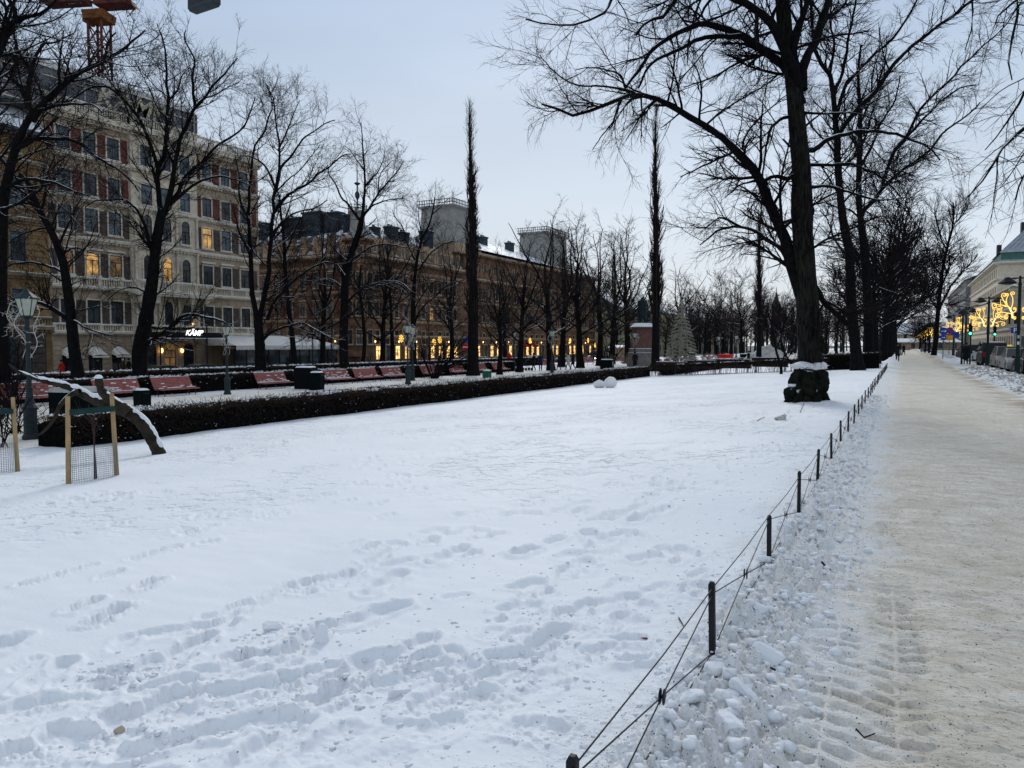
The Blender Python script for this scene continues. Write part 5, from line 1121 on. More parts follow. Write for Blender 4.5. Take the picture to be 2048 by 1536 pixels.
# ------------------------------------------------ right side of the south street
r1 = empty('cream_building', (20.5, 219, -.15), 0, 'large cream building with snowy mansard roof and green band, upper right', 'building')
W1 = window_proto(1.2, 2.1, M_creamw, M_frameg, sill=False)
wall_box(r1, 0, 30, 0, 90, 0, 22.0, M_creamw)
for f in range(5):
    for i in range(20): put_window(W1, r1, (-.004, 2.5 + i * 4.3, 1.5 + f * 4.2), R_(180), WR.choice('ddm'))
for z, p in ((4.8, .3), (9, .3), (17.6, .4), (21.4, 1.0)):
    c_ = cornice(r1, .0, 90, z, p, .6, M_creamw, 0, False); c_.location = (0, 90, 0); c_.rotation_euler = (0, 0, R_(180))
    c_ = cornice(r1, .0, 30, z, p, .6, M_creamw, 0, False); c_.rotation_euler = (0, 0, R_(-90))
for i in range(6):
    for f in (1, 2, 3): put_window(W1, r1, (3 + i * 4.6, -.004, 1.5 + f * 4.2), R_(-90), 'm') if i > 3 else None
M_copper = mat('green_copper', (.07, .15, .12), .7, .2, 1); gb = MB(); gb.box(.6, 29.4, .6, 89.4, 22.02, 24.3); gb.build('green_band', M_copper, r1)
rf = MB(); rf.face([(0, 0, 22.02), (.6, .6, 22.6), (.6, 89, 22.6), (0, 90, 22.02)]); rf.face([(0, 0, 22.02), (30, 0, 22.02), (29.4, .6, 22.6), (.6, .6, 22.6)])
rf.face([(.2, .2, 24.32), (29.8, .2, 24.32), (24, 6, 30.5), (6, 6, 30.5)]); rf.face([(.2, .2, 24.32), (6, 6, 30.5), (6, 84, 30.5), (.2, 89.8, 24.32)]); rf.face([(6, 6, 30.5), (24, 6, 30.5), (24, 84, 30.5), (6, 84, 30.5)]); rf.build('mansard_roof', mat('ribbed_snowy_roof', (.30, .33, .36), .7, .15, 1, snow=(.9, 0, 1.5)), r1)
rb = MB()
for k in range(24): x = 1.2 + k * 1.15; xt = 6.3 + k * .76; rb.tube([(x, .2 + .9, 25.3), (xt, 6, 30.5)], .07, 4)
rb.build('roof_seams', mat('roof_seam', (.2, .22, .24), .6), r1, kind='stuff')
for k in range(14): MB().box(6.5 + k * 1.3, 7.1 + k * 1.3, 6.1, 6.7, 30.52, 31.6).build('ridge_vent', M_dkroof, r1)
MB().box(5.2, 6.4, 6, 8, 29.5, 32.2).build('chimney', M_dkroof, r1); MB().box(1.2, 2.2, 16, 18, 25, 28).build('chimney', M_dkroof, r1)
ck = MB(); ck.lathe([(.0, 0), (1.3, 0), (1.3, .3), (0, .3)], (0, 0, 0), 20); ck.build('round_clock', M_frameg, r1, (17.5, -.1, 17.2), (R_(90), 0, 0))
r2 = empty('grey_building', (19.5, 176.5, -.15), 0, 'grey beige stone building with corner bay behind the golden scroll lights', 'building')
M_bay = mat('grey_beige_stone', (.44, .375, .29), .85, .18, 1, .2, 10)
wall_box(r2, 0, 14, 0, 42, 0, 13.2, M_bay)
W2 = window_proto(1.1, 2.3, M_bay, M_frameg, sill=False)
for f in range(3):
    for i in range(10): put_window(W2, r2, (-.004, 2 + i * 3.8, 1.2 + f * 4.1), R_(180), WR.choice('ddm') if f else WR.choice('dmm'))
    for i in range(4): put_window(W2, r2, (1.8 + i * 3.3, -.004, 1.2 + f * 4.1), R_(-90), WR.choice('ddm'))
for z, p in ((4.6, .4), (8.8, .3), (12.8, .9)):
    c_ = cornice(r2, .0, 42, z, p, .5, M_bay, 0, False); c_.location = (0, 42, 0); c_.rotation_euler = (0, 0, R_(180)); c_ = cornice(r2, .0, 14, z, p, .5, M_bay, 0, False); c_.rotation_euler = (0, 0, R_(-90))
bw = MB(); bw.lathe([(.5, 4.2), (1.9, 5.2), (1.9, 12.2), (2.1, 12.4), (1.6, 13.6), (.3, 15.2)], (1.0, 1.0, 0), 8); bw.build('corner_bay', M_bay, r2)
PB = window_proto(.8, 2.2, M_bay, M_frame, sill=False)
for a in range(1, 6): put_window(PB, r2, (1 + 1.78 * math.cos(R_(157.5 + a * 45)), 1 + 1.78 * math.sin(R_(157.5 + a * 45)), 5.9), R_(157.5 + a * 45), "d")
rf = MB(); rf.face([(-.6, -.6, 13.32), (14, -.6, 13.32), (9, 4, 16.4), (4, 4, 16.4)]); rf.face([(-.6, -.6, 13.32), (4, 4, 16.4), (4, 38, 16.4), (-.6, 41.9, 13.32)]); rf.build('roof', M_sroof, r2)
plain_house('far_grey_building', 'far grey apartment front behind the leaning lime on the right', 19, 410, R_(180), 110, 14, 24, mat('grey_plaster', (.26, .255, .245), .85, .15, .5), M_sroof, 20, 6, 3)

# ------------------------------------------------ tower crane behind the hotel
M_cr = mat('orange_crane_steel', (.20, .075, .02), .6, .35, 1.5); M_crd = mat('dark_red_crane_steel', (.12, .035, .025), .6, .3, 2)
cz = 95.0; cb = at(200, 100, cz); crane = empty('tower_crane', (cb.x, cb.y, STG), R_(20), 'orange lattice tower crane rising behind the hotel', 'crane')
top = at(200, 42, cz).z - STG; W = .88
ms = MB()
for sx in (-W, W):
    for sy in (-W, W): ms.box(sx - .11, sx + .11, sy - .11, sy + .11, 0, top)
z = 24.0; k = 0
while z < top - 1.5:
    for a, b in (((-W, -W), (W, -W)), ((W, -W), (W, W)), ((W, W), (-W, W)), ((-W, W), (-W, -W))):
        ms.tube([(a[0], a[1], z), (b[0], b[1], z + 2.3)], .09, 4); ms.tube([(b[0], b[1], z), (a[0], a[1], z + 2.3)], .09, 4); ms.tube([(a[0], a[1], z), (b[0], b[1], z)], .06, 4)
    z += 2.3
ms.build('lattice_mast', M_crd, crane)
sl_ = MB(); sl_.tbox(-1.25, 1.25, -1.25, 1.25, top - .1, top + .9, -.15); sl_.box(-1.6, -1.2, -.9, .9, top - .3, top + 1.0); sl_.build('slewing_ring', M_cr, crane)
pf = MB(); pf.box(0, 4.2, -1.1, 1.1, top + 1.6, top + 2.3); pf.prism([(4.2, top + 1.7), (5.4, top + .9), (4.2, top + 2.3)], -.6, .6); pf.tube([(3.6, 0, top + 1.6), (3.8, 0, top + .3), (4.9, 0, top + 1.3)], .08, 4); pf.build('machinery_deck', M_crd, crane)
mc = MB(); mc.tbox(3.2, 4.8, -1.0, 1.0, top + 2.71, top + 5.2, .2); mc.build('winch_housing', mat('grey_green_metal', (.22, .26, .25), .6), crane)
hr = MB()
for x in (.4, 2.4, 4.4, 6.4, 7.0): hr.tube([(x, -1.5, top + 2.7), (x, -1.5, top + 4.4)], .04, 4); hr.tube([(x, 1.5, top + 2.7), (x, 1.5, top + 4.4)], .04, 4)
for zz in (3.5, 4.4): hr.tube([(.4, -1.5, top + zz), (7.0, -1.5, top + zz)], .04, 4); hr.tube([(7, -1.5, top + zz), (7, 1.5, top + zz)], .04, 4)
hr.build('handrail', mat('pale_rail', (.4, .42, .42), .5), crane)
tw_ = MB(); tw_.box(-.3, 1.0, -.7, .7, top + 2.71, top + 14); tw_.build('tower_head', M_cr, crane)
jb = MB()
for sy in (-.8, .8): jb.tube([(-1.2, sy, top + 2.6), (-14, sy, top + 9.0)], .16, 4)
jb.tube([(-1.2, 0, top + 4.3), (-14, 0, top + 11)], .16, 4)
for k in range(10):
    a = Vector((-1.2 - k * 1.28, .8 if k % 2 else -.8, top + 2.6 + k * .64)); b = Vector((-1.8 - k * 1.28, 0, top + 4.6 + k * .67)); c = Vector((-2.4 - k * 1.28, -.8 if k % 2 else .8, top + 3.2 + k * .64)); jb.tube([a, b, c], .08, 4); jb.tube([a, c], .08, 4)
jb.box(-7, -1.5, -.9, .9, top + 2.2, top + 2.6); jb.build('jib', M_crd, crane)
MB().tube([(7, 0, top + 4.6), (60, 12, top + 24)], .04, 4).build('cable', M_black, crane)
# ================================================================== PARK FURNITURE
IRON = M_iron()
def snap(o): o.location.z = float(ground(o.location.x, o.location.y)); return o
# ---- low wire fence beside the path
fence = empty('wire_fence', (FENCE_X, 1.98, 0), 0, 'low black post and crossed wire fence along the trodden path', 'fence')
pm = MB(); pm.box(-.015, .015, -.015, .015, -.25, .385); pm.tbox(-.015, .015, -.015, .015, .385, .40, .006); pmesh = pm.mesh('post', IRON)
dm = MB()
for s in (-.012, .004): dm.lathe([(.006, 0), (.03, .001), (.033, .004), (.03, .007), (.006, .008)], (0, 0, s), 12)
dmesh = dm.mesh('wire_clip', IRON, True)
wm = MB(); S_ = 1.82; wr = .0032
wm.tube([(0, 0, .37), (.004, S_ / 2, .362), (0, S_, .37)], wr, 5); wm.tube([(0, 0, .34), (0, S_ / 2, .19), (0, S_, .03)], wr, 5); wm.tube([(0, 0, .03), (0, S_ / 2, .19), (0, S_, .34)], wr, 5); wm.tube([(0, 0, .035), (0, S_, .035)], wr, 5)
wmesh = wm.mesh('wires', IRON)
frs = random.Random(3)
for k in range(31):
    hh = frs.uniform(-.03, .02) if k > 1 else 0
    link('post', pmesh, fence, (frs.uniform(-.008, .008), k * S_, hh), (frs.uniform(-.02, .02), frs.uniform(-.025, .025), 0))
    if k < 30: link('wires', wmesh, fence, (0, k * S_, 0)); link('wire_clip', dmesh, fence, (0, (k + .5) * S_, .19), (0, R_(90), R_(6)))
# wires running out of frame towards the viewer
link('wires', wmesh, fence, (0, -S_, 0)); link('wire_clip', dmesh, fence, (0, -S_ / 2, .19), (0, R_(90), R_(6)))

# ---- hedges
def hedge(name, label, x0, x1, y0, y1, h, seed, n, snow_n, along='y', core=True, stems=False, cat='hedge', clump=1.0, tone=None):
    rg = np.random.default_rng(seed); cx, cy = (x0 + x1) / 2, (y0 + y1) / 2
    root = empty(name, (cx, cy, float(ground(cx, cy))), 0, label, cat); org = np.array([cx, cy, float(ground(cx, cy))])
    nx = max(int((x1 - x0) / .35), 2) + 1; ny = max(int((y1 - y0) / .35), 2) + 1
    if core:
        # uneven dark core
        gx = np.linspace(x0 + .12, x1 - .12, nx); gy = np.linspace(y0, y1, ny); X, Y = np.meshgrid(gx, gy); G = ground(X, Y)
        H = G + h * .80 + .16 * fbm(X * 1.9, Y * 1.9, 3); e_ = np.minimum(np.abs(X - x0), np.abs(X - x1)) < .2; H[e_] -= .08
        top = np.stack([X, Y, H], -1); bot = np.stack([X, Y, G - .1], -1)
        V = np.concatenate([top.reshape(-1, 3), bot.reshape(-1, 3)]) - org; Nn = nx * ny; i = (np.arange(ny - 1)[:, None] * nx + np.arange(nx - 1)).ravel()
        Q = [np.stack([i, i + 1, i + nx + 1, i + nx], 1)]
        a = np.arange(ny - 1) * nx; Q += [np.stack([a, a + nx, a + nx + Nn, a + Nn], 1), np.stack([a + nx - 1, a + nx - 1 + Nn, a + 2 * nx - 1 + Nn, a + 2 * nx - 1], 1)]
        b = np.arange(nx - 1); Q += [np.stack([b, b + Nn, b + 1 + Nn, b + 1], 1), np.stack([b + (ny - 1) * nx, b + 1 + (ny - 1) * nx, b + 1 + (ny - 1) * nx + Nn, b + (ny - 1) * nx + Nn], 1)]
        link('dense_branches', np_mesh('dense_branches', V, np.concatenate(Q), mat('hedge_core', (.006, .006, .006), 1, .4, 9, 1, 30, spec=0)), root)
    x = rg.uniform(x0, x1, n); y = rg.uniform(y0, y1, n); zz = (rg.random(n) ** .7 if not stems else .72 + .22 * rg.random(n)) * h; 
    f = rg.random(n)                               # push most twigs to the faces
    if x1 - x0 < y1 - y0: x = np.where(f < .5, x1 - .15 + rg.normal(0, .05, n), np.where(f < .62, x0 + .12, x))
    else: y = np.where(f < .5, y0 + .15 + rg.normal(0, .05, n), np.where(f < .62, y1 - .12, y))
    zz = np.where(f > .62, h * .85 + rg.normal(0, .04, n), zz)
    P0_ = np.stack([x, y, ground(x, y) + zz], 1); D = nrm(rg.normal(size=(n, 3)) * [1, 1, .8] + [0.2 * 0, 0, .8]); ln = rg.uniform(.10, .36, n)[:, None]
    P = np.stack([P0_ - D * ln * .6, P0_ + D * ln * .6], 1) - org; r = np.repeat(rg.uniform(.005, .009, n)[:, None], 2, 1) * np.array([1, .6]) * (1.5 if h > .9 or n < 9000 else 1)
    gr = [(P, r, 3)]
    if stems:
        m_ = int((max(x1 - x0, y1 - y0)) * 16); sx = rg.uniform(x0, x1, m_); sy = rg.uniform(y0, y1, m_); b0 = np.stack([sx, sy, ground(sx, sy) - .05], 1); t1 = b0 + rg.normal(0, .12, (m_, 3)) * [1, 1, 0] + [0, 0, h * .95]
        gr.append((np.stack([b0, (b0 + t1) / 2 + rg.normal(0, .03, (m_, 3)), t1], 1) - org, np.full((m_, 3), .013), 3))
    link('twigs', merge_mesh('twigs', gr, tone or mat('hedge_twig', (.036, .025, .019), .95, .3, 2, spec=.05)), root, kind='stuff')
    # caught snow on the clipped top
    x = rg.uniform(x0 + .1, x1 - .1, snow_n); y = rg.uniform(y0, y1, snow_n); keep = pn(x * 1.1, y * .6) + .8 * pn(x * 5, y * 4) > .06; x, y = x[keep], y[keep]; k = len(x)
    side = rg.random(k) < .06
    z = ground(x, y) + h * .93 + .05 * rg.random(k); z = np.where(side, ground(x, y) + rg.random(k) * h * .9, z)
    if x1 - x0 < y1 - y0: x = np.where(side, x1 + .01, x)
    else: y = np.where(side, y0 - .01, y)
    s = rg.uniform(.012, .055, k) * np.where(side, .5, 1) * clump; a = rg.uniform(0, 6.28, k); c, q = np.cos(a) * s, np.sin(a) * s; z0 = np.zeros(k)
    b = np.stack([x, y, z], 1) - org
    Vs = np.stack([b + np.stack([c, q, z0], 1), b + np.stack([-q, c, z0], 1), b + np.stack([-c, -q, z0], 1), b + np.stack([q, -c, z0], 1), b + np.stack([z0, z0, s * .8], 1)], 1).reshape(-1, 3)
    i = np.arange(k)[:, None] * 5; F_ = np.concatenate([i + np.array([0, 1, 4]), i + np.array([1, 2, 4]), i + np.array([2, 3, 4]), i + np.array([3, 0, 4])])
    link('caught_snow', np_mesh('caught_snow', Vs, F_, mat('caught_snow', (.62, .64, .67), .8, .1, 3)), root, kind='stuff')
    return root
hedge('near_hedge', 'long clipped bare hedge dusted with snow beside the snowy lawn', -18.7, -17.35, 10.8, 57.2, .78, 1, 20000, 12000)
hedge('bench_hedge', 'dark clipped hedge directly behind the row of red benches', -33.2, -32.2, 12, 63, .95, 2, 8000, 5000, clump=1.5)
hedge('street_hedge', 'dark clipped hedge nearest the north street, behind the bench hedge', -40.5, -39.3, 12, 84, 1.0, 3, 8000, 7000, clump=2)
hedge('cross_hedge', 'open stemmed hedge running across the end of the lawn', -17.6, -4.5, 57.6, 58.3, .92, 4, 5000, 1200, core=False, stems=True, clump=1.2)
hedge('cross_hedge', 'solid dark hedge end beside the path crossing', -5.2, -1.25, 57.9, 59.3, 1.15, 5, 4000, 500, clump=1.2)
hedge('alley_hedge', 'dark hedge around the statue lawn, snow flecked', -17.6, -16.4, 60, 92, .95, 6, 5000, 4000, clump=1.5)
# top rail of the cross hedge
hr_ = empty('low_rail_fence', (-11, 57.45, float(ground(-11, 57.45))), 0, 'thin black rail fence in front of the cross hedge', 'fence')
q = MB(); q.tube([(-6.2, 0, .98), (6.5, 0, 1.0)], .02, 4); q.build('rail', IRON, hr_)
for k in range(9): MB().box(-6.1 + k * 1.55, -6.05 + k * 1.55, -.02, .02, -.1, 1.0).build('post', IRON, hr_)

# ---- benches
M_bench = mat('weathered_red_bench_paint', (.36, .125, .11), .7, .2, 6, .25, 30)
M_bdark = mat('dark_bench_wood', (.016, .012, .012), .8, .2, 6)
def bench(label, group, wood, seed, snowy=.5, L_=2.6):
    b = empty('park_bench', (0, 0, 0), 0, label, 'bench', group); rg = random.Random(seed)
    slat = MB().box(-.025, .025, -L_/2, L_/2, -.035, .035).mesh('slat', wood)
    for k in range(6): link('slat', slat, b, (.04 + k * .085, 0, .42 - .012 * abs(k - 2.5)), (0, R_(90), 0))
    for k in range(8): link('slat', slat, b, (-.03 - k * .036, 0, .47 + k * .082), (0, R_(-22), 0))
    for y in (-L_/2 + .25, L_/2 - .25):
        m_ = MB(); m_.tube([(.42, y, -.05), (.40, y, .38), (.0, y, .37)], .025, 5); m_.tube([(-.02, y, -.05), (-.0, y, .40), (-.33, y, 1.08)], .028, 5); m_.tube([(-.3, y, -.05), (-.02, y, .3)], .02, 5); m_.build('leg', IRON, b)
    # snow lying on the seat and caught on the back
    s = MB()
    for k in range(int(60 * snowy)):
        y = rg.uniform(-L_/2, L_/2); w_ = rg.uniform(.05, .22); d_ = rg.uniform(.03, .12)
        if rg.random() < .6: x = rg.uniform(.02, .14); s.tbox(x, x + d_, max(y - w_, -L_/2), min(y + w_, L_/2), .455, .455 + rg.uniform(.015, .05), .012)
        else: kk = rg.choice([0, 0, 1, 1, 2, 3, 5]); x = -.03 - kk * .036 + .03; z = .47 + kk * .082 - .03; s.tbox(x, x + .035, max(y - w_ * .7, -L_/2), min(y + w_ * .7, L_/2), z, z + rg.uniform(.03, .07), .004)
    for k in range(9): y = -L_/2 + L_ * (k + .5) / 9; s.tbox(-.33, -.26, y - .13, y + .13, 1.075, 1.075 + rg.uniform(.01, .05), .012)
    s.build('snow', M_snow(), b, kind='stuff'); return b
BG = 'red slatted benches facing the alley'
bl = ['red bench behind the street lantern at the left edge', 'red bench seen above the broken fork of the bent trunk', 'red bench between the bent trunk and the second lantern', 'red bench directly left of the black litter bin', 'red bench right of the litter bin, back mostly covered in snow', 'second red bench right of the litter bin', 'red bench just left of the twin lanterns', 'red bench just right of the twin lanterns', 'second red bench right of the twin lanterns, above the green bin', 'red bench third right of the twin lanterns', 'red bench nearest the strolling people']
bproto = [bench('x', BG, M_bench, 1, .6), bench('x', BG, M_bench, 2, 1.5), bench('x', BG, M_bench, 3, .35)]
usedb = set()
for i, px in enumerate((68, 243, 357, 555, 681, 741, 793, 868, 922, 967, 1006)):
    k = 1 if i == 4 else (0 if i in (0, 1, 3, 6) else 2); o = bproto[k] if k not in usedb else copy_tree(bproto[k]); usedb.add(k)
    p = onX(px, -31.0); o.location = (-31.3 + random.uniform(-.1, .1), p.y, p.z); o.scale = (1, .86, .84); o.rotation_euler = (0, 0, random.uniform(-.04, .04)); o['label'] = bl[i]
for i, px in enumerate((640, 745, 1075)):
    o = copy_tree(bproto[0]); p = onX(px, -19.5); o.location = p; o.scale = (1, 1, .68); o.rotation_euler = (0, 0, math.pi); o['label'] = ['first', 'second', 'third'][i] + ' bench back just showing over the near hedge, counted from the left'; o['group'] = 'benches with their backs to the lawn'
for i, (px, X, lab) in enumerate([(1095, -33.5, 'red bench behind the blue coated walker'), (1178, -34, 'red bench below the taxi van'), (1238, -34, 'red bench left of the statue plinth')]):
    o = copy_tree(bproto[2]); p = onX(px, X); o.location = p; o.rotation_euler = (0, 0, R_(-15)); o['label'] = lab
for i, (px, z) in enumerate([(1322, 84), (1338, 88), (1352, 92), (1378, 98), (1392, 102), (1408, 107), (1422, 112), (1434, 117)]):
    o = copy_tree(bproto[1 if i > 2 else 0]); p = at(px, 725, z); o.location = p; snap(o); o.scale = (1, .75, .8); o.rotation_euler = (0, 0, 0); o['label'] = ['first', 'second', 'third', 'fourth', 'fifth', 'sixth', 'seventh', 'eighth'][i] + ' distant snowy bench from the statue towards the red tub'; o['group'] = 'distant benches round the square'
db = bench('dark bench behind the cross hedge, leftmost', 'dark benches behind the cross hedge', M_bdark, 8, .1, 2.6); dl = ['leftmost', 'second from left', 'second from right', 'rightmost']
for i, px in enumerate((1345, 1402, 1467, 1540)):
    o = db if i == 0 else copy_tree(db); u = (px - CX) / F; dx, dy = CYW * u - SYW, SYW * u + CYW; y = 59.3; o.location = (dx / dy * y, y, 0); snap(o); o.rotation_euler = (0, 0, R_(90)); o['label'] = dl[i] + ' dark bench behind the cross hedge'

# ---- street lanterns with wire light branches
M_grn = mat('grey_green_cast_iron', (.016, .028, .032), .55, .2, 5, .1, 40, spec=.2); M_lg = mat('opal_lantern_glass', (.42, .46, .38), .35, .08, 5); M_vine = mat('white_wire_lights', (.52, .50, .46), .7, .1, 5)
def lantern(label, h=3.75, seed=1, vine=True):
    o = empty('street_lantern', (0, 0, 0), 0, label, 'street lamp', 'cast iron park lanterns')
    MB().lathe([(.20, -.15), (.20, .08), (.16, .14), (.155, .75), (.19, .82), (.12, .92), (.09, 1.05), (.075, 1.3), (.085, 1.33), (.06, 1.38), (.05, h - 1.0), (.09, h - .97), (.06, h - .92), (.05, h - .75), (.10, h - .72)], n=12).build('post', M_grn, o, smooth=False)
    g = MB(); g.lathe([(.13, h - .66), (.25, h - .22)], n=6); g.build('lamp_glass', M_lg, o)
    f = MB()
    for k in range(6): a = math.pi / 3 * k; f.tube([(.135 * math.cos(a), .135 * math.sin(a), h - .67), (.255 * math.cos(a), .255 * math.sin(a), h - .21)], .012, 4)
    f.lathe([(.06, h - .74), (.145, h - .68), (.14, h - .65)], n=6); f.lathe([(.27, h - .23), (.275, h - .19), (.12, h - .06), (.10, h - .04), (.10, h - .01), (.03, h + .03), (.03, h + .08)], n=6); f.build('lamp_cap', M_grn, o)
    if vine:
        rg = np.random.default_rng(seed); n_ = 26; t = np.linspace(0, 1, n_); PP = []
        for sgn, ph in ((1, 0), (-1, 1.6), (1, 2.6)):
            a = ph + 7 * t; rad = .10 + .38 * t ** 1.5 + .10 * np.sin(9 * t + ph); PP.append(np.stack([rad * np.cos(a * .35 + ph), rad * np.sin(a * .35 + ph), .55 * h + .45 * h * t * (.9 if sgn > 0 else .8)], 1))
        P = np.array(PP); Rv = np.full(P.shape[:2], .010); s1 = spawn(P, Rv, rg, 7, .1, 55, (.2, .6), 5, .3, .1, .8, .009); s2 = spawn(*s1, rg, 6, .1, 50, (.06, .2), 3, .3, .1, .8, .007)
        link('light_branches', merge_mesh('light_branches', [(P, Rv, 4), (s1[0], s1[1], 3), (s2[0], s2[1], 3)], M_vine), o, kind='stuff')
    return o
lan = lantern('large street lantern at the left edge, in front of the yellow house', 3.85)
ll = [(62, 878, None), (455, 789, 'lantern in front of the white terrace awning'), (816, 768, 'nearer dark post of the twin lanterns by the benches'), (825, 761, 'farther grey post of the twin lanterns by the benches'), (1028, 742, 'lantern just right of the last bench, before the walkers'), (1104, 747, 'lantern between the two groups of walkers'), (1269, 738, 'lantern beside the statue plinth'), (1472, 727, 'distant lantern right of the red tub'), (1437, 722, 'distant lantern left of the red tub'), (1560, 724, 'distant lantern left of the burred tree')]
for i, (px, py, lab) in enumerate(ll):
    o = lan if i == 0 else copy_tree(lan); p = gp(px, py); o.location = p; o.rotation_euler = (0, 0, i * 1.3)
    if lab: o['label'] = lab
    if i in (1,): o.scale = (.92, .92, .92)

# ---- litter bins
def bin_(label, loc, w, h, colm, lidm, rz=0, poster=False, snow=True):
    b = empty('litter_bin', loc, rz, label, 'litter bin')
    MB().tbox(-w/2, w/2, -w/2, w/2, -.05, h * .9, -.02).build('body', colm, b)
    MB().tbox(-w/2 - .04, w/2 + .04, -w/2 - .04, w/2 + .04, h * .9 + .002, h, .05).build('lid', lidm, b)
    if poster: MB().box(w/2 + .022, w/2 + .03, -w * .36, -w * .02, h * .38, h * .80).build('poster', mat('pale_poster', (.45, .48, .45), .6, .4, 9), b); MB().box(w/2 + .022, w/2 + .03, w * .10, w * .34, h * .45, h * .62).build('label_plate', mat('grey_label', (.3, .3, .3)), b)
    MB().box(w/2 + .015, w/2 + .028, -w * .3, w * .3, h * .81, h * .88).build('slot', M_black, b)
    if snow: MB().tbox(-w * .45, w * .45, -w * .45, w * .45, h + .002, h + .07, .06).build('snow_cap', M_snow(), b)
    return b
M_bin = mat('dark_green_bin_paint', (.004, .008, .008), .7, .15, 6, spec=.02); mat('black_bin_paint', (.006, .007, .008), .6, spec=.03)
p = gp(612, 778); bin_('large black litter bin with a pale poster between the red benches', p, .95, 1.2, mat('black_bin_paint', (.010, .012, .014), .5), mat('black_bin_paint', (.01, .01, .01)), R_(20), True)
p = gp(634, 780); bin_('narrow dark green bin against the black litter bin', p, .6, .95, M_bin, M_bin, R_(20), False)
p = gp(162, 862); bin_('big dark bin with a flat pale lid behind the staked sapling', p, 1.05, 1.25, M_bin, mat('pale_metal_lid', (.36, .37, .35), .5), R_(10), False, False)
p = gp(285, 818); bin_('small green bin with a heap of snow on its lid by the near hedge', p, .42, .72, M_bin, M_bin, 0, False)
p = gp(974, 763); bin_('small bright green bin beside the near hedge under the benches', p, .42, .72, mat('bright_green_bin', (.015, .10, .055), .5), mat('bright_green_bin', (.01, .1, .05)), 0)
p = gp(1214, 738); bin_('wide dark bin in front of the alley left of the statue', p, 1.2, .95, M_bin, M_black, R_(10), True)
for i, (px, z, lab) in enumerate([(1383, 118, 'small dark bin at the wire light tree square'), (1488, 104, 'green bin right of the red tub')]):
    q = at(px, 720, z); q.z = float(ground(q.x, q.y)); bin_(lab, q, .9, 1.2, M_bin, M_bin, .4)

# ---- low railings along the alley
rl = empty('low_rail_fence', (-19.3, 30, float(ground(-19.3, 30))), 0, 'thin low wire fence between near hedge and alley', 'fence')
q = MB()
for z in (.25, .45, .62): q.tube([(0, -18, z), (0, 26, z)], .008, 3)
q.build('wires', IRON, rl)
for k in range(24): MB().box(-.015, .015, -18 + k * 1.9, -17.97 + k * 1.9, -.1, .66).build('post', IRON, rl)

# ---- staked sapling guards
M_stake = mat('pale_stake_wood', (.36, .25, .125), .8, .2, 5, .3, 40); M_band = mat('dark_green_strap', (.012, .04, .038), .7, .1, 5); M_net = mat('galvanised_mesh', (.20, .215, .22), .5)
def guard(label, posts, r=.0, net_h=.55):
    """posts: ground points"""
    c = sum(posts, Vector()) / len(posts); o = empty('sapling_guard', c, 0, label, 'tree guard', 'staked saplings on the lawn')
    loc = [p - c for p in posts]
    lean = [(.0, .03), (-.08, .0), (.02, -.02), (0.03, .02)]
    for k, p in enumerate(loc):
        m_ = MB(); dx, dy = lean[k % 4]; m_.tube([(p.x, p.y, p.z - .1), (p.x + dx, p.y + dy, p.z + 1.37)], [.040, .034], 7); m_.build('stake', M_stake, o)
    for k in range(len(loc)):
        a, b = loc[k], loc[(k + 1) % len(loc)]; la, lb = lean[k % 4], lean[(k + 1) % len(loc)]
        s = MB(); A = Vector((a.x + la[0] * .8, a.y + la[1] * .8, a.z + 1.07)); B = Vector((b.x + lb[0] * .8, b.y + lb[1] * .8, b.z + 1.07)); n_ = (B - A).cross(Vector((0, 0, 1))).normalized() * .045
        s.face([A + n_, B + n_, B + n_ + Vector((0, 0, .09)), A + n_ + Vector((0, 0, .09))]); s.face([A + n_, A + n_ * 1.1 + Vector((0, 0, .09)), B + n_ * 1.1 + Vector((0, 0, .09)), B + n_]); s.build('strap', M_band, o)
    w_ = MB(); R0 = max((p.length for p in loc)) * .98; nn = 56; ax_ = (loc[1] - loc[0]).normalized()
    def EL(a): u_, v_ = R0 * math.cos(a), .42 * R0 * math.sin(a); return ax_.x * u_ - ax_.y * v_, ax_.y * u_ + ax_.x * v_
    for k in range(nn):
        a = 2 * math.pi * k / nn; x, y = EL(a); zg = float(ground(c.x + x, c.y + y)) - c.z; w_.tube([(x, y, zg - .02), (x, y, zg + net_h)], .0022, 3)
    for j in range(int(net_h / .032)):
        pts = []
        for k in range(29): a = 2 * math.pi * k / 28; x, y = EL(a); pts.append((x, y, float(ground(c.x + x, c.y + y)) - c.z + .01 + j * .032))
        w_.tube(pts, .0022, 3)
    w_.build('wire_mesh', M_net, o, kind='stuff')
    rg = np.random.default_rng(3); P = np.zeros((2, 12, 3)); P[:, :, 2] = np.linspace(0, 1.15, 12); P[0, :, 0] = .03 + .06 * np.linspace(0, 1, 12) ** 2; P[1, :, 0] = -.07 * np.linspace(0, 1, 12); P[1, :, 1] = .05; Rv = np.linspace(.016, .006, 12)[None].repeat(2, 0)
    s1 = spawn(P, Rv, rg, 7, .35, 38, (.3, .8), 6, .1, .08, .7, .004); s2 = spawn(*s1, rg, 5, .2, 38, (.1, .3), 4, .12, .05, .7, .003)
    link('sapling', merge_mesh('sapling', [(P, Rv, 6), (s1[0], s1[1], 4), (s2[0], s2[1], 3)], mat('sapling_bark', (.05, .03, .028), .8)), o)
    return o
g1_ = gp(137, 967); g2_ = gp(234, 950); mid_ = (g1_ + g2_) / 2; perp = Vector((-(g2_ - g1_).y, (g2_ - g1_).x, 0)) * .85
g3_ = mid_ + perp; g3_.z = float(ground(g3_.x, g3_.y))
guard('staked sapling in wire mesh with green strap, in front of the bent trunk', [g1_, g2_])
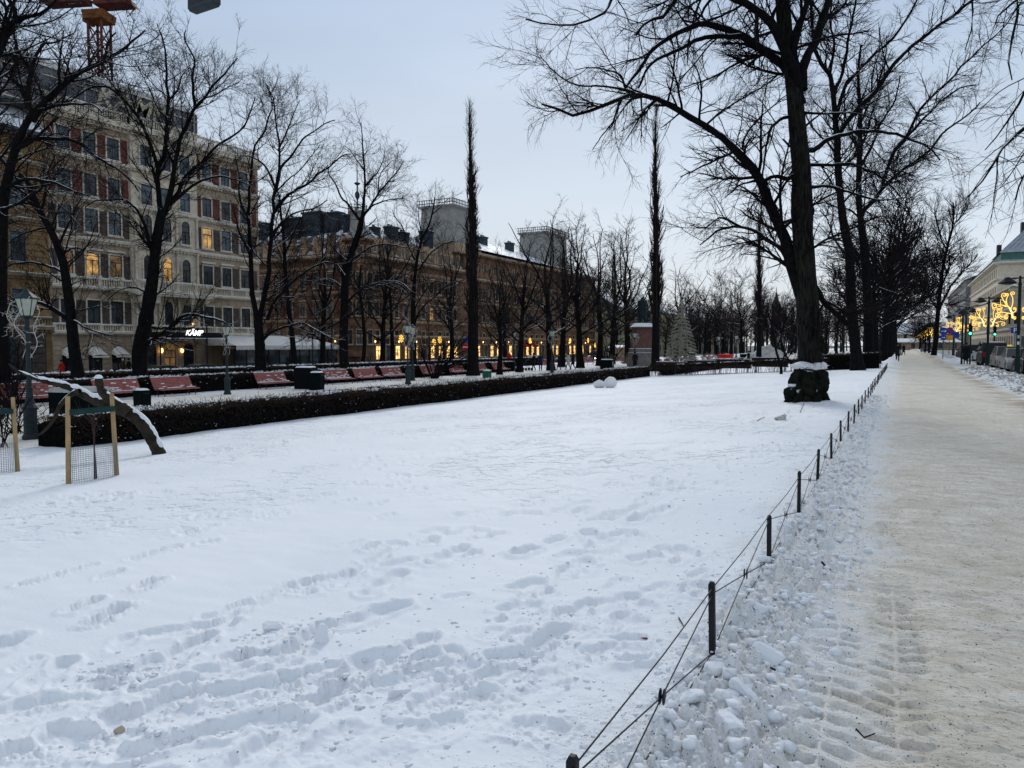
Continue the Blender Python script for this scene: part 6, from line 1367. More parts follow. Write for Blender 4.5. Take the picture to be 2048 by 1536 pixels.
g1_ = gp(-62, 952); g2_ = gp(36, 944); mid_ = (g1_ + g2_) / 2; perp = Vector((-(g2_ - g1_).y, (g2_ - g1_).x, 0)) * .85; g3_ = mid_ + perp; g3_.z = float(ground(g3_.x, g3_.y))
guard('second staked sapling, cut by the left edge of the picture', [g1_, g2_])

# ---- the bent, lopped trunk
zb = depth(gp(320, 908)); foot = gp(320, 908); bt = empty('bent_tree', foot, 0, 'bent leaning trunk topped with a ridge of snow, cut stub pointing up', 'tree')
def poly(pts, z, gain=0):
    out_ = []; acc = 0
    for j, (x, y) in enumerate(pts):
        if j: acc += math.hypot(x - pts[j-1][0], y - pts[j-1][1]) * z / F
        out_.append(np.array(at(x, y, z + gain * acc)) - np.array(foot))
    return np.array(out_)
M_btk = mat('olive_brown_bark', (.030, .025, .018), .9, .5, 7, .9, 30, spec=.1, snow=(1.05, 0, 3))
A_ = poly([(322,925),(318,908),(306,880),(290,853),(268,832),(240,818),(215,808),(190,800),(162,786),(142,776),(118,768),(95,763),(72,757),(50,748),(32,740),(18,728)], zb, .10)
T = catmull(A_, 60); rr = np.interp(np.linspace(0, 1, 60), [0, .08, .45, .62, .85, 1], [.17, .135, .12, .085, .045, .018]); rgb = np.random.default_rng(8)
rr = rr * (1 + .05 * rgb.normal(size=60))
link('trunk', merge_mesh('trunk', [(T[None], rr[None], 12)], M_btk), bt)
Bp = poly([(258,826),(240,812),(222,800),(210,790),(203,780),(199,768),(197,757)], zb - .15, -.1); T2 = catmull(Bp, 24); r2_ = np.linspace(.115, .072, 24) * (1 + .05 * rgb.normal(size=24)); link('stub', merge_mesh('stub', [(T2[None], r2_[None], 10)], M_btk), bt)
Cp = poly([(160,782),(143,789),(120,812),(108,838),(86,864),(60,878)], zb + .1, .1); T3 = catmull(Cp, 24); r3_ = np.linspace(.06, .02, 24); link('limb', merge_mesh('limb', [(T3[None], r3_[None], 8)], M_btk), bt)
def snow_ridge(T_, R__, name='snow_ridge', up=.6, wd=.72, sd=1, jag=.12):
    rgx = np.random.default_rng(sd); n_ = len(T_); q = T_ + np.array([0, 0, 1.0]) * (R__ * up)[:, None]; rad = R__ * wd * (1 + jag * rgx.normal(size=n_)) * smooth(0, .04, np.linspace(0, 1, n_)) * smooth(0, .04, 1 - np.linspace(0, 1, n_)) + .004
    return merge_mesh(name, [(q[None], rad[None], 8)], M_snow())
link('snow_ridge', snow_ridge(T[14:57], rr[14:57]), bt); link('snow_ridge', snow_ridge(T[3:18] + np.array([.06, .02, .01]), rr[3:18] * .8, up=.5, wd=.6, sd=4), bt); link('snow_ridge', snow_ridge(T2[3:18], r2_[3:18], up=.7, wd=.5, sd=5), bt); link('snow_ridge', snow_ridge(T3[1:14], r3_[1:14], up=.7, wd=.5, sd=6), bt)
MB().lathe([(.075, 0), (.085, .03), (.05, .07), (.01, .08)], tuple(T2[-1]), 10).build('snow_cap', M_snow(), bt, smooth=True)
Pm = np.array([catmull(T[20:], 24), catmull(T3, 24)]); Rm = np.array([np.interp(np.linspace(0, 1, 24), [0, 1], [.05, .02]), np.linspace(.04, .015, 24)])
s1 = spawn(Pm, Rm, rgb, 2.6, .45, 55, (.4, 1.3), 8, .14, -.02, .4, .006); s2 = spawn(*s1, rgb, 4.5, .2, 45, (.15, .5), 5, .16, .0, .6, .004)
link('twigs', merge_mesh('twigs', [(s1[0], s1[1], 4), (s2[0], s2[1], 3)], M_twig()), bt, kind='stuff')
# scraggly shrubs
def shrub(label, loc, n, h, seed, spread=.8, m_=None, r=.008, name='bare_shrub', lean=(0, 0)):
    o = empty(name, loc, 0, label, 'shrub'); rg = np.random.default_rng(seed); P = np.zeros((n, 9, 3)); D = nrm(np.stack([rg.normal(0, spread, n) + lean[0], rg.normal(0, spread, n) + lean[1], np.ones(n)], 1)); b = rg.normal(0, .18, (n, 3)) * [1, 1, 0]; ln = rg.uniform(.6, 1, n) * h
    for k in range(9): P[:, k] = b; D = nrm(D + rg.normal(0, .10, (n, 3)) + [0, 0, .02]); b = b + D * (ln / 8)[:, None]
    Rv = np.linspace(r * 1.8, r * .8, 9)[None].repeat(n, 0); s1 = spawn(P, Rv, rg, 6 / h ** .5, .2, 42, (.2 * h, .5 * h), 4, .13, .03, .7, r * .6); s2 = spawn(*s1, rg, 4.5 / h ** .5, .1, 40, (.1 * h, .25 * h), 2, .15, 0, .7, r * .45)
    link('stems', merge_mesh('stems', [(P, Rv, 5), (s1[0], s1[1], 3), (s2[0], s2[1], 3)], m_ or M_twig()), o, kind='stuff'); return o
shrub('tangle of bare twigs around the foot of the left street lantern', gp(28, 868), 22, 1.7, 1, .6); shrub('low bare twigs drooping by the big pale lidded bin', gp(95, 872), 12, 1.0, 2, .9); shrub('bare shrub at the left edge behind the second guard', gp(-8, 895), 14, 2.1, 3, .5)
shrub('tall dark bare bush before the yellow house shop front', gp(25, 815), 26, 3.2, 7, .35, r=.014)
shrub('spreading dark shrub of arching stems left of the tallest poplar', at(868, 752, 55) * 1, 16, 5.0, 4, .55, r=.03, lean=(.5, .2)); shrub('bare shrub with arching stems right of the walkers', at(1222, 742, 80), 10, 4.5, 5, .6, r=.03, lean=(-.2, .2))
for o in list(COL.objects)[-4:]:
    if o.type == 'EMPTY': snap(o)
def lowshrub(i, px, z, lab): q_ = at(px, 715, z); q_.z = float(ground(q_.x, q_.y)); shrub(lab, q_, 22, 1.5, 20 + i, .9, mat('pale_dry_twig', (.20, .15, .10), .9), .02)
for i, (px, z, lab) in enumerate([(1252, 98, 'pale dry shrub left of the statue plinth'), (1418, 125, 'pale dry shrub right of the kiosk'), (1450, 120, 'pale dry shrub behind the red tub'), (1222, 94, 'pale dry shrub below the taxi van')]): lowshrub(i, px, z, lab)

# ---- statue on its plinth
sz = 78.0; sp_ = at(1284, 730, sz); sp_.z = float(ground(sp_.x, sp_.y)); st = empty('statue', sp_, YAW + R_(6), 'dark green bronze man in a long coat on a red granite plinth', 'statue')
def zloc(py): return at(1284, py, sz).z - sp_.z
M_bronze = mat('green_black_bronze', (.010, .022, .023), .55, .3, 3, .3, 10); M_gran = mat('red_granite', (.13, .065, .055), .6, .3, 4, .1, 30); M_grang = mat('grey_granite', (.17, .155, .145), .7, .25, 3)
zt = zloc(657); pl = MB(); pl.tbox(-1.3, 1.3, -1.3, 1.3, -.1, zloc(712), .05); pl.build('plinth_base', M_grang, st)
pl = MB(); z1 = zloc(712); z2 = zloc(698)
for i, (w_, a, b) in enumerate([(1.2, z1, z1 + .35), (1.12, z1 + .352, z1 + .75), (1.05, z1 + .752, z2)]): pl.box(-w_, w_, -w_, w_, a, b, 0); pl.tbox(-w_, w_, -w_, w_, b + .001, b + .10, .25, 1)
pl.build('plinth_steps', [M_grang, M_snow()], st)
pl = MB(); pl.tbox(-1.0, 1.0, -1.0, 1.0, z2 + .102, zt - .02, .14); pl.build('plinth_block', M_gran, st)
pl = MB(); pl.box(-1.05, 1.05, -1.05, 1.05, zt, zt + .16, 0); pl.tbox(-1.05, 1.05, -1.05, 1.05, zt + .161, zt + .55, .35, 1); pl.build('plinth_cornice', [M_gran, M_snow()], st)
z0 = zt + .3; hs = at(1284, 590, sz).z - sp_.z - z0; k = hs / 3.5
def skin_body(name, pts, edges, m, parent, sub=2, root=0):
    me = bpy.data.meshes.new(name); me.from_pydata([p[:3] for p in pts], edges, []); o = bpy.data.objects.new(name, me); COL.objects.link(o)
    sk = o.modifiers.new('skin', 'SKIN'); ss = o.modifiers.new('sub', 'SUBSURF'); ss.levels = ss.render_levels = sub
    for v, p in zip(me.skin_vertices[0].data, pts): r_ = p[3]; v.radius = (r_, p[4] if len(p) > 4 else r_); 
    me.skin_vertices[0].data[root].use_root = True
    bpy.context.view_layer.update(); dg = bpy.context.evaluated_depsgraph_get(); me2 = bpy.data.meshes.new_from_object(o.evaluated_get(dg)); bpy.data.objects.remove(o)
    me2.name = name; me2.materials.clear(); me2.materials.append(m); me2.polygons.foreach_set('use_smooth', [True] * len(me2.polygons)); return link(name, me2, parent)
def S(pts): return [tuple(c * k for c in p) for p in pts]
body = skin_body('figure', [(x, y, z + z0, *r) for (x, y, z, *r) in S([(0,0,1.9,.36,.28),(0,0,2.4,.42,.30),(0,0,2.85,.42,.28),(0,0,3.0,.16),(0,.05,3.28,.21),(.22,0,1.4,.25),(.26,-.05,.75,.17),(.28,0,.12,.13),(.28,.25,.06,.10),(-.2,0,1.4,.25),(-.24,.08,.75,.17),(-.26,.1,.12,.13),(-.26,.36,.06,.10),(.42,0,2.76,.17),(.50,.0,2.25,.13),(.30,.34,2.15,.11),(-.42,0,2.76,.17),(-.50,0,2.25,.13),(-.3,.36,2.2,.11)])],
    [(0,1),(1,2),(2,3),(3,4),(0,5),(5,6),(6,7),(7,8),(0,9),(9,10),(10,11),(11,12),(2,13),(13,14),(14,15),(2,16),(16,17),(17,18)], M_bronze, st)
ct = MB(); ct.lathe([(r_ * k, z_ * k + z0) for r_, z_ in [(.54, .75), (.53, 1.1), (.49, 1.6), (.46, 2.0), (.50, 2.5), (.47, 2.8), (.2, 2.98)]], n=16); ct.build('coat', M_bronze, st, smooth=True)
MB().tbox(-.7 * k, .7 * k, -.6 * k, .6 * k, zt + .2, z0 + .08, .05).build('figure_base', M_bronze, st)
MB().lathe([(.12, 0), (.28, .08), (.22, .2), (.0, .26)], (0, 0, z0 + 3.38 * k), 10).build('snow_cap', M_snow(), st, smooth=True)

# ---- spiral wire light tree
q = at(1362, 722, 90); q.z = float(ground(q.x, q.y)); wt = empty('wire_light_tree', q, 0, 'tall pale cone shaped tree of wire lights right of the statue', 'light tree'); Hh = at(1362, 600, 90).z - q.z
rg = np.random.default_rng(9); n_ = 380; t = rg.random(n_) ** 1.1; tiers = np.round(t * 17) / 17; a = rg.uniform(0, 6.28, n_); R0 = 2.2 * (1 - tiers) ** .85 + .15
P = np.zeros((n_, 6, 3)); s = np.linspace(.0, 1, 6)
P[..., 0] = np.cos(a)[:, None] * R0[:, None] * s; P[..., 1] = np.sin(a)[:, None] * R0[:, None] * s; P[..., 2] = .25 + (Hh - .5) * tiers[:, None] + .30 * np.sin(s * 3) [None] * (1 - tiers[:, None]) - .28 * s[None] ** 2; Rv = np.full((n_, 6), .030)
s1 = spawn(P, Rv, rg, 5, .2, 60, (.15, .4), 2, .2, 0, 1, .022); T = np.zeros((1, 8, 3)); T[0, :, 2] = np.linspace(0, Hh, 8)
link('wire_branches', merge_mesh('wire_branches', [(P, Rv, 3), (s1[0], s1[1], 3)], mat('pale_wire_lights', (.34, .33, .27), .7, .1, 3)), wt, kind='stuff'); link('mast', merge_mesh('mast', [(T, np.full((1, 8), .08), 6)], mat('pale_wire_lights', (.5, .5, .45))), wt)

# ---- red tub, dirty snow heap
q = at(1452, 720, 96); q.z = float(ground(q.x, q.y)); tb = empty('red_tub', q, 0, 'bright red half round tub with a white stripe on the snow', 'tub'); M_redp = mat('bright_red_paint', (.62, .015, .015), .4)
tb.scale = (1.25, 1.25, 1.4); tb1 = MB(); tb1.lathe([(.35, 0), (.55, .12), (.72, .5), (.76, .8), (.8, .82), (.8, .9)], n=18); tb1.build('tub', M_redp, tb, smooth=False); st_ = MB(); st_.lathe([(.715, .46), (.755, .55), (.745, .56), (.71, .47)], n=18); st_.build('stripe', mat('white_stripe', (.75, .75, .75), .5), tb)
def heap(name, label, loc, rx, ry, h, seed, m, cat='snow heap', n=70):
    g = np.linspace(-1.25, 1.25, n); X, Y = np.meshgrid(g, g); d = np.hypot(X, Y) * (1 + .2 * pn(X * 2 + seed, Y * 2)); z = h * np.clip(1 - d, 0, 1) ** .8 * (1 + .3 * pn(X * 3 + seed, Y * 3)) + .12 * h * cells(X * 7, Y * 7) * smooth(1.05, .9, d) - .15 * smooth(.9, 1.1, d)
    V = np.stack([X * rx, Y * ry, z], -1).reshape(-1, 3); i = (np.arange(n - 1)[:, None] * n + np.arange(n - 1)).ravel(); Q = np.stack([i, i + 1, i + n + 1, i + n], 1); keep = d.reshape(-1)[Q].min(1) < 1.1
    o = link(name, np_mesh(name, V, Q[keep], m, True), None, loc); return tag(o, label, cat)
M_dsnow = mat('dirty_heap_snow', (.46, .44, .40), .85, .3, 1.5, .5, 8)
q = at(1534, 726, 88); q.z = float(ground(q.x, q.y)); heap('snow_heap', 'tall dirty shovelled snow heap behind the man, left of the burred tree', q, 3.2, 3.0, 2.3, 1, M_dsnow)
q = at(1512, 724, 90); q.z = float(ground(q.x, q.y)); heap('snow_heap', 'lower whiter snow heap just left of the tall dirty one', q, 2.4, 2.4, 1.3, 2, M_dsnow)
q = at(1908, 728, 66); q.z = 0; heap('snow_heap', 'ploughed snow heap between the blue round sign and parked cars', (4.0, 84, 0), 1.3, 7, .7, 3, M_dsnow)
# snow balls and clumps
M_ball = mat('packed_snow', (.76, .76, .74), .85, .08, 3, .5, 12)
for i, (px, py, r_, lab) in enumerate([(1199, 775, .36, 'left of the two big rolled snowballs near the hedge'), (1221, 775, .36, 'right of the two big rolled snowballs near the hedge')]):
    q = gp(px, py); me = chunk_mesh('snowball', 30 + i, .95, 3, .08, M_ball, cuts=4, sm=True); o = link('snowball', me, None, (q.x, q.y, q.z + r_ * .7), (0, 0, i), (r_, r_, r_)); tag(o, lab, 'snowball', 'rolled snowballs')
q = gp(1563, 840); o = link('snow_clump', chunk_mesh('snow_clump', 41, .6, 3, .5, mat('grey_clump', (.50, .48, .44), .85, .3, 9, .6, 25)), None, (q.x, q.y, q.z + .05), (0, 0, 1), (.20, .15, .17)); tag(o, 'greyish snow clump lying alone on the lawn left of the burred trunk', 'snow clump')
# slabs and blocks on the bank
slabs = [(1536, 1338, .13, 3, (55, 12, 20), 'upright flat ice slab on the bank below the nearest full post'), (1512, 1240, .12, 4, (10, 20, 70), 'hollow snow block on the bank right of the nearest post'), (1655, 1000, .14, 1, (10, 5, 30), 'dark bottomed snow block by the sixth fence post'), (1490, 1412, .12, 0, (20, 30, 10), 'big snow block over a dark gap in the near bank'), (1430, 1368, .09, 2, (30, 0, 60), 'round snow lump at the foot of the nearest post'),
         (1462, 1480, .14, 5, (10, 10, 140), 'largest snow block at the bottom of the bank'), (1385, 1420, .11, 1, (15, 25, 200), 'snow block left of the bank beside the wire clip'), (645, 1290, .13, 3, (40, 70, 30), 'tilted snow plate standing in the churned lawn'), (545, 1262, .11, 5, (0, 20, 40), 'rounded snow clod above the churned lawn'), (800, 1392, .09, 0, (5, 5, 80), 'snow clod at the edge of the churned lawn'), (235, 1450, .06, 2, (0, 0, 20), 'brownish snow clod in the trench at lower left')]
for px, py, r_, k, rot, lab in slabs:
    q = gp(px, py); z = gz(q.x, q.y); o = link('snow_block', CH[k] if 'brown' not in lab else chunk_mesh('snow_block', 9, .8, 2, .3, mat('brownish_snow', (.45, .38, .31), .85)), None, (q.x, q.y, z + r_ * .12), tuple(R_(a) for a in rot), (r_ * .68, r_ * .55, r_ * .68)); tag(o, lab, 'snow block', 'broken snow blocks')
# loose clods: joined, countless
def scatter(name, n, fx, rs, seed, meshk, m, kind='stuff', sub=1, label=None, flat=.6):
    rg = np.random.default_rng(seed); X, Y = fx(rg, n); Z = ground(X, Y) + relief(X, Y, None); s = rs(rg, len(X)); VV, FF = [], []; protos = []
    for k in range(5):
        bm = bmesh.new(); (bmesh.ops.create_icosphere(bm, subdivisions=sub, radius=1) if sub else bmesh.ops.create_cone(bm, segments=4, radius1=1, radius2=.5, depth=1.4, cap_ends=False)); r2 = random.Random(k)
        for v in bm.verts: v.co *= 1 + .9 * (r2.random() - .5); v.co.z *= flat
        protos.append((np.array([v.co[:] for v in bm.verts]), np.array([[v.index for v in t_] for f in bm.faces for t_ in ((f.verts[0:3],) if len(f.verts) == 3 else (f.verts[0:3], [f.verts[0], f.verts[2], f.verts[3]]))]))); bm.free()
    off = 0
    for k in range(5):
        ix = np.arange(k, len(X), 5); pv, pf = protos[k]; a = rg.uniform(0, 6.28, len(ix)); c, q = np.cos(a), np.sin(a)
        v = pv[None] * s[ix][:, None, None]; vx = v[..., 0] * c[:, None] - v[..., 1] * q[:, None] + X[ix][:, None]; vy = v[..., 0] * q[:, None] + v[..., 1] * c[:, None] + Y[ix][:, None]; vz = v[..., 2] + Z[ix][:, None] - s[ix][:, None] * .05
        VV.append(np.stack([vx, vy, vz], -1).reshape(-1, 3)); FF.append((pf[None] + (np.arange(len(ix)) * len(pv))[:, None, None]).reshape(-1, 3) + off); off += len(ix) * len(pv)
    o = link(name, np_mesh(name, np.concatenate(VV), np.concatenate(FF), m, False), None, kind=kind)
    if label: o['label'] = label
    return o
def near_y(rg, n, a=2.3, b=26, p=1.7): return a + (b - a) * rg.random(n) ** p
scatter('snow_clods', 5600, lambda rg, n: (np.clip(rg.normal(-.62, .17, n), -1.3, -.2), near_y(rg, n)), lambda rg, n: .006 + .034 * rg.random(n) ** 4, 1, None, M_snow(), sub=1, flat=.75, label='loose broken snow clods along the ploughed bank')
scatter('snow_crumbs', 1300, lambda rg, n: (-.95 - 2.2 * rg.random(n) ** 2.2, near_y(rg, n, 2.3, 14)), lambda rg, n: .004 + .014 * rg.random(n) ** 2, 2, None, M_snow(), label='small snow crumbs thrown over the lawn')
def churn_xy(rg, n):
    X, Y = [], []
    for a, b, wd, am in CHURN[:6]: k = n // 6; t = rg.random(k); X.append(a[0] + (b[0] - a[0]) * t + rg.normal(0, wd * .9, k)); Y.append(a[1] + (b[1] - a[1]) * t + rg.normal(0, wd * .9, k))
    return np.concatenate(X), np.concatenate(Y)
scatter('snow_crumbs', 700, churn_xy, lambda rg, n: .005 + .022 * rg.random(n) ** 4, 6, None, M_snow(), sub=1, label='snow crumbs in the churned tracks')
scatter('berm_clods', 2600, lambda rg, n: (rg.uniform(3.4, 5.4, n), rg.uniform(14, 58, n)), lambda rg, n: .02 + .07 * rg.random(n) ** 2.5, 7, None, M_dsnow, label='rough clods on the ploughed berm by the cars')
scatter('grit', 7000, lambda rg, n: (np.where(rg.random(n) < .3, rg.uniform(-1.0, -.2, n), -.3 + 3.4 * rg.random(n)), near_y(rg, n, 1.9, 13, 1.4)), lambda rg, n: .0018 + .0035 * rg.random(n) ** 2, 3, None, mat('dark_grit', (.03, .028, .025), .9), sub=0, label='dark grit strewn on the trodden path')
scatter('grit', 260, lambda rg, n: (-.95 - 1.6 * rg.random(n) ** 2, near_y(rg, n, 2, 9)), lambda rg, n: .002 + .004 * rg.random(n) ** 2, 4, None, mat('dark_grit', (.03, .028, .025)), sub=0, label='dark grit thrown on the lawn edge')
# fallen twigs, bark and a brown scrap
def twig(label, pxs, r_=.004, m_=None, name='fallen_twig', cat='twig'):
    P = [gp(*p) for p in pxs]; c = P[0]; o = MB(); o.tube([(p.x - c.x, p.y - c.y, gz(p.x, p.y) - c.z + r_ + .004) for p in P], [r_ * (1 - .5 * i / len(P)) for i in range(len(P))], 5); tag(o.build(name, m_ or M_twig(), None, tuple(c)), label, cat, 'fallen twigs')
twig('short dark twig on the snow above the brown scrap', [(1357, 1238), (1362, 1246), (1367, 1256)]); twig('pale twig on the lawn left of the lone clump', [(1514, 843), (1522, 839), (1530, 836)], .007); twig('thin upright twig on the lawn below the burred trunk', [(1600, 826), (1604, 817), (1608, 809)], .006); twig('small forked dark twig on the tyre tracks', [(1712, 1456), (1728, 1466), (1750, 1470)], .004); twig('dark twig stuck in the churned snow, lower left', [(418, 1390), (422, 1384), (428, 1380)], .003); twig('dark bark strip in the bank below the ice slab', [(1512, 1318), (1528, 1345), (1550, 1362)], .007); twig('dark stick lying in the bank beyond the second post', [(1643, 1135), (1652, 1142), (1662, 1145)], .008)
q = gp(1290, 1276); o = link('brown_scrap', chunk_mesh('brown_scrap', 50, .4, 2, .5, mat('brown_scrap', (.14, .035, .02), .8, .4, 40)), None, (q.x, q.y, gz(q.x, q.y) + .008), (0, 0, .3), (.026, .011, .014)); tag(o, 'reddish brown scrap lying on the lawn left of the nearest post', 'scrap')

# ---- hanging street luminaire, top left
lz = 15.0; c = at(407, 8, lz); lum = empty('hanging_luminaire', at(409, -30, lz), R_(-8), 'dark box shaped lamp hanging over the lawn, cut by the top edge', 'hanging lamp')
M_lum = mat('dark_grey_lamp_metal', (.035, .045, .05), .5, .2, 4)
lm = MB(); lm.tbox(-.36, .36, -.10, .10, -.13, 1.0, .01); lm.tbox(-.33, .33, -.08, .08, -.18, -.131, -.02); lum.location = at(408, 0, lz); lum.rotation_euler = (0, 0, YAW - R_(30)); lm.build('housing', M_lum, lum); MB().box(-.30, .30, -.104, -.101, -.06, .9).build('dark_glass_front', mat('grey_lamp_cover', (.03, .03, .035), .3), lum)
MB().tube([(0, 0, 1.0), (0, 0, 1.6)], .012, 5).build('hanger', IRON, lum); MB().tube([(-25, 0, 3.8), (0, 0, 1.6), (30, 0, 3.4)], .008, 4).build('span_wire', IRON, lum)

# ================================================================== PEOPLE
SKIN = mat('skin', (.40, .24, .18), .6)
def person(label, loc, rz, coat, legs, h=1.72, stride=.25, hat=None, coat_len=.42, arms=(0.0, 0.0), bag=None, group=None, hold=None):
    """faces +Y in its own frame; stride = half step length"""
    o = empty('person', loc, rz, label, 'person', group); k = h / 1.75; s = stride
    def K(L_): return [(p[0] * k, p[1] * k, p[2] * k, *[q * k for q in p[3:]]) for p in L_]
    a0, a1 = arms
    pts = K([(0, 0, .95, .14, .11), (0, 0, 1.12, .13, .10), (0, .01, 1.38, .16, .10), (0, .02, 1.50, .055), (0, .04, 1.64, .085, .10), (.09, .02, .88, .10), (.10, s * .55 + .04, .50, .068), (.10, s, .09, .05), (.11, s + .13, .04, .04), (-.09, .0, .88, .10), (-.10, -s * .35 + .06, .50, .068), (-.10, -s, .12, .05), (-.11, -s + .12, .05, .04),
             (.19, 0, 1.42, .065), (.25, -s * .5 + a0 * .3, 1.14, .052), (.25, -s * .6 + a0 * .55 + .06, .90 + a0 * .2, .04), (.25, -s * .6 + a0 * .62 + .1, .82 + a0 * .22, .045), (-.19, 0, 1.42, .065), (-.25, s * .5 + a1 * .3, 1.14, .052), (-.25, s * .6 + a1 * .55 + .06, .90 + a1 * .2, .04), (-.25, s * .6 + a1 * .62 + .1, .82 + a1 * .22, .045)])
    b = skin_body('body', pts, [(0,1),(1,2),(2,3),(3,4),(0,5),(5,6),(6,7),(7,8),(0,9),(9,10),(10,11),(11,12),(2,13),(13,14),(14,15),(15,16),(2,17),(17,18),(18,19),(19,20)], legs, o, 1)
    me = b.data; me.materials.append(SKIN); me.materials.append(coat); mi = []
    for p in me.polygons:
        c = p.center / k; mi.append(1 if c.z > 1.53 or (abs(c.x) > .2 and c.z < .87 + .2 * max(a0, a1)) else (2 if c.z > .93 or (abs(c.x) > .17 and c.z > .86) else 0))
    me.polygons.foreach_set('material_index', mi)
    c_ = MB(); z0 = .95 - coat_len; c_.lathe([(r_ * k, z_ * k) for r_, z_ in [(.215, z0), (.205, z0 + .15), (.175, 1.0), (.185, 1.2), (.20, 1.36), (.15, 1.47), (.075, 1.53)]], n=14); me = c_.mesh('coat', coat, True)
    for v in me.vertices: v.co.y *= .78
    link('coat', me, o)
    hm = hat or mat('dark_hair', (.015, .011, .009), .8); hh = MB(); hh.lathe([(.098 * k, 1.60 * k), (.108 * k, 1.66 * k), (.10 * k, 1.73 * k), (.06 * k, 1.775 * k), (.01, 1.785 * k)], (0, .02 * k, 0), 12); hh.build('hat' if hat else 'hair', hm, o, smooth=True)
    if bag: MB().tbox(.22 * k, .34 * k, -.12, .12, .62, .92, .02).build('bag', bag, o)
    return o
C_bk = mat('black_coat', (.010, .010, .012), .85); C_nv = mat('navy_coat', (.012, .016, .05), .85); C_wh = mat('cream_coat', (.50, .47, .40), .9); C_gr = mat('dark_grey_trousers', (.014, .014, .017), .9); C_rd = mat('red_coat', (.45, .02, .015), .8); C_br = mat('brown_coat', (.05, .035, .025), .85); H_w = mat('white_hat', (.6, .58, .52), .9); H_r = mat('red_hat', (.3, .03, .03), .9)
def g2(px, py): return gp(px, py)
away = 0.0; W_ = 'walkers in the alley'
def ppl(label, px, py, rz, coat, legs, z=None, **kw):
    p = gp(px, py) if z is None else at(px, py, z)
    if z is not None: p.z = float(ground(p.x, p.y))
    return person(label, p, rz, coat, legs, **kw)
ppl('person in black pushing the pram in the alley', 1068, 742, R_(-60) + 3.1, C_bk, C_gr, h=1.7, arms=(1, 1), stride=.15, group=W_)
ppl('person in a dark blue coat walking alone with legs together', 1081, 742, YAW + 3.1, C_nv, C_bk, h=1.68, stride=.05, coat_len=.38, group=W_)
ppl('person in dark clothes just right of the middle lantern', 1118, 741, YAW + R_(80), C_bk, C_nv, h=1.62, stride=.22, group=W_)
ppl('person in a cream coat walking in the alley', 1137, 740, YAW + R_(85), C_wh, C_bk, h=1.66, stride=.28, group=W_)
ppl('person in black right beside the cream coat', 1146, 739.5, YAW + R_(85), C_bk, C_bk, h=1.78, stride=.24, hat=C_br, group=W_)
ppl('person in dark clothes standing at the statue lantern', 1270, 733, YAW, C_bk, C_bk, 76, h=1.75, stride=.06)
ppl('man in black walking before the dirty snow heap', 1497, 724, YAW - R_(70), C_bk, C_bk, 78, h=1.7, stride=.22, hat=C_bk)
ppl('person in black walking away down the middle of the path', 1795, 723, 0.05, C_bk, C_gr, h=1.78, stride=.12, bag=C_bk)
ppl('distant person in black leaning into the walk, far along the path', 1807, 706, -.3, C_bk, C_bk, 118, h=1.75, stride=.3, coat_len=.5)
ppl('person in black standing by the traffic light posts', 1931, 728, YAW - R_(50), C_bk, C_bk, 62, h=1.78, stride=.04)
ppl('person in a red coat before the hotel corner', 124, 747, YAW + 1.5, C_rd, C_bk, 64, h=1.7, stride=.2, group='people on the hotel pavement')
ppl('person in black passing the hotel arches', 197, 747, YAW + 1.5, C_bk, C_bk, 67, h=1.8, stride=.25, group='people on the hotel pavement')
ppl('person with a pale hat at the third hotel arch', 246, 747, YAW - 1.5, C_br, C_bk, 69, h=1.7, stride=.2, hat=H_w, group='people on the hotel pavement')
ppl('person in dark coat left of the big forked trunk', 258, 747, YAW - 1.5, C_bk, C_bk, 69, h=1.75, stride=.2, group='people on the hotel pavement')
ppl('person with a red hat near the lantern by the walkers', 1018, 735, YAW, C_rd, C_bk, 86, h=1.7, stride=.1, hat=H_w)
ppl('person in white by the arched trunk on the right', 1201, 722, YAW, H_w, C_bk, 96, h=1.7, stride=.1)
for i, (px, z) in enumerate([(1960, 120), (1972, 118), (1985, 126), (1995, 122)]): ppl(['first', 'second', 'third', 'fourth'][i] + ' of the dark clothed people waiting beyond the parked cars', px, 690, z, C_bk, C_bk, z, h=1.75, stride=.1, group='people beyond the parked cars') if False else person(['first', 'second', 'third', 'fourth'][i] + ' of the dark clothed people waiting beyond the parked cars', Vector((at(px, 690, z).x, at(px, 690, z).y, .35)), i, C_bk, C_bk, 1.75, .1, group='people beyond the parked cars')
# pram
p = gp(1055, 741); pr = empty('pram', p, YAW - R_(60), 'black pram pushed along the alley', 'pram'); q = MB(); q.tbox(-.25, .25, -.42, .42, .50, .82, -.04); q.build('basket', C_bk, pr)
q = MB(); q.lathe([(.30, 0), (.27, .15), (.16, .28), (0.01, .32)], (0, .18, .82), 12); q.build('hood', C_bk, pr, smooth=True)
for x in (-.27, .27):
    for y in (-.33, .33): q = MB(); q.lathe([(.14, -.02), (.14, .02)], n=14); q.build('wheel', M_black, pr, (x, y, .14), (0, R_(90), 0)); MB().tube([(x * .9, y, .14), (-x * 0 + x * .8, -y * .6, .5)], .015, 4).build('frame', IRON, pr)
MB().tube([(-.2, -.42, .75), (-.2, -.72, 1.02), (.2, -.72, 1.02), (.2, -.42, .75)], .015, 5).build('handle', IRON, pr)
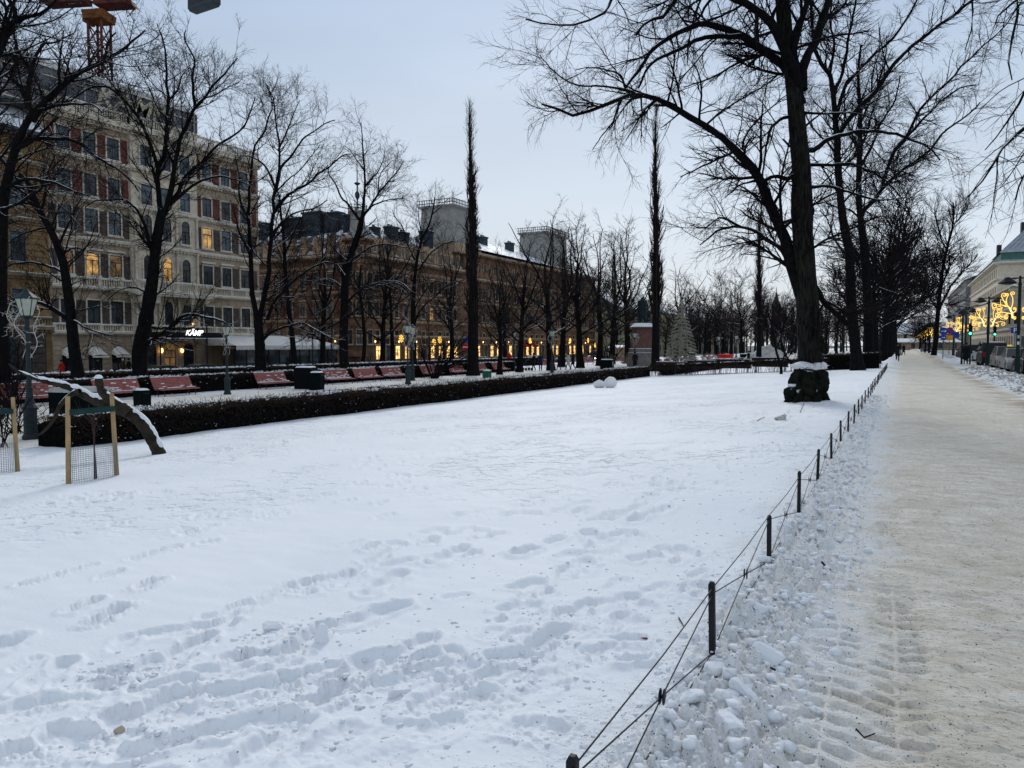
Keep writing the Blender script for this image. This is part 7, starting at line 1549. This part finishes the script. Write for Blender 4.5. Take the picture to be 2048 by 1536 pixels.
# ================================================================== CARS
M_tyre = mat('tyre_rubber', (.012, .012, .012), .9); M_rim = mat('alloy_rim', (.3, .3, .31), .35, metal=.6); M_cglass = mat('car_glass', (.006, .008, .010), .3, spec=.2); M_head = mat('lit_headlamp', (.9, .9, .9), .3, 0, emit=(1, .93, .8), es=9); M_headoff = mat('clear_lamp', (.35, .36, .37), .2); M_tail = mat('red_tail_lamp', (.25, .012, .012), .3); M_chrome = mat('chrome_trim', (.6, .6, .6), .25, metal=.8)
def car(label, loc, rz, paint, L_=4.6, Wd=1.82, H_=1.48, kind='sedan', lights=False, taxi=False, snow=False, group=None, cat='car', tail=False):
    """nose towards +Y"""
    c = empty('car' if cat == 'car' else cat.replace(' ', '_'), loc, rz, label, cat, group); a = L_ / 2; hb = H_ * .60; ns = 9
    # body: lofted sections across the width
    if kind == 'sedan': prof = [(-a, .42), (-a - .02, .7), (-a + .08, hb), (-a + .75, hb + .06), (a - 1.35, hb + .05), (a - .35, hb - .10), (a - .02, .62), (a, .42), (a - .12, .22), (-a + .12, .22)]; cab = [(-a + .45, hb + .04), (-a + 1.25, H_ - .06), (-a + 1.75, H_), (a - 2.35, H_ - .02), (a - 1.25, hb + .03)]
    elif kind == 'van': prof = [(-a, .42), (-a, .8), (-a + .04, hb + .02), (a - .9, hb + .02), (a - .25, hb - .14), (a, .62), (a, .42), (a - .1, .24), (-a + .1, .24)]; cab = [(-a + .04, hb), (-a + .14, H_ - .05), (-a + .5, H_), (a - 1.7, H_), (a - .85, hb)]
    else: prof = [(-a, .45), (-a - .02, .8), (-a + .04, hb + .02), (a - 1.3, hb + .02), (a - .3, hb - .10), (a, .66), (a, .45), (a - .1, .25), (-a + .1, .25)]; cab = [(-a + .06, hb), (-a + .40, H_ - .07), (-a + .7, H_), (a - 2.3, H_ - .01), (a - 1.25, hb)]
    m_ = MB(); ws = [(-1, .93), (-.97, 1), (-.6, 1.0), (.6, 1.0), (.97, 1), (1, .93)]; k = len(prof)
    for i, (wx, sc) in enumerate([(-1, .90), (-.93, .985), (0, 1.0), (.93, .985), (1, .90)]):
        for y, z in prof: zc = .55; m_.v.append((wx * Wd / 2, y * (1 if abs(wx) < .95 else .985) * (1 if wx else 1.01), zc + (z - zc) * sc))
    for i in range(4):
        for j in range(k): m_.f.append((i * k + j, i * k + (j + 1) % k, (i + 1) * k + (j + 1) % k, (i + 1) * k + j)); m_.m.append(0)
    m_.f.append(tuple(range(k))); m_.m.append(0); m_.f.append(tuple(4 * k + j for j in reversed(range(k)))); m_.m.append(0); m_.build('body', paint, c, smooth=False)
    g = MB(); n = len(cab)
    for sx in (-1, 1):
        for i, (y, z) in enumerate(cab): wv = Wd / 2 - .05 - (z - hb) * .32; g.v.append((sx * wv, y, z))
    for i in range(n - 1): g.f.append((i, i + 1, n + i + 1, n + i)); g.m.append(1 if i in (0, n - 2) else 0)
    g.f.append(tuple(range(n))); g.m.append(1); g.f.append(tuple(range(2 * n - 1, n - 1, -1))); g.m.append(1); g.build('cabin', [paint, M_cglass], c)
    pl_ = MB()                                       # pillars and window line
    for sx in (-1, 1):
        def cp_(y, z): return (sx * (Wd / 2 - .045 - (z - hb) * .32), y, z)
        pl_.tube([cp_(*q_) for q_ in cab], .028, 5)
        for y in ((cab[1][0] + cab[-2][0]) / 2 + .1, cab[1][0] + .55): pl_.tube([cp_(y, hb), cp_(y, H_ - .02)], .03, 4)
    pl_.build('pillar', paint, c)
    tr = MB()
    for sx in (-1, 1): tr.tube([(sx * (Wd / 2 - .03), cab[0][0] + .1, hb + .03), (sx * (Wd / 2 - .03), cab[-1][0] - .05, hb + .03)], .014, 4)
    tr.build('window_trim', M_chrome, c)
    for sx in (-1, 1):
        for y in (-a + .85, a - .9):
            w_ = empty('w', (0, 0, 0)); bpy.data.objects.remove(w_)
            t_ = MB().lathe([(.20, -.10), (.31, -.11), (.335, -.07), (.335, .07), (.31, .11), (.20, .10)], n=20).build('wheel', M_tyre, c, (sx * (Wd / 2 - .10), y, .335), (0, R_(90), 0), smooth=False); MB().lathe([(.02, -.115), (.20, -.09), (.20, .09), (.02, .115)], n=12).build('rim', M_rim, t_)
        MB().tbox(sx * Wd * .36 - .17, sx * Wd * .36 + .17, a - .10, a + .012, .60, .76, .02).build('headlight', M_head if lights else M_headoff, c)
        MB().box(sx * Wd * .40 - .12, sx * Wd * .40 + .12, -a - .035, -a + .15, .72 if kind != 'suv' else .75, .90 if kind != 'suv' else 1.12).build('tail_light', M_tail, c)
        MB().tbox(sx * (Wd / 2 + .08) - .10, sx * (Wd / 2 + .08) + .10, cab[-1][0] - .42, cab[-1][0] - .28, hb + .03, hb + .18, .02).build('mirror', paint, c)
    MB().box(-.28, .28, -a - .035, -a - .02, .62, .74).build('number_plate', mat('white_plate', (.6, .6, .6), .5), c); MB().box(-.28, .28, a + .01, a + .025, .42, .53).build('number_plate', mat('white_plate', (.6, .6, .6)), c); MB().box(-.5, .5, a - .02, a + .016, .55, .66).build('grille', M_black, c)
    if taxi: MB().tbox(-.15, .15, -.09, .09, H_ + .01, H_ + .12, .03).build('taxi_sign', mat('yellow_taxi_sign', (.75, .55, .05), .5, 0, emit=(1, .75, .1), es=.3), c)
    if snow: MB().tbox(-.6, .6, cab[1][0] + .2, cab[-2][0] - .1, H_ + .004, H_ + .06, .08).build('roof_snow', M_snow(), c)
    return c
P_bk = mat('black_car_paint', (.006, .007, .009), .45, spec=.12); P_db = mat('dark_grey_car_paint', (.010, .015, .02), .45, spec=.15); P_si = mat('silver_car_paint', (.20, .20, .20), .4, spec=.2); P_be = mat('beige_silver_paint', (.19, .175, .15), .45, spec=.2); P_wh = mat('white_car_paint', (.6, .6, .6), .35)
PK = 'cars parked along the south kerb'
PK = 'cars parked along the south kerb'
car('black estate parked nearest, cut by the right edge', (6.65, 50.0, -.05), 0, P_bk, kind='sedan', group=PK, H_=1.45)
car('silver saloon parked behind the near lamp post', (6.5, 55.3, -.05), R_(180), P_si, kind='sedan', group=PK, H_=1.45)
car('beige silver estate taxi with a yellow roof sign', (6.5, 60.6, -.05), R_(180), P_be, kind='suv', H_=1.55, taxi=True, group=PK, cat='taxi')
car('dark grey off road car with snow on its roof parked behind the second lamp post', (6.3, 69.0, -.05), 0, P_db, kind='suv', H_=1.85, L_=4.8, snow=True, group=PK)
car('black parked car partly hidden past the traffic lights', (6.3, 92, -.05), R_(5), P_bk, kind='suv', H_=1.7, group=PK); car('white saloon half hidden past the traffic lights', (7.4, 86, -.05), R_(8), P_wh, kind='sedan', snow=True, group=PK); car('pale car beyond the dark off road car', (10.5, 80, -.05), 0, P_wh, kind='suv', H_=1.7, snow=True, group=PK); car('dark car at the far end of the right verge', (3.9, 150, 0), R_(180), P_bk, kind='suv', H_=1.6, group=PK)
NS = 'cars on the north street'
for i, (px, X, rz, pt, kd, lt, lab) in enumerate([(312, -48.5, 180, P_db, 'sedan', 0, 'dark car with chrome window line left of the hotel entrance'), (390, -48.5, 180, P_db, 'sedan', 0, 'dark car with chrome window line right of the hotel entrance'), (890, -47.5, 180, P_bk, 'sedan', 1, 'dark car with lit headlamps left of the tallest poplar'), (922, -47, 180, P_db, 'sedan', 1, 'dark car with lit headlamps just before the tallest poplar'), (958, -47, 180, P_si, 'sedan', 1, 'pale car with lit headlamps behind the tallest poplar'), (998, -48, 180, P_bk, 'sedan', 0, 'black taxi right of the tallest poplar'), (1066, -48, 180, P_wh, 'sedan', 0, 'pale car behind the pram'), (1193, -47, 180, P_db, 'van', 1, 'van with lit headlamps and yellow taxi sign at the end of the brown palace'), (1130, -49, 180, P_si, 'suv', 0, 'pale car behind the cream coated walker')]):
    p = onX(px, X); car(lab, (X, p.y, p.z), R_(rz + random.uniform(-3, 3)), pt, kind=kd, lights=bool(lt), taxi='taxi' in lab, H_=1.95 if kd == 'van' else 1.47, L_=5.0 if kd == 'van' else 4.7, group=NS, cat='car' if kd != 'van' else 'van')

# ================================================================== RIGHT SIDE LAMPS, LIGHTS, SIGNS
M_gold = mat('golden_light_tube', (.8, .55, .15), .5, 0, emit=(1, .60, .10), es=1.15); M_goldc = mat('golden_light_core', (.9, .7, .25), .5, 0, emit=(1, .74, .24), es=1.8)
def spiral(x, z, r, a0, turns, sgn, n=16): return [(x + r * (1 - t) ** .9 * math.cos(a0 + sgn * 6.283 * turns * t) * 1, 0, z + r * (1 - t) ** .9 * math.sin(a0 + sgn * 6.283 * turns * t)) for t in [i / n for i in range(n)]]
def scroll_mesh(r=.022):
    m_ = MB(); c = Vector((0, 0, 0))
    stems = [([(0, -.55), (.02, -.30), (.15, .0), (.38, .30), (.52, .62)], (.40, .66, .13, 0, 1)), ([(.15, .0), (.35, .12), (.62, .16), (.86, .26)], (.80, .12, .15, 1.2, -1)), ([(.02, -.32), (.22, -.28), (.50, -.22), (.74, -.30)], (.62, -.40, .15, .6, -1)),
             ([(.10, -.1), (.02, .18), (.02, .5), (.12, .72)], (.02, .74, .11, 0, 1)), ([(.25, .12), (.30, .42), (.22, .66)], (.30, .68, .09, 3.1, -1)), ([(.0, -.5), (-.10, -.62)], (-.08, -.52, .08, -1.6, -1)), ([(.02, -.3), (-.12, -.18), (-.14, -.06)], (-.07, -.06, .07, 3.1, -1)), ([(.2, -.28), (.34, -.42), (.36, -.52)], (.28, -.53, .08, 0, -1))]
    for pts, (sx, sz, sr, a0, sg) in stems:
        P = catmull([(x, 0, z) for x, z in pts], 9); S_p = [tuple(p) for p in P]; sp2 = spiral(sx, sz, sr, a0, 1.25, sg, 13); m_.tube(S_p + sp2[1:], r, 5, 0)
    for (x, z, x2, z2) in ((.30, .05, .56, .44), (.45, .0, .74, .02)):      # leaves
        mx, mz = (x + x2) / 2, (z + z2) / 2; nx_, nz_ = -(z2 - z) * .28, (x2 - x) * .28; m_.tube([(x, 0, z), (mx + nx_, 0, mz + nz_), (x2, 0, z2), (mx - nx_, 0, mz - nz_), (x, 0, z)], r * .8, 4, 0)
    m_.tube([(0, 0, -.55), (.02, 0, -.3), (.15, 0, 0)], r * 1.7, 5, 1)
    return m_.mesh('light_scroll', [M_gold, M_goldc])
SCR = scroll_mesh()
LG_ = 'twin headed lamp posts along the south kerb'
def kerb_lamp(label, loc, H_=5.1, scrolls=True, gs=1.0, group=LG_):
    o = empty('lamp_post', loc, 0, label, 'lamp post', group); MB().lathe([(.13, -.1), (.13, 1.0), (.09, 1.1), (.075, H_ - .4), (.10, H_ - .35), (.06, H_ - .2), (.05, H_ + .1)], n=10).build('pole', mat('dark_green_pole_paint', (.008, .022, .020), .5), o)
    ar = MB(); ar.tube([(-.55, 0, H_ - .12), (-.3, 0, H_ - .02), (.3, 0, H_ - .02), (.55, 0, H_ - .12)], .04, 6); ar.build('arm', M_black, o)
    for sx in (-.55, .55): MB().lathe([(.12, -.30), (.40, -.24), (.42, -.18), (.24, -.04), (.16, .06), (.05, .10)], (sx, 0, H_ - .05), 12).build('lamp_head', M_black, o); MB().lathe([(.01, -.34), (.10, -.33), (.12, -.301)], (sx, 0, H_ - .05), 10).build('lamp_glass', M_lg, o)
    if scrolls:
        for sx in (-1, 1):
            link('light_scroll', SCR, o, (sx * .28, 0, H_ - 1.55), (0, 0, 0 if sx > 0 else math.pi), (gs, gs, gs))
    return o
k1 = kerb_lamp('nearest dark lamp post with golden scroll lights, at the right edge', (5.4, 47.0, 0))
def cp(o, loc, lab): c = copy_tree(o); c.location = loc; c['label'] = lab; return c
cp(k1, (5.7, 66.0, 0), 'second lamp post with golden scroll lights behind the silver taxi'); cp(k1, (5.5, 85, 0), 'third lamp post with golden scroll lights past the crossing'); cp(k1, (5.5, 104, 0), 'fourth lamp post with golden scroll lights past the crossing')
lab5 = ['first', 'second', 'third', 'fourth', 'fifth', 'sixth', 'seventh']
for i in range(7): cp(k1, (4.4, 134 + i * 16, 0), lab5[i] + ' far lamp post in the cluster of golden lights behind the tree trunks')
cp(k1, (16.5, 118, 0), 'lamp post with golden scroll lights on the far pavement, left'); cp(k1, (16.5, 100, 0), 'lamp post with golden scroll lights on the far pavement, right edge')
# stickers on the near post
for z, m2 in ((1.95, mat('pale_sticker', (.3, .4, .55), .6)), (1.62, mat('white_sticker', (.6, .6, .6), .6))): MB().box(-.05, .05, -.095, -.088, z, z + .16).build('sticker', m2, k1)
# traffic lights
M_green = mat('lit_green_signal', (.0, .5, .2), .4, 0, emit=(.05, 1, .45), es=6)
def tlight(label, loc, rz, H_=3.0):
    o = empty('traffic_light', loc, rz, label, 'traffic light', 'traffic lights at the crossing'); MB().lathe([(.06, -.1), (.06, H_)], n=8).build('pole', mat('dark_green_pole_paint', (.008, .022, .02)), o)
    MB().tbox(-.15, .15, -.28, -.08, H_ - 1.0, H_ - .05, .02).build('housing', M_black, o)
    for k, m2 in enumerate((M_green, M_black, M_black)):
        z = H_ - .85 + k * .3; MB().lathe([(.10, 0), (.10, .02), (.0, .04)], n=12).build('lamp', m2, o, (0, -.285, z), (R_(90), 0, 0)); v = MB(); v.tube([(-.11, -.28, z), (-.11, -.42, z), (0, -.42, z + .12), (.11, -.42, z), (.11, -.28, z)], .012, 4); v.face([(-.11, -.28, z), (0, -.28, z + .12), (0, -.42, z + .12), (-.11, -.42, z)]); v.face([(.11, -.28, z), (.11, -.42, z), (0, -.42, z + .12), (0, -.28, z + .12)]); v.build('visor', M_black, o)
    return o
tlight('nearest green traffic light on the dark post beside the standing person', (5.0, 71.8, 0), R_(-10), 3.4); tlight('green traffic light left of the second lamp post, farther off', (8.1, 94, 0), 0, 3.7); tlight('green traffic light right of the second lamp post, farther off', (8.75, 94.5, 0), 0, 3.6)
# road signs
M_blue = mat('blue_sign', (.02, .06, .36), .5); M_ylw = mat('yellow_sign', (.62, .30, .02), .5); M_wht = mat('white_sign', (.7, .7, .7), .5); M_rsg = mat('red_sign', (.5, .02, .02), .5); M_pole = mat('grey_sign_pole', (.05, .12, .12), .5)
def sign(label, loc, rz, parts, H_=2.8, pole=M_pole):
    o = empty('road_sign', loc, rz, label, 'road sign', 'road signs'); MB().lathe([(.035, -.1), (.035, H_)], n=8).build('pole', pole, o)
    for kind, z, s, m2, glyph in parts:
        if kind == 'disc': MB().lathe([(s, 0), (s, .02)], n=20).build('sign_plate', m2, o, (0, -.04, z), (R_(90), 0, 0))
        elif kind == 'box': MB().box(-s, s, -.06, -.04, z - s * .8, z + s * .8).build('sign_plate', m2, o)
        elif kind == 'tri': MB().prism([(-s, z - s * .8), (s, z - s * .8), (0, z + s * .95)], -.06, -.04).build('sign_plate', m2, o)
        if glyph == 'arrow': q_ = MB(); q_.box(-s * .6, s * .25, -.075, -.065, z - s * .09, z + s * .09); q_.face([(s * .25, -.075, z - s * .3), (s * .7, -.075, z), (s * .25, -.075, z + s * .3)]); q_.build('symbol', M_wht, o)
        elif glyph == 'bar': MB().box(-s * .7, s * .7, -.075, -.065, z - s * .14, z + s * .14).build('symbol', M_wht, o)
        elif glyph == 'P': link('symbol', text_mesh('P', s * 1.8, .004, M_wht), o, (0, -.075, z - s * .6), (R_(90), 0, 0))
        elif glyph == 'ring': q_ = MB(); q_.tube([(s * .9 * math.cos(a), -.075, z + s * .9 * math.sin(a)) for a in [i * .3307 for i in range(20)]], s * .12, 4); q_.tube([(-s * .6, -.075, z + s * .6), (s * .6, -.075, z - s * .6)], s * .1, 4); q_.build('symbol', M_rsg, o)
        elif glyph == 'tri2': MB().prism([(-s * .6, z - s * .6), (s * .6, z - s * .6), (0, z + s * .6)], -.075, -.065).build('symbol', M_ylw, o)
    return o
def sp(px, X): p_ = onX(px, X); return (X, p_.y, 0)
def sxy(px, z): p_ = at(px, 700, z); return (p_.x, p_.y, 0)
sign('round blue sign with white arrow over a smaller blue one, on the snow verge', sxy(1886, 68), YAW * 0, [('disc', 2.85, .34, M_blue, 'arrow'), ('disc', 2.28, .24, M_blue, 'arrow')], 3.2)
sign('red ringed no stopping sign over a yellow plate', sxy(1898, 78), 0, [('disc', 3.1, .34, M_blue, 'ring'), ('box', 2.35, .32, M_ylw, None)], 3.4)
sign('blue rectangular sign on a pole left of the traffic light', sxy(1909, 80), 0, [('box', 2.7, .38, M_blue, None)], 3.0)
sign('yellow warning triangle over a small blue plate beyond the parked cars', (13.4, 92, 0), 0, [('tri', 2.9, .42, M_rsg, 'tri2'), ('box', 2.4, .36, M_ylw, None), ('box', 1.8, .24, M_blue, None)], 3.2)
sign('blue parking sign by the right edge lamp post', sxy(2029, 75), 0, [('box', 3.05, .36, M_blue, 'P')], 3.4)
p_ = onX(931, -46); sign('red no entry sign beside the tallest poplar', (-46, p_.y, p_.z), YAW, [('disc', 2.6, .42, M_rsg, 'bar'), ('box', 3.4, .3, M_blue, None)], 3.7)
# golden snowflakes hung over the shop fronts
SF = MB()
for k in range(8): a = math.pi * k / 4; SF.tube([(0, 0, 0), (0, .55 * math.cos(a), .55 * math.sin(a))], .045, 4); SF.tube(spiral(0, 0, .01, 0, 1, 1, 3), .01, 3); c_ = (0, .45 * math.cos(a), .45 * math.sin(a)); SF.tube([(0, c_[1] - .12, c_[2]), (0, c_[1], c_[2] + .12), (0, c_[1] + .12, c_[2]), (0, c_[1], c_[2] - .12), (0, c_[1] - .12, c_[2])], .035, 4)
SFm = SF.mesh('golden_light_flower', M_gold)
for i, (px, X, z) in enumerate([(803, -62, 2.5), (880, -62, 2.4), (868, -63, 2.0), (1140, -62, 2.5), (1176, -62, 2.6), (1190, -60, 1.6), (1060, -63, 2.4)]):
    p = onX(px, X); o = link('golden_light_flower', SFm, None, (X, p.y, z), (0, 0, 0), (1.0, 1.0, 1.0)); tag(o, ['large golden light flower', 'golden light flower left of the tallest poplar', 'small golden light flower over the shrub', 'golden light flower over the cream coated walker', 'golden light flower left of the taxi van', 'golden light over the taxi van', 'golden light flower behind the pram'][i] if i else 'large golden light flower left of the twin lanterns', 'light ornament', 'golden light flowers on the shop street'); MB().tube([(0, 0, .5), (0, 0, 1.2)], .02, 4).build('hanger', IRON, o)
# thin street poles on the north side
for i, (px, X, h_, lab) in enumerate([(626, -52, 4.6, 'thin dark street pole left of the lit shop windows'), (664, -50, 5.0, 'street pole with lamp before the corner house'), (782, -52, 4.4, 'thin dark pole by the golden flower'), (415, -52, 5, 'street pole before the white awning'), (1000, -50, 4.6, 'thin dark pole before the red awnings')]):
    p = onX(px, X); o = empty('street_pole', p, 0, lab, 'pole'); MB().lathe([(.07, -.1), (.05, h_)], n=8).build('pole', M_black, o); MB().lathe([(.05, 0), (.2, .1), (.16, .5), (.03, .7)], (0, 0, h_), 8).build('lamp_head', M_dkroof, o)

# plain dark pole left of the traffic light, and a distant church tower with a green cap
o = empty('street_pole', (4.5, 73.2, 0), 0, 'plain dark pole left of the nearest green traffic light', 'pole'); MB().lathe([(.08, -.1), (.07, 4.2)], n=8).build('pole', mat('dark_green_pole_paint', (.008, .022, .02)), o); MB().lathe([(.1, 0), (.5, .1), (.3, .35), (.08, .5)], (0, 0, 4.1), 10).build('lamp_head', M_black, o)
q = at(1551, 690, 420); ch = empty('church_tower', (q.x, q.y, -3), 0, 'distant green capped church tower rising over the far trees', 'tower'); MB().tbox(-2.6, 2.6, -2.6, 2.6, 0, 24, .4).build('wall', mat('dark_church_wall', (.06, .05, .05), .9), ch); MB().lathe([(2.8, 24), (2.9, 25), (2.2, 27.5), (.8, 31), (.5, 33), (.1, 34.5)], n=8).build('cap', mat('dark_green_cap', (.03, .06, .05), .7), ch); MB().lathe([(.15, 34), (.3, 35), (.1, 37)], n=6).build('finial', mat('gold_leaf', (.6, .42, .1), .4), ch)
